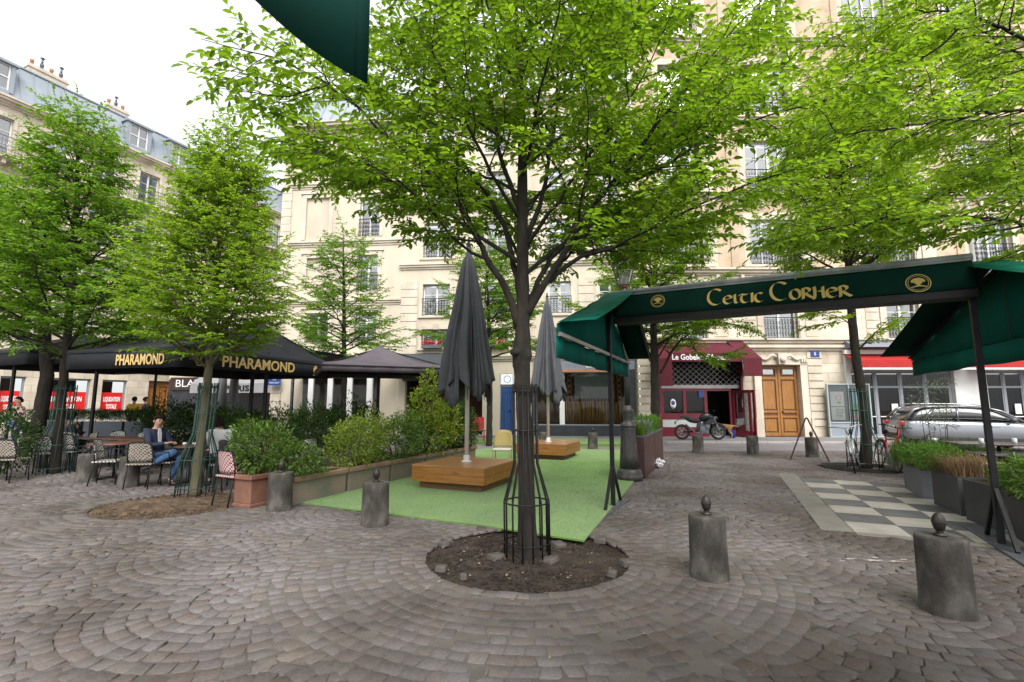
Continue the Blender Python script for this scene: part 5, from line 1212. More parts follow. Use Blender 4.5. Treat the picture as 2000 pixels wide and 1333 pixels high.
for px_, py_, lb, kn in ((1852, 1195, "nearest and largest seeming stone bollard at the right, by the black awning foot", True), (1386, 1127, "stone bollard right of the earth pit", True), (732, 1025, "stone bollard before the green turf, left of the big tree", True),
                         (545, 996, "stone bollard touching the terracotta pot", True), (250, 951, "stone bollard in front of the woven chair, nearer of two left of the mulch", True), (168, 941, "stone bollard left of the pair before the terrace tables", True), (72, 916, "stone bollard behind the iron guard at the far left", False),
                         (1364, 885, "stone bollard in front of the motorcycle", False), (1471, 888, "stone bollard between the motorcycle and the oak door", False), (1587, 893, "stone bollard behind the folding board", True), (1158, 878, "stone bollard on the turf edge before the stool shop", True), (1062, 876, "stone bollard hidden behind the second wooden plinth", False)):
    bollard(px_, py_, lb, kn)
# --- wooden plinths with closed grey parasols
M("wood_honey", (.22, .085, .018), (.38, .17, .045), 2.2, .38, bump=.15, stretch=(1, 6, 6), c3=(.30, .125, .03), spec=.5, contrast=(.25, .75)); M("wood_dark", (.10, .045, .015), (.16, .075, .03), 2.2, .5, bump=.15, stretch=(1, 6, 6)); M("wood_top", (.30, .13, .05), (.42, .20, .085), 1.6, .3, bump=.1, stretch=(1, 7, 4), spec=.7)
M("parasol_grey", (.060, .064, .075), (.085, .089, .10), 3, .75, bump=.1, bscale=60); M("pole_white", (.55, .53, .50), (.66, .64, .61), 3, .4)
def plinth(c, label):
    T_ = thing("umbrella_base", label, "parasol base", (c.x, c.y, .024), RZ_UV, "wooden parasol plinths on the turf")
    mb = MB(); mb.box((0, 0, .065), (1.28, 1.28, .13)); mb.build("foot", MATS["wood_dark"], T_, bevel=.006)
    mb = MB()
    for sx, sy, dx, dy in ((0, -1, 1.5, .04), (0, 1, 1.5, .04), (-1, 0, .04, 1.42), (1, 0, .04, 1.42)):
        for z0, z1 in ((.13, .268), (.272, .402)): mb.box2((sx * .73 - dx / 2, sy * .73 - dy / 2, z0), (sx * .73 + dx / 2, sy * .73 + dy / 2, z1))
    mb.build("side_boards", MATS["wood_honey"], T_, bevel=.004)
    mb = MB(); n = 8
    for i in range(n): y = -.755 + 1.51 * i / n; mb.box2((-.755, y + .002, .403), (.755, y + 1.51 / n - .002, .428))
    mb.build("top_boards", MATS["wood_top"], T_, bevel=.003)
    mb = MB()
    for _ in range(9): x = random.uniform(.0, .25); mb.box((x, -.7512, random.uniform(.30, .34)), (random.uniform(.02, .07), .003, random.uniform(.006, .018)), rz=0)
    mb.build("burn_marks", MATS["wood_dark"], T_)
    return T_
W1 = Vector((-.947, 9.9, 0)); f_ = G(938, 965); W1 = f_ + U * .66 - V * .64; f2 = G(1099, 901); W2 = f2 + U * .66 - V * .64
PLN = plinth(W1, "honey coloured wooden plinth carrying the nearer closed parasol"); copy_tree(PLN, (W2.x, W2.y, .024), RZ_UV, "honey coloured wooden plinth carrying the farther closed parasol, right of the big tree")
def closed_parasol(c, label):
    T_ = thing("parasol", label, "parasol", (c.x, c.y, .452), RZ_UV + .3, "closed grey parasols")
    mb = MB(); mb.cyl((0, 0, 0), (0, 0, 4.2), .045, .04, 16); mb.lathe([(.11, 0), (.11, .02), (.06, .03), (.06, .12), (.048, .13)], n=20); mb.build("pole", MATS["pole_white"], T_)
    nq, nz = 192, 44; vs = np.zeros((nz, nq, 3)); q = np.arange(nq) * 2 * math.pi / nq
    zb = 1.22 + .34 * np.abs(np.cos(2 * q + .6)) ** .7 + .05 * np.cos(7 * q)
    zt = 4.32
    for i in range(nz):
        t = i / (nz - 1); z = zb + (zt - zb) * t; zn = (z - 1.0) / (zt - 1.0)
        Rr = .50 * (1 - zn) ** .8 + .035 + .04 * np.exp(-((zn - .06) / .08) ** 2) - .045 * np.exp(-((zn - .97) / .03) ** 2)
        a = .30 * (1 - zn) ** .35 + .05
        fold = np.cos(9 * q + 1.4 * np.sin(3 * q) + .9 * zn) * .55 + np.cos(17 * q + 2 * np.cos(2 * q) + 1.1 * zn) * .3 + .25 * np.cos(5 * q + 1)
        fold = np.sign(fold) * np.abs(fold) ** .8
        rr = np.maximum(.045, Rr * (1 + a * fold) - .03 * (1 - zn)); rr = np.minimum(rr, .60)
        vs[i, :, 0] = rr * np.cos(q + .05 * np.sin(4 * zn * 3)); vs[i, :, 1] = rr * np.sin(q); vs[i, :, 2] = z
    idx = np.arange(nz * nq).reshape(nz, nq); f = np.stack([idx[:-1], np.roll(idx[:-1], -1, 1), np.roll(idx[1:], -1, 1), idx[1:]], -1).reshape(-1, 4)
    o = np_mesh("canopy", vs.reshape(-1, 3), f, MATS["parasol_grey"], T_, smooth=True); o.modifiers.new("t", 'SOLIDIFY').thickness = .006
    # hanging corner flaps folded over the bundle
    mb = MB()
    for k, (a0, wd, z0, z1) in enumerate(((-2.0, .5, 1.0, 3.1), (-.9, .45, 1.15, 3.3), (.6, .5, 1.05, 3.0), (2.2, .5, 1.1, 3.2), (-2.9, .4, 1.3, 2.9))):
        n = 9; m = 10; vv = []
        for j in range(m + 1):
            t = j / m; z = z1 + (z0 - z1) * t; r = .16 + .40 * t ** 1.1 - (.05 if t > .9 else 0)
            for i in range(n + 1):
                s_ = i / n - .5; zz = z + .28 * abs(s_) * t * 1.6; aa = a0 + s_ * wd * (.3 + t * 1.0)
                rr = (r + .035 * math.cos(i * 2.1 + k)) * (1 + .06 * math.sin(j * .5)); vv.append((rr * math.cos(aa), rr * math.sin(aa), zz))
        mb.add(vv, [(j * (n + 1) + i, j * (n + 1) + i + 1, (j + 1) * (n + 1) + i + 1, (j + 1) * (n + 1) + i) for j in range(m) for i in range(n)], 0, True)
    o = mb.build("canopy_flaps", MATS["parasol_grey"], T_); o.modifiers.new("t", 'SOLIDIFY').thickness = .006
    mb = MB(); mb.lathe([(.03, 4.28), (.05, 4.33), (.02, 4.4), (.028, 4.44), (0, 4.47)], n=12); mb.build("finial", MATS["iron_black"], T_)
    mb = MB()
    for q_ in range(8): a = q_ * math.pi / 4 + .2; mb.tube([(.06 * math.cos(a), .06 * math.sin(a), 4.2), (.13 * math.cos(a), .13 * math.sin(a), 2.6), (.34 * math.cos(a), .34 * math.sin(a), 1.2)], .009, 5)
    mb.build("ribs", MATS["iron_grey"], T_)
    return T_
PAR = closed_parasol(W1, "closed dark grey parasol on the nearer wooden plinth, left of the big tree")
copy_tree(PAR, (W2.x, W2.y, .452), RZ_UV + 1.4, "closed dark grey parasol on the farther wooden plinth, right of the big tree")
# --- street lamp
LP_ = G(1230, 938); T_ = thing("street_lamp", "old cast iron street lamp with fluted base and glass lantern beside the brown planters", "street lamp", tuple(LP_))
M("lamp_iron", (.05, .048, .05), (.085, .08, .08), 8, .45, metal=.4, bump=.1); M("copper_red", (.25, .09, .05), (.32, .13, .07), 6, .5)
mb = MB(); mb.lathe([(.27, 0), (.27, .1), (.25, .13), (.255, .16), (.235, .2), (.21, .24)], n=32); mb.lathe([(.20, .24), (.185, .5), (.165, .8), (.15, 1.05), (.15, 1.08)], n=64, flute=16, fz=(.26, 1.06), fd=.012)
mb.lathe([(.15, 1.08), (.165, 1.1), (.165, 1.13), (.12, 1.17), (.09, 1.22), (.1, 1.26), (.095, 1.34), (.115, 1.40), (.12, 1.44), (.09, 1.48), (.07, 1.54)], n=28); mb.build("base", MATS["lamp_iron"], T_)
mb = MB(); mb.lathe([(.062, 1.54), (.058, 2.2), (.05, 3.6), (.045, 3.95)], n=40, flute=10, fz=(1.6, 3.9), fd=.006); mb.lathe([(.05, 3.95), (.08, 3.98), (.05, 4.02), (.06, 4.08)], n=20)
mb.bar((-.22, 0, 3.85), (.22, 0, 3.85), .03); mb.build("shaft", MATS["lamp_iron"], T_)
mb = MB(); mb.lathe([(.07, 4.08), (.09, 4.12), (.06, 4.15)], n=16); lo = mb.build("lantern_seat", MATS["copper_red"], T_)
mb = MB(); b0, b1, z0, z1 = .1, .2, 4.15, 4.58
for sx, sy in ((-1, -1), (1, -1), (1, 1), (-1, 1)): mb.bar((sx * b0, sy * b0, z0), (sx * b1, sy * b1, z1), .02)
for r_, z_ in ((b0, z0), (b1, z1)):
    for s_ in (-1, 1): mb.box((0, s_ * r_, z_), (2 * r_ + .02, .022, .022)); mb.box((s_ * r_, 0, z_), (.022, 2 * r_ - .022, .0215))
mb.box((0, 0, z1 + .08), (.42, .42, .14), taper=.45); mb.box((0, 0, z1 + .19), (.16, .16, .08), taper=.9); mb.lathe([(.03, z1 + .23), (.04, z1 + .26), (0, z1 + .33)], n=10)
la = mb.build("lantern_frame", MATS["lamp_iron"], T_)
mb = MB()
for (sx, sy) in ((0, -1), (0, 1), (1, 0), (-1, 0)):
    if sy: mb.quad((-b0, sy * b0, z0), (b0, sy * b0, z0), (b1, sy * b1, z1), (-b1, sy * b1, z1))
    else: mb.quad((sx * b0, -b0, z0), (sx * b0, b0, z0), (sx * b1, b1, z1), (sx * b1, -b1, z1))
mb.build("lantern_glass", glassmat("lantern_glass", (.85, .88, .86), .7), la); mb = MB(); mb.lathe([(.03, 4.2), (.05, 4.3), (.04, 4.4), (0, 4.42)], n=12); mb.build("bulb", MATS["white_paint"], la)
# --- brown plank planters behind the lamp
M("brown_plank", (.05, .022, .02), (.085, .04, .034), 3, .5, bump=.2, stretch=(5, 5, .6))
PF = G(1259, 936)
for k, (off, lb) in enumerate(((0, "tall brown plank planter with feathery herbs, nearer to the street lamp"), (1.78, "tall brown plank planter with feathery herbs, farther from the street lamp"))):
    c = PF + U * (off + .87) - V * .22
    T_ = thing("plank_planter", lb, "planter", tuple(c), RZ_UV, "brown plank planters")
    mb = MB(); n = 8
    for i in range(n): y = -.85 + 1.7 * i / n; [mb.box2((sx * .22 - .012, y + .004, .03), (sx * .22 + .012, y + 1.7 / n - .004, .86)) for sx in (-1, 1)]
    for sy in (-1, 1):
        for i in range(2): x = -.208 + .208 * i; mb.box2((x + .003, sy * .85 - .012, .03), (x + .205, sy * .85 + .012, .858))
    mb.build("planks", MATS["brown_plank"], T_, bevel=.003)
    mb = MB(); mb.box2((-.24, -.87, .86), (.24, -.82, .89)); mb.box2((-.24, .82, .86), (.24, .87, .89)); mb.box2((-.24, -.82, .861), (-.19, .82, .891)); mb.box2((.19, -.82, .861), (.24, .82, .891)); mb.build("rim", MATS["iron_grey"], T_)
    mb = MB(); mb.box((0, 0, .8), (.38, 1.6, .06)); mb.build("soil", MATS["potting_soil"], T_)
def grass(name, label, base, w_, l_, h, n, leafm, seed, rz=RZ_UV, spread=.5, bw=.007, cat="grass plant", group=None):
    r = np.random.default_rng(seed); T_ = thing(name, label, cat, tuple(base), rz, group)
    x = r.uniform(-w_ / 2, w_ / 2, n); y = r.uniform(-l_ / 2, l_ / 2, n); q = r.uniform(0, 6.28, n); hh = h * r.uniform(.45, 1.1, n); ln = r.uniform(.05, spread, n) * hh
    cl = np.sin(x * 9 + seed) * np.cos(y * 7); hh *= 1 + .25 * cl
    v = np.zeros((n, 7, 3)); fc = []
    pd = np.stack([-np.sin(q), np.cos(q)], 1) * bw
    for i, (t, wf) in enumerate(((0, .8), (.4, 1.0), (.75, .7))):
        px_ = x + np.cos(q) * ln * t ** 1.8; py_ = y + np.sin(q) * ln * t ** 1.8; pz = hh * (t - .12 * t * t)
        v[:, 2 * i] = np.stack([px_ - pd[:, 0] * wf, py_ - pd[:, 1] * wf, pz], 1); v[:, 2 * i + 1] = np.stack([px_ + pd[:, 0] * wf, py_ + pd[:, 1] * wf, pz], 1)
    v[:, 6] = np.stack([x + np.cos(q) * ln, y + np.sin(q) * ln, hh * .86], 1)
    f = np.array([[0, 1, 3, 2], [2, 3, 5, 4]]); F4 = (np.arange(n)[:, None, None] * 7 + f[None]).reshape(-1, 4)
    np_mesh("blades", v.reshape(-1, 3), F4, leafm, T_); return T_
for k, off in enumerate((.4, 1.0, 1.9, 2.8)):
    c = PF + U * off - V * .2
    grass("herb_plant", ["dark green herb tuft nearest the street lamp", "pale feathery herb second from the lamp", "yellow green feathery herb over the brown planks", "wispy herb at the far end of the brown planks"][k], (c.x, c.y, .83), .36, .75, (.42, .48, .62, .5)[k], 1100, (SH_D, SH_P, SH_B, SH_M)[k] if k != 0 else SH_M, 60 + k, group="herbs in the brown planters")
# white plastic bag and cup litter by the planters
M("plastic_white", (.72, .73, .75), (.6, .61, .63), 9, .35)
c = G(1288, 915); T_ = MB(); r = random.Random(4)
vs = []; n, m = 12, 7
for j in range(m):
    for i in range(n): a = 2 * math.pi * i / n; rr = .13 * math.sin(math.pi * (j + .4) / (m + .2)) * r.uniform(.6, 1.25); vs.append((rr * math.cos(a), rr * math.sin(a), .24 * j / (m - 1) * r.uniform(.85, 1.1)))
T_.add(vs, [(j * n + i, j * n + (i + 1) % n, (j + 1) * n + (i + 1) % n, (j + 1) * n + i) for j in range(m - 1) for i in range(n)], 0)
o = T_.build("plastic_bag", MATS["plastic_white"], label="crumpled white plastic bag on the ground by the brown planters", cat="bag"); o.location = c
# --- green marquee
M("green_dark", (.0012, .020, .014), (.002, .030, .022), 1.5, .9, bump=.12, bscale=5, spec=.12); M("green_teal", (.001, .075, .058), (.003, .115, .088), 1.2, .9, bump=.15, bscale=4, spec=.12, stretch=(1, 1, .3)); M("green_top_lit", (.004, .12, .085), (.012, .17, .12), 5, .9, bump=.15, bscale=8, spec=.12)
M("gold_paint", (.50, .36, .09), (.60, .44, .13), 6, .55); M("cassette_grey", (.30, .31, .32), (.12, .13, .14), 2.4, .3)
mdl = bpy.data.materials
LPo, RPo = G(1198, 990), G(1957, 1066); Bv = (RPo - LPo).normalized(); Bu = Vector((-Bv.y, Bv.x, 0)); BL = (RPo - LPo).length
MQ = thing("green_awning", "big dark green awning with gold lettering on two black posts over the square", "awning", tuple(LPo), math.atan2(Bv.y, Bv.x))   # local x = along banner, y = away from camera
for x in (0, BL):
    mb = MB(); mb.box2((x - .03, -.03, 0), (x + .03, .03, 3.3)); mb.box2((x - .02, -.021, 0), (x + .02, .021, .02)); mb.build("post", MATS["iron_black"], MQ, bevel=.003)
    for s_ in (-1, 1): mb = MB(); mb.bar((x, s_ * .02, .62), (x, s_ * .42, .03), .04); mb.build("brace", MATS["iron_black"], MQ)
    mb = MB(); mb.box2((x - .11, -1.0 if x else -.62, 0.006), (x + .11, .85 if x else .62, .022)); mb.build("foot_plate", MATS["iron_grey"], MQ)
xb0, xb1 = .12, BL + .02
mb = MB(); vs = []; nb, nr = 60, 5
for i in range(nb + 1):
    for j in range(nr + 1):
        t = j / nr; x_ = xb0 + (xb1 - xb0) * i / nb; vs.append((x_, -.06 - .11 * t + .0035 * math.sin(i * .9 + j * .5) * math.sin(math.pi * t) , 3.30 - .36 * t - (.008 * abs(math.sin(i * math.pi / 12)) if j == nr else 0)))
mb.add(vs, [(i * (nr + 1) + j, i * (nr + 1) + j + 1, (i + 1) * (nr + 1) + j + 1, (i + 1) * (nr + 1) + j) for i in range(nb) for j in range(nr)], 0, True); mb.add([(xb0, .06, 3.30), (xb1, .06, 3.30), (xb1, .17, 2.94), (xb0, .17, 2.94)], [(0, 1, 2, 3)])
fb = mb.build("banner", MATS["green_dark"], MQ); fb.modifiers.new("t", 'SOLIDIFY').thickness = .004
mb = MB(); mb.box2((xb0, -.155, 2.84), (xb1, .155, 2.93)); mb.build("beam", MATS["iron_black"], MQ)
mb = MB(); mb.tube([(xb0 - .05, 0, 3.34), (xb1 + .02, 0, 3.34)], .055, 12, 0, True, True); mb.box2((xb0, -.075, 3.29), (xb1, .075, 3.31)); mb.build("cassette", MATS["cassette_grey"], MQ)
slope_y = Vector((0, .11, .36)).normalized(); bn = Vector((0, -.36, .11)).normalized()
inv = (Matrix.Translation(LPo) @ Matrix.Rotation(math.atan2(Bv.y, Bv.x), 4, 'Z')).inverted()
def on_banner(px_, py_):
    o = inv @ C0; d = (inv.to_3x3() @ ray(px_, py_)); p0 = Vector((0, -.174, 2.94)); k = (p0 - o).dot(bn) / d.dot(bn); return o + d * k
# calligraphic letters drawn with a broad nib
def arc(cx, cy, rx, ry, a0, a1, n=18): return [(cx + rx * math.cos(R(a0 + (a1 - a0) * i / n)), cy + ry * math.sin(R(a0 + (a1 - a0) * i / n))) for i in range(n + 1)]
GL = {
 'C': (.95, [arc(.5, .5, .46, .52, 48, 305)]),
 'e': (.74, [arc(.38, .36, .33, .36, 62, 312), [(.12, .36), (.35, .42), (.78, .50)], [(.52, .68), (.66, .58), (.58, .46)]]),
 'l': (.55, [[(.2, .78), (.2, .3), (.23, .1), (.36, .03), (.58, .12)]]),
 't': (.80, [[(.0, .62), (.12, .76), (.3, .72), (.6, .70), (.82, .80)], arc(.45, .36, .31, .36, 110, 310)]),
 'i': (.36, [[(.16, .80), (.2, .72), (.18, .2), (.2, .02)]]),
 'c': (.66, [arc(.38, .38, .33, .39, 50, 310)]),
 'o': (.76, [arc(.38, .38, .32, .38, 90, 450, 26)]),
 'r': (.74, [[(.14, .80), (.16, .4), (.12, .0)], [(.05, .74), (.3, .82), (.56, .70), (.50, .50), (.22, .40)], [(.26, .42), (.5, .2), (.78, .02)]]),
 'h': (.84, [[(.12, .86), (.16, .6), (.12, .1), (.06, -.08)], [(.14, .40), (.4, .52), (.68, .50)], [(.68, .84), (.66, .3), (.72, .02), (.86, .08)]]),
}
def write_nib(name, word, caps, p_left, p_right, h, nibw, parent):
    """p_left/p_right: baseline ends (local); letters are laid along that line"""
    tot = sum(GL[c][0] * (1.35 if i in caps else 1) if c != ' ' else .5 for i, c in enumerate(word)); dx = (p_right - p_left); unit = dx.length / tot; ex = dx.normalized(); ey = slope_y
    x = 0; out = []
    for i, c in enumerate(word):
        if c == ' ': x += .5; continue
        s_ = 1.35 if i in caps else 1; w_, strokes = GL[c]; mb = MB()
        for si, st in enumerate(strokes):
            if len(st) < 8:
                V3 = [Vector((a, b, 0)) for a, b in st]; pts = []
                for k in range(len(V3) - 1):
                    a, b, c2, e = V3[max(k - 1, 0)], V3[k], V3[k + 1], V3[min(k + 2, len(V3) - 1)]
                    for f in (0, .25, .5, .75): pts.append(.5 * ((2 * b) + (c2 - a) * f + (2 * a - 5 * b + 4 * c2 - e) * f * f + (3 * b - a - 3 * c2 + e) * f ** 3)[:][0] if False else .5 * ((2 * b) + (c2 - a) * f + (2 * a - 5 * b + 4 * c2 - e) * f * f + (3 * b - a - 3 * c2 + e) * f ** 3))
                pts.append(V3[-1]); st2 = [(p.x, p.y) for p in pts]
            else: st2 = st
            nx_, ny_ = nibw / 2 * math.cos(R(28)), nibw / 2 * math.sin(R(28)); vs = []
            for (a, b) in st2:
                for sg in (-1, 1):
                    X_ = (x + a * s_ + sg * nx_) * unit; Y_ = (b * s_ * h + sg * ny_ * 1.0) * unit; 
                    p = p_left + ex * X_ + ey * Y_ + bn * (.011 + .0006 * si); vs.append(p)
            k = len(st2); mb.add(vs, [(2 * j, 2 * j + 1, 2 * j + 3, 2 * j + 2) for j in range(k - 1)])
        out.append(mb); x += w_ * s_
    big = MB()
    for mb in out: big.add(mb.v, mb.f)
    return big.build(name, MATS["gold_paint"], parent)
write_nib("lettering", "celtic", (), on_banner(1380, 598), on_banner(1490, 593), 1.05, .2, fb) if False else None
GLC = dict(GL); GL['c'] = GL['c']
def W_(word, caps, l, r_, h=1.0): return write_nib("lettering", word, caps, on_banner(*l), on_banner(*r_), h, .23, fb)
W_("Celtic", (0,), (1382, 597), (1491, 590), 1.12); W_("Corher", (0,), (1505, 588), (1662, 580), 1.12)
def emblem(px_, py_, rad):
    c = on_banner(px_, py_) + bn * .010; mb = MB(); ex, ey = Vector((1, 0, 0)), slope_y
    def disc(cx, cy, r0, r1, z, n=32, a0=0, a1=360):
        vs = []
        for i in range(n + 1):
            q = R(a0 + (a1 - a0) * i / n)
            for r_ in (r0, r1): vs.append(c + ex * (cx + r_ * math.cos(q)) + ey * (cy + r_ * math.sin(q)) + bn * z)
        mb.add(vs, [(2 * i, 2 * i + 1, 2 * i + 3, 2 * i + 2) for i in range(n)])
    R_ = rad; disc(0, 0, R_ * .93, R_, .001); disc(0, 0, R_ * .78, R_ * .82, .001)
    for k in range(24):
        q = 2 * math.pi * k / 24; disc(R_ * .87 * math.cos(q) * .0 , 0, 0, 0, 0, 2) if False else None
    for k in range(15): q = R(15 + k * 150 / 14); disc(R_ * .45 * math.cos(q), R_ * .12 + R_ * .32 * math.sin(q), 0, R_ * .14, .001 + .0004 * (k % 3), 8)
    disc(0, R_ * .15, 0, R_ * .34, .0028, 16)
    def st(a, b, w0, w1, z=.0015):
        a, b = Vector(a), Vector(b); d = (b - a).normalized(); nn = Vector((-d.y, d.x)); mb.add([c + ex * p.x * R_ + ey * p.y * R_ + bn * z for p in (a - nn * w0, a + nn * w0, b + nn * w1, b - nn * w1)], [(0, 1, 2, 3)])
    st((0, .2), (0, -.35), .1, .12, .0034)
    for sx in (-1, 1): st((0, -.3), (sx * .6, -.45), .07, .03, .0038 + .0002 * sx); st((0, .0), (sx * .45, .2), .06, .04, .0042 + .0002 * sx)
    mb.build("tree_emblem", MATS["gold_paint"], fb)
emblem(1285, 589, .105); emblem(1793, 554, .125)
# tent shaped end pieces: gable panel, two sloping strips, bar and valance
def end_piece(post, v_panel, v0, v1, s_near, s_far, z_near, z_far, s_r=0.0, zr=3.37, suffix=""):
    Mw = inv @ Matrix.Translation(post) @ Matrix.Rotation(RZ_UV, 4, 'Z')          # local: x along V, y along U
    for nm, mt, y0, y1, z0, z1 in (("near_slope", "green_top_lit", s_near, s_r, z_near, zr), ("far_slope", "green_dark", s_r, s_far, zr, z_far)):  # one cloth: lit top and shaded underside put into two colours
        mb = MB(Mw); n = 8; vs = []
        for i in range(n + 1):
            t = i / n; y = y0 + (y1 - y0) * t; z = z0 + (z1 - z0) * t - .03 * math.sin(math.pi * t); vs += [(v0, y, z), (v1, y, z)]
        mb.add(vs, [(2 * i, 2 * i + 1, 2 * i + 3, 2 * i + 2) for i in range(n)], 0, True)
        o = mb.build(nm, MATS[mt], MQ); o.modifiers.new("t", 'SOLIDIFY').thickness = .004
    mb = MB(Mw); zb = 2.36; n = 24; vs = []                                      # upper panel down to the bar
    def ztop(s_): return (zr + (z_near - zr) * (s_ - s_r) / (s_near - s_r)) if s_ < s_r else (zr + (z_far - zr) * (s_ - s_r) / (s_far - s_r))
    for i in range(n + 1):
        s_ = s_near + (s_far - s_near) * i / n; x = v_panel + .016 * math.sin(i * 1.3 + .6 * math.sin(i * .7)); vs += [(x, s_, ztop(s_) - .02), (x, s_, zb)]
    mb.add(vs, [(2 * i, 2 * i + 1, 2 * i + 3, 2 * i + 2) for i in range(n)], 0, True)
    o = mb.build("gable_panel", MATS["green_teal"], MQ); o.modifiers.new("t", 'SOLIDIFY').thickness = .004
    mb = MB(Mw); vs = []
    for i in range(n * 2 + 1):
        s_ = s_near + (s_far - s_near) * i / (n * 2); x = v_panel - .01 + .018 * math.sin(i * .8 + math.sin(i * .33)); vs += [(x, s_, zb - .012), (x * 1.0, s_, 2.09 + .008 * math.sin(i * .5))]
    mb.add(vs, [(2 * i, 2 * i + 1, 2 * i + 3, 2 * i + 2) for i in range(n * 2)], 0, True); o = mb.build("valance", MATS["green_teal"], MQ); o.modifiers.new("t", 'SOLIDIFY').thickness = .004
    mb = MB(Mw); mb.bar((v_panel + .03, s_near, zb), (v_panel + .03, s_far, zb), .035, .045); mb.build("front_bar", MATS["cassette_grey" if v_panel < .2 else "iron_black"], MQ)
    mb = MB(Mw); mb.bar((v_panel + .02, s_r, zr - .05), (v_panel + .02, s_r + .02, zb), .03); mb.bar((v1 - .03, s_r, zr - .1), (v1 - .03, s_far, z_far - .05), .03); mb.build("support_arm", MATS["iron_black"], MQ)
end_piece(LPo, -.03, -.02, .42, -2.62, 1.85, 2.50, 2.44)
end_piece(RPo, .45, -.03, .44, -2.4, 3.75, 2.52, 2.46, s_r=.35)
# --- corner of another green awning hanging over the camera
OV = thing("overhead_awning", "dark green awning corner hanging in from the top of the view", "awning", (0, 0, 0))
a, b_, c_ = P(494, -4, 1.9), P(722, -6, 2.1), P(718, 163, 2.1)
mb = MB(); A_, B_, C_ = a, b_, c_; far_a = a + (a - c_) * .9; far_b = b_ + Vector((0, 0, .5)); seam = P(690, -10, 2.1)
n = 14; vs = []
for i in range(n + 1):
    t = i / n; e = C_.lerp(A_, t) + Vector((0, 0, -.035 * math.sin(math.pi * t))); tpp = C_.lerp(B_, 1).lerp(far_a + Vector((0, 0, .4)), t) + Vector((0, 0, .3 * (1 - t)))
    vs += [e, tpp]
mb.add(vs, [(2 * i, 2 * i + 1, 2 * i + 3, 2 * i + 2) for i in range(n)], 0, True); o = mb.build("canvas", MATS["green_dark"], OV); o.modifiers.new("t", 'SOLIDIFY').thickness = .004
mb = MB(); mb.tube([C_ + (A_ - C_) * .12 + Vector((0, -.004, 0)), B_ + (A_ - C_) * .12 + Vector((0, -.004, .1))], .003, 5); mb.build("seam", MATS["green_dark"], OV)

# unseen canvas roof added over and behind the camera to shade the near ground
mb = MB(); vs = []
for i in range(9):
    for j in range(9): x = .3 + 6.5 * i / 8; y = 1.5 - 5.5 * j / 8; vs.append((x, y, 3.25 + .12 * j + .04 * math.sin(i * 2)))
mb.add(vs, [(i * 9 + j, i * 9 + j + 1, (i + 1) * 9 + j + 1, (i + 1) * 9 + j) for i in range(8) for j in range(8)], 0, True); o = mb.build("unseen_shade_canvas", MATS["green_dark"], OV); o.modifiers.new("t", 'SOLIDIFY').thickness = .004
# --- black restaurant canopies on the left
M("black_cloth", (.004, .005, .009), (.008, .009, .014), 2, .8, bump=.1, bscale=6); M("black_top", (.006, .007, .011), (.011, .012, .018), 2, .8); M("gold_print", (.62, .42, .14), (.70, .50, .2), 4, .6); M("mauve_cloth", (.075, .062, .078), (.105, .088, .105), 2, .85, bump=.08, bscale=6); M("grey_top", (.22, .23, .24), (.28, .29, .3), 2, .8)
def canopy(name, label, corners, vh, zp, peak=None, mat_="black_cloth", poles=(), cat="canopy", group=None, ridge=0.0):
    """corners: 4 points at valance bottom level, counter-clockwise; vh valance height, zp rise of the peak above the eaves"""
    ctr = sum(corners, Vector((0, 0, 0))) / 4; T_ = thing(name, label, cat, (ctr.x, ctr.y, 0), group=group); off = Vector((ctr.x, ctr.y, 0))
    cs = [c - off for c in corners]; zt = cs[0].z + vh; pk = (peak - off) if peak else Vector((0, 0, zt + zp))
    mb = MB(); n = 10
    for i in range(4):
        a, b = cs[i], cs[(i + 1) % 4]; vs = []
        for j in range(n + 1):
            for k in range(n + 1):
                t = j / n; e = a.lerp(b, k / n); e = Vector((e.x, e.y, zt - .04 * math.sin(math.pi * k / n))); p = e.lerp(pk, t); p.z -= .10 * math.sin(math.pi * t); vs.append(p)
        mb.add(vs, [(j * (n + 1) + k, j * (n + 1) + k + 1, (j + 1) * (n + 1) + k + 1, (j + 1) * (n + 1) + k) for j in range(n) for k in range(n)], 0, True)
    o = mb.build("roof", MATS[mat_], T_); o.modifiers.new("t", 'SOLIDIFY').thickness = .004
    for i in range(4):
        a, b = cs[i], cs[(i + 1) % 4]; mb = MB(); vs = []; m = 20
        for k in range(m + 1):
            e = a.lerp(b, k / m); nn = (b - a).cross(Vector((0, 0, 1))).normalized(); w_ = .012 * math.sin(k * 1.7); vs += [e + nn * w_, Vector((e.x, e.y, zt - .04 * math.sin(math.pi * k / m)))]
        mb.add(vs, [(2 * k, 2 * k + 2, 2 * k + 3, 2 * k + 1) for k in range(m)], 0, True); o = mb.build("valance", MATS[mat_], T_); o.modifiers.new("t", 'SOLIDIFY').thickness = .003
    mb = MB()
    for c in cs: mb.bar((c.x, c.y, zt - .05), pk - Vector((0, 0, .08)), .03)
    for i in range(4): mb.bar((cs[i].x, cs[i].y, zt - .06), (cs[(i + 1) % 4].x, cs[(i + 1) % 4].y, zt - .06), .03)
    mb.build("frame", MATS["iron_black"], T_)
    for p in poles:
        p = p - off; mb = MB(); mb.box2((p.x - .035, p.y - .035, 0), (p.x + .035, p.y + .035, zt + .1)); mb.build("pole", MATS["iron_black"], T_)
    return T_, off
n_, f_ = G(352, 717, 2.3), G(650, 739.5, 2.3); dU = (f_ - n_).normalized(); dV = Vector((dU.y, -dU.x, 0)); W3 = 3.2
cs = [n_, f_, f_ - dV * W3, n_ - dV * W3]
c1_, off1 = canopy("restaurant_canopy", "black pyramid canopy lettered in gold over the terrace, right one of the two", cs, .42, 0, peak=P(512, 628, (n_.y + f_.y) / 2 + .5), poles=(P(517, 787, 12.0), P(490, 787, 12.6)), group="black lettered canopies")
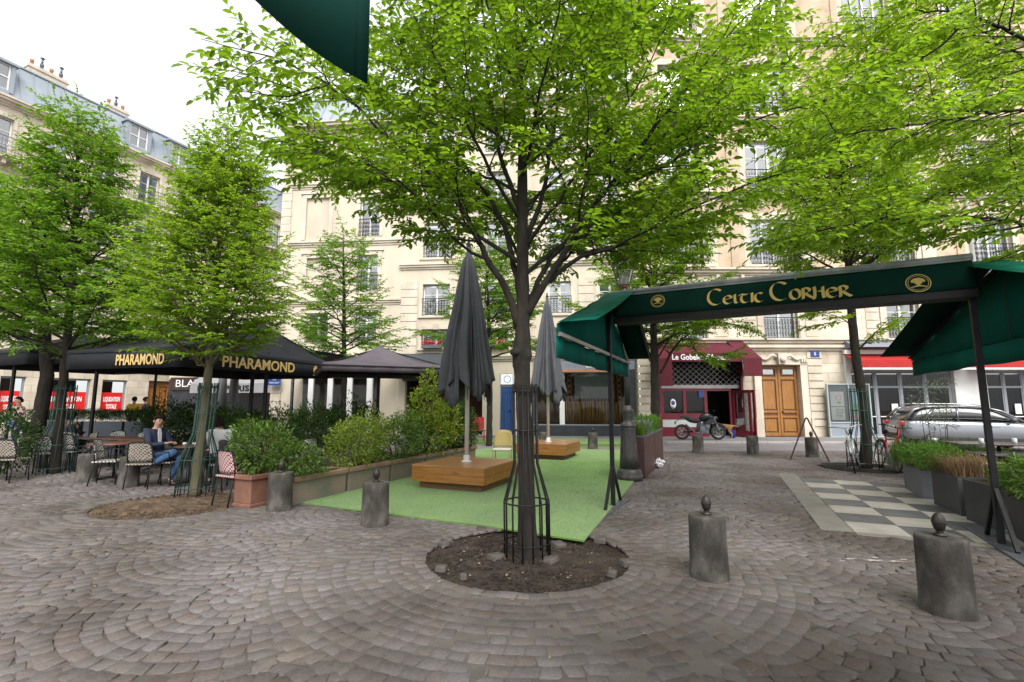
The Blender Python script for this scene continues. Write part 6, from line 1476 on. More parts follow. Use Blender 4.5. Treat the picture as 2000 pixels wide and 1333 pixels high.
def plane_pt(px_, py_, p0, nrm): d = ray(px_, py_); return C0 + d * ((p0 - C0).dot(nrm) / d.dot(nrm))
nn = dV; tm = plane_pt(510, 714, n_, nn) - off1; l_, r_ = plane_pt(441, 712, n_, nn), plane_pt(580, 722, n_, nn)
text_mesh("canopy_lettering", "PHARAMOND", .34, MATS["gold_print"], c1_, frameM(tm + dV * .02, dU, (0, 0, 1)), offset=.008, width=(r_ - l_).length)
def crest(parent, p, ex, nrm, s_):
    mb = MB(); ez = Vector((0, 0, 1)); q = []
    for i in range(22): a = 2 * math.pi * i / 22; q.append(p + ex * s_ * .55 * math.cos(a) + ez * s_ * .7 * math.sin(a) + nrm * .004)
    mb.tube(q, s_ * .1, 4, close=True); mb.tube([p + ex * s_ * x_ + ez * s_ * z_ + nrm * .01 for x_, z_ in ((.25, .45), (-.2, .3), (-.3, -.2), (.1, -.4), (.25, -.05), (-.1, .0))], s_ * .09, 4)
    for k in range(3): mb.add([p + ex * s_ * (-.35 + .35 * k - .12) + ez * s_ * .78 + nrm * .006, p + ex * s_ * (-.35 + .35 * k + .12) + ez * s_ * .78 + nrm * .006, p + ex * s_ * (-.35 + .35 * k) + ez * s_ * 1.1 + nrm * .006], [(0, 1, 2)])
    mb.add([p + ex * s_ * x_ + ez * s_ * z_ + nrm * .006 for x_, z_ in ((-.8, -.95), (.8, -.95), (.8, -1.08), (-.8, -1.08))], [(0, 1, 2, 3)])
    mb.build("crest", MATS["gold_print"], parent)
for px_, py_ in ((616, 724), (386, 701)): crest(c1_, plane_pt(px_, py_, n_, nn) - off1, dU, dV, .13)
r2 = G(344, 698, 2.75); l2_ = r2 - V * 6.2; cs = [l2_, r2, r2 + U * 4.2, l2_ + U * 4.2]
c2_, off2 = canopy("restaurant_canopy", "black canopy lettered in gold over the terrace, left one of the two", cs, .42, 0, peak=(l2_ + r2) / 2 + U * 2.1 + Vector((0, 0, 1.35)), poles=(P(183, 787, 14.2), P(20, 787, 15.5)), group="black lettered canopies")
nn2 = -dU; l_, r_ = plane_pt(228, 704, n_, nn2), plane_pt(322, 703, n_, nn2); tm = (l_ + r_) / 2 - off1
text_mesh("canopy_lettering", "PHARAMOND", .30, MATS["gold_print"], c1_, frameM(tm - dU * .02, dV, (0, 0, 1)), offset=.008, width=(r_ - l_).length)
mb = MB()
for i in range(7): p = P(262 + i * 11, 702 + i * 2.2, 13.4) - off2; mb.lathe([(0, -.035), (.03, -.01), (.03, .01), (.012, .04), (0, .04)], p, 8)
mb.build("light_bulbs", MATS["white_paint"], c2_)
# a third dark canopy behind, running out of the frame, so the terrace roof closes to the left
l3 = l2_ + V * .1 + U * 4.5
c3_, off3 = canopy("restaurant_canopy", "dark canopy at the far left edge with a grey sloping top", [l2_ - V * 4.4 - U * .3, l2_ - V * .25 - U * .3, l2_ - V * .25 + U * 4.2, l2_ - V * 4.4 + U * 4.2], .45, .9, mat_="black_top", poles=(), group="black lettered canopies")
r5 = r2 + U * 4.4; canopy("restaurant_canopy", "deep black canopy behind the lettered ones, nearest the wooden door", [r5 - V * 6.4, r5 + V * .1, r5 + V * .1 + U * 3, r5 - V * 6.4 + U * 3], .62, .3, poles=(P(300, 787, 19.5),), group="black lettered canopies")
c = P(738, 787, 13.2); c.z = 0; rr = 1.62; cs = [Vector((c.x, c.y, 2.32)) + Vector((math.cos(a), math.sin(a), 0)) * rr * 1.35 for a in (R(-110), R(-20), R(70), R(160))]
canopy("parasol", "open mauve grey parasol before the cream building, behind the shrubs", cs, .2, .62, mat_="mauve_cloth", poles=(c,), cat="parasol")
# ================================================================ right hand planters, tables, chairs
M("planter_grey", (.10, .105, .12), (.15, .155, .17), 1.5, .6, bump=.1); M("planter_dark", (.035, .035, .04), (.06, .06, .066), 2, .55, bump=.1)
GP = [((1767, 954), (1802.6, 975)), ((1824, 985), (1878.5, 1010)), ((1886.8, 1016), (1946, 1036)), ((1974, 1046), (2055, 1098))]
lbs = ["pale grey square planter farthest along the row beside the checkered paving", "grey planter with dry straw grass, second of the row", "grey planter behind the awning post brace, third of the row", "dark grey planter cut by the right edge of the view"]
for k, ((bl, br)) in enumerate(GP):
    a, b_ = G(*bl), G(*br); d = (b_ - a); Ln = d.length; d.normalize(); nrm = Vector((-d.y, d.x, 0)); nrm = nrm if nrm.x > 0 else -nrm
    Wd = .5; c = (a + b_) / 2 + nrm * Wd / 2; rz = math.atan2(d.y, d.x); H_ = .46 if k == 0 else .52
    T_ = thing("planter_box", lbs[k], "planter", (c.x, c.y, 0), rz, "grey planters by the checkered paving")
    mb = MB(); mb.box((0, 0, H_ / 2), (Ln - .02, Wd, H_)); mb.build("body", MATS["planter_grey" if k == 0 else "planter_dark"], T_, bevel=.008)
    mb = MB(); [mb.box2(*q) for q in (((-Ln / 2 + .01, -Wd / 2, H_ + .0), (Ln / 2 - .01, -Wd / 2 + .025, H_ + .03)), ((-Ln / 2 + .01, Wd / 2 - .025, H_), (Ln / 2 - .01, Wd / 2, H_ + .03)), ((-Ln / 2 + .01, -Wd / 2 + .025, H_), (-Ln / 2 + .035, Wd / 2 - .025, H_ + .03)), ((Ln / 2 - .035, -Wd / 2 + .025, H_), (Ln / 2 - .01, Wd / 2 - .025, H_ + .03)))]
    mb.build("rim", MATS["planter_dark"], T_); mb = MB(); mb.box((0, 0, H_ + .005), (Ln - .08, Wd - .06, .03)); mb.build("soil", MATS["potting_soil"], T_)
    z = H_
    if k == 0:
        bush("shrub", "bright green leafy plant in the pale square planter", (c.x, c.y, z), [(0, 0, .20, Ln * .55, .34, .20)], SH_B, 2600, .05, 71, rz=rz, width=.5); grass("grass_plant", "brown dry stems under the bright leaves in the pale planter", (c.x, c.y, z), Ln * .9, .45, .2, 900, DRY, 72, rz)
    if k == 1:
        grass("grass_plant", "straw coloured dry grass mound in the second grey planter", (c.x, c.y, z), Ln * .95, .5, .40, 3400, DRY, 73, rz, .8, .003); bush("shrub", "bright green leaves behind the dry grass", (c.x + .05, c.y + .45, z), [(0, 0, .2, .5, .3, .22)], SH_B, 1800, .05, 74, rz=rz)
    if k == 2: bush("shrub", "mid green low plant in the third grey planter", (c.x + .15, c.y - .1, z), [(.15, 0, .10, .45, .3, .18)], SH_M, 1900, .05, 75, rz=rz)
    if k == 3: bush("shrub", "green leafy plant at the right edge in the last planter", (c.x, c.y, z), [(-.1, 0, .22, .7, .35, .26)], SH_M, 3200, .055, 76, rz=rz)
for k, (px_, Y_, z_, lm, hh, nn_, lb) in enumerate(((1790, 10.4, .35, SH_M, .62, 1500, "olive grass clump behind the bright planter"), (1850, 10.0, .35, SH_D, .66, 1500, "dark grass clump behind the dry grass"), (1768, 11.4, .15, SH_P, .6, 1100, "grey green grass beside the red bicycle"), (1925, 9.4, .4, SH_M, .5, 700, "thin upright grass near the awning post"))):
    c = P(px_, 787, Y_); grass("grass_plant", lb, (c.x, c.y, z_), .9, .7, hh, nn_, lm, 80 + k, spread=.7, bw=.004, group="ornamental grasses")
c = P(1822, 787, 10.2); ol = bush("olive_sapling", "thin pale olive sapling in front of the silver car", (c.x, c.y, .3), [(-.25, 0, 1.35, .32, .25, .10), (.2, 0, 1.15, .3, .25, .10), (0, .1, 1.6, .4, .25, .12), (.12, 0, .85, .32, .2, .12), (-.15, 0, .95, .3, .2, .1), (.3, .1, 1.72, .3, .2, .1)], SH_P, 900, .055, 90, cat="olive tree", width=.3, shell=.2, stems=1)
M("table_dark", (.025, .02, .022), (.04, .034, .036), 3, .25, spec=.6); M("table_brown", (.12, .05, .035), (.17, .08, .055), 2, .35, stretch=(1, 5, 1)); M("glass_clear", (.6, .65, .66), (.7, .74, .75), 2, .1)
def table(loc, rz, w_, d_, label, mat_="table_brown", round_=False, group="terrace tables"):
    T_ = thing("cafe_table", label, "table", tuple(loc), rz, group); mb = MB()
    if round_: mb.lathe([(0, .72), (w_ / 2, .72), (w_ / 2 + .008, .735), (w_ / 2, .75), (0, .75)], n=32)
    else: mb.box((0, 0, .735), (w_, d_, .03))
    mb.build("tabletop", MATS[mat_], T_, bevel=0 if round_ else .006); mb = MB(); mb.cyl((0, 0, .02), (0, 0, .72), .028); mb.box((0, 0, .71), (.3, .3, .012)); mb.build("pedestal", MATS["iron_black"], T_)
    for k in range(4): a = k * math.pi / 2 + .78; mb = MB(); mb.bar((0, 0, .05), (.28 * math.cos(a), .28 * math.sin(a), .015), .04, .02); mb.build("foot", MATS["iron_black"], T_)
    return T_
c = P(1940, 787, 9.0); c.z = .12; table(c, RZ_UV + .1, 1.5, .7, "dark tabletop with two glasses beside the silver car", "table_dark")
c2 = P(1985, 787, 8.3); c2.z = 0; table(c2, RZ_UV + .1, 1.4, .7, "lower dark table at the right edge behind the last planter", "table_dark")
for dx in (-.35, .25):
    g = MB(); g.lathe([(.03, 0), (.035, .005), (.036, .09), (.033, .09), (.03, .01), (0, .01)], n=14); o = g.build("drinking_glass", MATS["glass_clear"], label=("left" if dx < 0 else "right") + " glass tumbler on the dark tabletop near the silver car", cat="glass"); o.location = (c.x + dx, c.y - .05, .87)
def weave(name, c1, c2, sx=22):
    m, t, b = new_mat(name); N, L = t.nodes, t.links; tcn = N.new("ShaderNodeTexCoord"); ck = N.new("ShaderNodeTexChecker"); ck.inputs["Scale"].default_value = sx; ck.inputs["Color1"].default_value = (*c1, 1); ck.inputs["Color2"].default_value = (*c2, 1)
    L.new(tcn.outputs["Object"], ck.inputs["Vector"]); L.new(ck.outputs[0], b.inputs["Base Color"]); b.inputs["Roughness"].default_value = .55
    bp = N.new("ShaderNodeBump"); bp.inputs["Strength"].default_value = .4; bp.inputs["Distance"].default_value = .004; L.new(ck.outputs[1], bp.inputs["Height"]); L.new(bp.outputs[0], b.inputs["Normal"]); return m
weave("weave_bw", (.55, .54, .50), (.02, .02, .025), 34); weave("weave_tan", (.40, .36, .30), (.05, .04, .035), 34); weave("weave_red", (.60, .50, .48), (.20, .02, .03), 34); weave("weave_yellow", (.58, .44, .17), (.30, .24, .07), 40)
M("cushion", (.6, .57, .5), (.68, .65, .58), 5, .8)
def chair(label, weave_m, frame_m="iron_black", arms=True, cushion=False, group="woven terrace chairs", tall=.86):
    """faces +y; origin on the ground under the seat"""
    T_ = thing("woven_chair", label, "chair", (0, 0, 0), 0, group)
    mb = MB(); mb.box((0, 0, .45), (.44, .42, .03)); mb.build("seat", MATS["cushion" if cushion else weave_m], T_, bevel=.012)
    vs = []; n, m_ = 12, 8
    for j in range(m_ + 1):
        for i in range(n + 1):
            s_ = i / n * 2 - 1; t = j / m_; wd = .23 * (1 - (.22 * t ** 3)); z = .50 + (tall - .50) * t * (1 - (.10 * s_ * s_ * t)); vs.append((s_ * wd, -.20 - .07 * t + .06 * s_ * s_, z))
    mb = MB(); mb.add(vs, [(j * (n + 1) + i, j * (n + 1) + i + 1, (j + 1) * (n + 1) + i + 1, (j + 1) * (n + 1) + i) for j in range(m_) for i in range(n)], 0, True)
    o = mb.build("backrest", MATS[weave_m], T_); o.modifiers.new("t", 'SOLIDIFY').thickness = .014
    mb = MB(); top = [(s_ / 6 * .23 * .8, -.275 + .06 * (s_ / 6) ** 2, tall - .02 * (s_ / 6) ** 2) for s_ in range(-6, 7)]
    mb.tube([(-.2, -.16, .44), (-.222, -.17, .6)] + top + [(.222, -.17, .6), (.2, -.16, .44)], .012, 6); mb.build("back_frame", MATS[frame_m], T_)
    for sx in (-1, 1):
        mb = MB(); mb.tube([(sx * .2, .18, .44), (sx * .205, .2, 0)], .012, 6); mb.build("leg", MATS[frame_m], T_)
        mb = MB(); mb.tube([(sx * .2, -.17, .44), (sx * .205, -.24, 0)], .012, 6); mb.build("leg", MATS[frame_m], T_)
        if arms: mb = MB(); mb.tube([(sx * .225, -.19, .66), (sx * .25, 0, .67), (sx * .25, .15, .65), (sx * .23, .19, .45)], .011, 6); mb.build("armrest", MATS[frame_m], T_)
    return T_
def place(proto, px_, Y_, rz, label, used={}):
    c = P(px_, 787, Y_); loc = (c.x * (1 - 1.15 * math.sin(PITCH) / Y_), c.y, 0)
    if proto.name not in used: used[proto.name] = 1; proto.location = loc; proto.rotation_euler = (0, 0, rz); proto["label"] = label; return proto
    return copy_tree(proto, loc, rz, label)
CB = chair("x", "weave_bw"); CT = chair("x", "weave_tan")
place(CT, 22, 10.2, .1, "woven chair seen from behind at the left edge"); place(CT, 283, 9.5, .15, "woven chair seen from behind, in front of the man in the blazer"); place(CT, 160, 12.0, 2.6, "woven chair behind the iron guard of the layered tree")
place(CB, 213, 9.9, -1.2, "black and white woven chair at the round table, side on"); place(CB, 90, 11.4, .2, "black and white woven chair left of the iron guard")
for k, (px_, Y_, rz) in enumerate(((140, 11.8, .0), (215, 12.6, 3.1), (268, 12.4, 3.0), (480, 11.4, 3.1), (495, 12.4, 2.9), (590, 10.6, 1.2))):
    place(CB, px_, Y_, rz, ["black and white chair behind the tall tree trunk", "patterned chair back beyond the far table, left one", "patterned chair back beyond the far table, right one", "patterned chair behind the seated woman's shoulder", "patterned chair before the bright green shrub", "patterned chair half hidden behind the row of shrubs"][k])
CRD = chair("x", "weave_red"); place(CRD, 462, 8.0, -.5, "red and white woven chair standing by the terracotta pot")
place(CT, 326, 9.75, -1.45, "woven chair the man in the blazer sits on"); place(CB, 440, 9.35, 1.15, "woven chair with a black coat over its back under the seated woman")
M("bamboo_frame", (.35, .22, .08), (.45, .30, .12), 5, .45)
CY = chair("x", "weave_yellow", "bamboo_frame", arms=False, cushion=True, group="yellow bistro chairs", tall=.90)
place(CY, 981, 12.3, 3.0, "yellow woven bistro chair with a white cushion behind the wooden plinth"); place(CY, 862, 16.2, 1.5, "yellow bistro chair beside the last trough, left of its pair"); place(CY, 882, 16.3, 1.4, "yellow bistro chair beside the last trough, right of its pair")
M("red_plastic", (.50, .012, .03), (.42, .01, .024), 3, .35)
for px_, lb in ((936, "red chair before the restaurant front, right of the pole"), (862, "red chair before the restaurant front, behind the shrub")):
    c = P(px_, 787, 19.2); T_ = thing("red_chair", lb, "chair", (c.x, c.y, .08), .2, "red chairs by the restaurant"); mb = MB(); mb.box((0, 0, .45), (.46, .44, .06)); mb.build("seat", MATS["red_plastic"], T_, bevel=.02); mb = MB(); mb.box((0, .22, .72), (.46, .05, .46), rx=-.12); mb.build("backrest", MATS["red_plastic"], T_, bevel=.02)
    for sx in (-1, 1):
        for sy in (-1, 1): mb = MB(); mb.cyl((sx * .19, sy * .18, 0), (sx * .19, sy * .18, .42), .014); mb.build("leg", MATS["red_plastic"], T_)
c = P(236, 787, 10.6); c.z = 0; table(c, .2, .95, .95, "round brown table nearest the twin bollards", round_=True); c = P(250, 787, 12.0); c.z = 0; table(c, -.35, 2.4, .7, "long brown table behind the round one"); c = P(100, 787, 12.6); c.z = 0; table(c, -.35, 1.6, .7, "long brown table behind the layered tree")
TBL = P(382, 787, 9.9); TBL.z = 0; table(TBL, .3, .6, .6, "small table between the seated couple", round_=True); c = P(520, 787, 11.8); c.z = 0; table(c, -.3, 1.4, .7, "brown table behind the woman in white")
for k in range(2): g = MB(); g.lathe([(.02, 0), (.035, .03), (.038, .06), (.034, .06), (.0, .015)], n=14); o = g.build("coffee_cup", MATS["white_paint"], label=("white cup on the small table, nearer the man", "white cup on the small table, nearer the woman")[k], cat="cup"); o.location = (TBL.x - .12 + .2 * k, TBL.y - .05, .751)
# clipped hedge in blue grey boxes at the back of the terrace
M("box_slate", (.07, .085, .11), (.10, .115, .14), 2, .6)
for k, (xa, xb) in enumerate(((62, 172), (178, 252), (257, 300))):
    a, b_ = P(xa, 787, 15.6), P(xb, 787, 15.6); c = (a + b_) / 2; L_ = (b_ - a).length
    T_ = thing("hedge_planter", ["clipped hedge in a slate box, longest, left", "clipped hedge in a slate box, middle", "clipped hedge in a slate box, right, beside the laurel"][k], "hedge", (c.x, c.y, 0), 0, "clipped hedges in slate boxes")
    mb = MB(); mb.box((0, 0, .5), (L_, .4, 1.0)); mb.build("box", MATS["box_slate"], T_, bevel=.01)
    r = np.random.default_rng(100 + k); n = int(2600 * L_); B = np.stack([r.uniform(-L_ / 2, L_ / 2, n), r.uniform(-.22, .22, n), 1.0 + .34 * r.random(n) ** .5 + .03 * r.normal(size=n)], 1); D = r.normal(0, 1, (n, 3)) + np.array([0, -.3, .8])
    leaves_obj("foliage", B, D, r.normal(0, .6, (n, 3)) + np.array([0, 0, 1]), .045 * r.uniform(.6, 1.3, n), SH_D, T_)

# ================================================================ people
def skin_obj(name, verts, edges, radii, mat_, parent, sub=2, root=0, **kw):
    me = bpy.data.meshes.new(name); me.from_pydata([tuple(v) for v in verts], edges, []); o = bpy.data.objects.new(name, me); COL.objects.link(o)
    o.modifiers.new("skin", 'SKIN').use_smooth_shade = True
    for i, sv_ in enumerate(me.skin_vertices[0].data):
        r_ = radii[i]; sv_.radius = r_ if hasattr(r_, '__len__') else (r_, r_); sv_.use_root = (i == root)
    o.modifiers.new("sub", 'SUBSURF').levels = sub; o.modifiers["sub"].render_levels = sub
    bpy.context.view_layer.update()
    m2 = bpy.data.meshes.new_from_object(o.evaluated_get(bpy.context.evaluated_depsgraph_get())); o.modifiers.clear(); o.data = m2; bpy.data.meshes.remove(me)
    m2.materials.clear(); m2.materials.append(mat_); m2.polygons.foreach_set("use_smooth", [True] * len(m2.polygons))
    o.name = name; o.parent = parent; tag(o, **kw); return o
M("skin_tan", (.36, .20, .13), (.42, .24, .16), 5, .55); M("skin_pale", (.52, .32, .24), (.58, .37, .28), 5, .55); M("hair_dark", (.008, .005, .004), (.018, .012, .009), 20, .8, bump=.6, spec=.15)
M("navy", (.010, .016, .045), (.016, .024, .06), 8, .8, bump=.1); M("denim", (.03, .075, .17), (.05, .11, .23), 14, .85, bump=.15); M("shirt_white", (.66, .66, .70), (.58, .58, .62), 4, .8, bump=.15, bscale=9); M("black_trouser", (.014, .014, .017), (.025, .025, .03), 6, .8); M("shoe_black", (.015, .012, .012), (.03, .025, .022), 6, .4)
M("yellow_shirt", (.55, .36, .03), (.48, .3, .02), 5, .8); M("pink_shirt", (.62, .38, .44), (.55, .32, .38), 5, .8); M("floral", (.62, .45, .46), (.3, .28, .32), 22, .8, contrast=(.45, .55)); M("paper", (.6, .6, .6), (.55, .55, .56), 5, .7)
def person(label, loc, rz, J, mats, hair=1.0, group=None, shoes=True, skirt=False, scale=1.0, female=False):
    """J: joints in a local frame facing +x. keys hip, chest, neck, head, shL shR elL elR haL haR hpL hpR knL knR anL anR toL toR"""
    T_ = thing("person", label, "person", loc, rz, group); T_.scale = (scale,) * 3; J = {k: Vector(v) for k, v in J.items()}
    skin, top, bot, hairm = mats; hd = J['head']; nk = J['neck']; up = (hd - nk).normalized(); fwd = J.get('face', Vector((1, 0, 0))).normalized(); sd = up.cross(fwd).normalized()
    V_, E_, R_ = [], [], []
    def a(p, r_, par=None):
        V_.append(Vector(p)); R_.append(r_); i = len(V_) - 1
        if par is not None: E_.append((par, i))
        return i
    hip = a(J['hip'], (.13, .11)); mid = a(J['hip'].lerp(J['chest'], .5), (.115, .095), hip); ch = a(J['chest'], (.14, .10), mid); n0 = a(nk, .050, ch); jaw = a(hd - up * .045 + fwd * .018, .064, n0); md = a(hd + up * .035, .094, jaw); cr = a(hd + up * .10 - fwd * .012, .075, md)
    nose = a(hd + fwd * .098 + up * .005, .013, md)
    for s_ in 'LR':
        sh = a(J['sh' + s_], .052, ch); el = a(J['el' + s_], .038, sh); ha = a(J['ha' + s_], .024, el); dr = (J['ha' + s_] - J['el' + s_]).normalized(); pm = a(J['ha' + s_] + dr * .06, (.034, .018), ha)
        sdv = dr.cross(Vector((0, 0, 1))); sdv = sdv.normalized() if sdv.length > .1 else Vector((0, 1, 0))
        for f in range(4):
            b0 = J['ha' + s_] + dr * .09 + sdv * (.024 - .016 * f); f1 = a(b0 + dr * .03 + Vector((0, 0, -.004)), .0085, pm); a(b0 + dr * (.062 - .006 * abs(f - 1.3)) + Vector((0, 0, -.022)), .007, f1)
        th = a(J['ha' + s_] + dr * .045 + sdv * .042 + Vector((0, 0, .006)), .0095, ha); a(J['ha' + s_] + dr * .08 + sdv * .05, .008, th)
        hp = a(J['hp' + s_], .082, hip); kn = a(J['kn' + s_], .055, hp); an = a(J['an' + s_], .036, kn); a(J['to' + s_], (.036, .026), an)
    skin_obj("body", V_, E_, R_, MATS[skin], T_, 1)
    # top
    V_, E_, R_ = [], [], []; hip = a(J['hip'] + Vector((0, 0, .02)), (.165, .13)); mid = a(J['hip'].lerp(J['chest'], .5), (.15, .12), hip); ch = a(J['chest'], (.175, .125), mid); a(nk - (nk - J['chest']) * .25, .075, ch)
    for s_ in 'LR':
        sh = a(J['sh' + s_], .075, ch); el = a(J['el' + s_], .058, sh); a(J['el' + s_].lerp(J['ha' + s_], .88), .042, el)
    skin_obj("top", V_, E_, R_, MATS[top], T_, 1)
    if not skirt:
        V_, E_, R_ = [], [], []; hip = a(J['hip'], (.15, .135))
        for s_ in 'LR': hp = a(J['hp' + s_], .102, hip); kn = a(J['kn' + s_], .073, hp); a(J['kn' + s_].lerp(J['an' + s_], .93), .058, kn)
        skin_obj("trousers", V_, E_, R_, MATS[bot], T_, 1)
    else:
        mb = MB(); h = J['hip']; k_ = (J['knL'] + J['knR']) / 2; mb.tube([h + Vector((0, 0, .12)), h, h.lerp(k_, .6), k_], [.14, .19, .22, .25], 20, flat=.8); mb.build("skirt", MATS[bot], T_)
    if shoes:
        for s_ in 'LR':
            V_, E_, R_ = [], [], []; an = a(J['an' + s_] + (J['kn' + s_] - J['an' + s_]).normalized() * .03, .045); hl = a(J['an' + s_].lerp(J['to' + s_], .05) - Vector((0, 0, .03)), .058, an); a(J['to' + s_] + (J['to' + s_] - J['an' + s_]).normalized() * .03, (.056, .046), hl); skin_obj("shoe", V_, E_, R_, MATS["shoe_black"], T_, 1)
    # hair cap: offset shell round the head, longer at the back
    mb = MB(); n, m_ = 20, 12; vs = []; rnd = random.Random(len(label))
    for j in range(m_ + 1):
        th = math.pi * .68 * j / m_
        for i in range(n):
            ph = 2 * math.pi * i / n; front = math.cos(ph); lim = 1.0 if front < .25 else .52
            t2 = min(th, math.pi * .68 * lim * (1.0 if hair < 1.2 or front > .25 else 1.0)); r_ = (.103 + .03 * (hair - 1)) * (1 + .07 * math.sin(7 * ph + 5 * th) + rnd.gauss(0, .025)); lng = (.05 * (hair - 1) * max(0, t2 - 1.2)) if front < .25 else 0
            vs.append(hd + up * (.035 + r_ * 1.12 * math.cos(t2) - lng * 2.2) + (fwd * math.cos(ph) * 1.0 + sd * math.sin(ph) * .9) * r_ * math.sin(t2) - fwd * .012)
    mb.add(vs, [(j * n + i, j * n + (i + 1) % n, (j + 1) * n + (i + 1) % n, (j + 1) * n + i) for j in range(m_) for i in range(n)], 0, True); mb.build("hair", MATS[hairm], T_)
    mb = MB()
    for s_ in (-1, 1): mb.lathe([(0, -.009), (.008, -.004), (.008, .004), (0, .009)], hd + fwd * .086 + up * .022 + sd * s_ * .031, 8); mb.box(hd + fwd * .086 + up * .045 + sd * s_ * .032, (.012, .034, .007))
    mb.box(hd + fwd * .078 - up * .038, (.012, .045, .008)); mb.build("face_features", MATS["hair_dark"], T_)
    for s_ in (-1, 1): mb = MB(); mb.lathe([(0, -.028), (.014, -.015), (.016, .01), (0, .028)], hd + sd * s_ * .084 + up * .005, 8); mb.build("ear", MATS[skin], T_)
    return T_
sit = dict(hip=(0, 0, .53), chest=(-.06, 0, .95), neck=(-.045, 0, 1.10), head=(-.005, 0, 1.215), shL=(-.05, .18, 1.045), shR=(-.05, -.18, 1.045), elL=(.06, .24, .78), elR=(.06, -.24, .78), haL=(.30, .10, .80), haR=(.30, -.10, .80), hpL=(.06, .09, .53), hpR=(.06, -.09, .53), knL=(.48, .10, .54), knR=(.48, -.10, .54), anL=(.50, .1, .09), anR=(.46, -.1, .09), toL=(.66, .11, .035), toR=(.62, -.11, .035))
man = dict(sit); man.update(knR=(.50, -.04, .66), anR=(.20, -.30, .44), toR=(.08, -.36, .36), knL=(.50, .06, .55), anL=(.30, .04, .09), toL=(.44, .05, .035), hpR=(.06, -.09, .54), elL=(.10, .24, .76), haL=(.34, .04, .80), haR=(.32, -.08, .82), face=(.92, -.38, -.1))
MAN = person("man in a navy blazer and jeans seated with crossed legs, holding a phone", tuple(P(314, 787, 9.75).xy) + (0,), -.15, man, ("skin_tan", "navy", "denim", "hair_dark"))
mb = MB(); mb.prism([(-.03, 0), (.03, 0), (.045, .2), (.02, .3), (-.02, .3), (-.045, .2)], 0, .01, 0, 'x'); mb.v = [(x + .075 + z * -.1, y - .02, z + .80) for x, y, z in mb.v]; mb.build("shirt_front", MATS["shirt_white"], MAN)
mb = MB(); mb.box((0, 0, 0), (.012, .07, .14), ry=.5); ph_ = mb.build("phone", MATS["iron_black"], label="dark phone in the hands of the man in the blazer", cat="phone"); ph_.location = (MAN.location.x + .40, MAN.location.y - .08, .84)
wom = dict(sit); wom.update(chest=(-.02, 0, .94), neck=(.0, 0, 1.10), head=(.05, 0, 1.21), anL=(.35, .1, .09), anR=(.4, -.1, .09), toL=(.5, .1, .035), toR=(.55, -.1, .035), face=(.9, -.3, -.15), haL=(.36, .12, .72), haR=(.34, -.05, .70))
WOM = person("woman with short curly dark hair in a white shirt, seated with her back half turned", tuple(P(432, 787, 9.4).xy) + (0,), math.pi - .55, wom, ("skin_pale", "shirt_white", "black_trouser", "hair_dark"), hair=1.5)
mb = MB(); vs = []; n = 12
for j in range(9):
    for i in range(n + 1): s_ = i / n * 2 - 1; t = j / 8; vs.append((s_ * (.24 + .05 * t) + .02 * math.sin(j), -.27 - .035 * t + .06 * s_ * s_ - .02 * math.sin(i * 1.4) * t, .90 - .68 * t + .03 * math.sin(i * .9)))
mb.add(vs, [(j * (n + 1) + i, j * (n + 1) + i + 1, (j + 1) * (n + 1) + i + 1, (j + 1) * (n + 1) + i) for j in range(8) for i in range(n)], 0, True)
co = mb.build("coat", MATS["black_trouser"], label="black coat hanging over the back of the woman's chair", cat="coat"); co.modifiers.new("t", 'SOLIDIFY').thickness = .02; p_ = P(441, 787, 9.33); co.location = (p_.x, p_.y, 0); co.rotation_euler = (0, 0, 1.15)
stand = dict(hip=(0, 0, .95), chest=(-.01, 0, 1.30), neck=(0, 0, 1.49), head=(.02, 0, 1.62), shL=(0, .18, 1.42), shR=(0, -.18, 1.42), elL=(-.03, .25, 1.13), elR=(-.03, -.25, 1.13), haL=(.10, .25, .90), haR=(.08, -.25, .90), hpL=(0, .09, .92), hpR=(0, -.09, .92), knL=(.06, .10, .50), knR=(-.02, -.10, .50), anL=(.12, .1, .09), anR=(-.12, -.1, .10), toL=(.27, .1, .035), toR=(.02, -.1, .035))
for k, (px_, Y_, rz, mats, lb, kw) in enumerate((
    (38, 15.2, -1.9, ("skin_pale", "pink_shirt", "denim", "hair_dark"), "passer by in a pink shirt before the left red poster", {}),
    (262, 20.5, 1.9, ("skin_tan", "yellow_shirt", "black_trouser", "hair_dark"), "passer by in a yellow shirt before the wooden door", {}),
    (283, 21.5, 1.2, ("skin_tan", "black_trouser", "black_trouser", "hair_dark"), "passer by in dark clothes right of the yellow shirt", {}),
    (893, 18.8, 2.2, ("skin_pale", "floral", "floral", "hair_dark"), "woman in a pale floral dress standing by the restaurant tables", dict(skirt=True, scale=.93)))):
    c = P(px_, 787, Y_); person(lb, (c.x, c.y, .012 if Y_ < 19.6 else .08), rz, stand, mats, **kw)
c = P(143, 787, 13.0); person("diner with dark hair seated low behind the long table", (c.x, c.y, 0), 1.6, sit, ("skin_tan", "black_trouser", "black_trouser", "hair_dark"), hair=1.3)
place(CB, 143, 13.0, 1.6 - math.pi / 2, "black and white chair of the diner with dark hair")

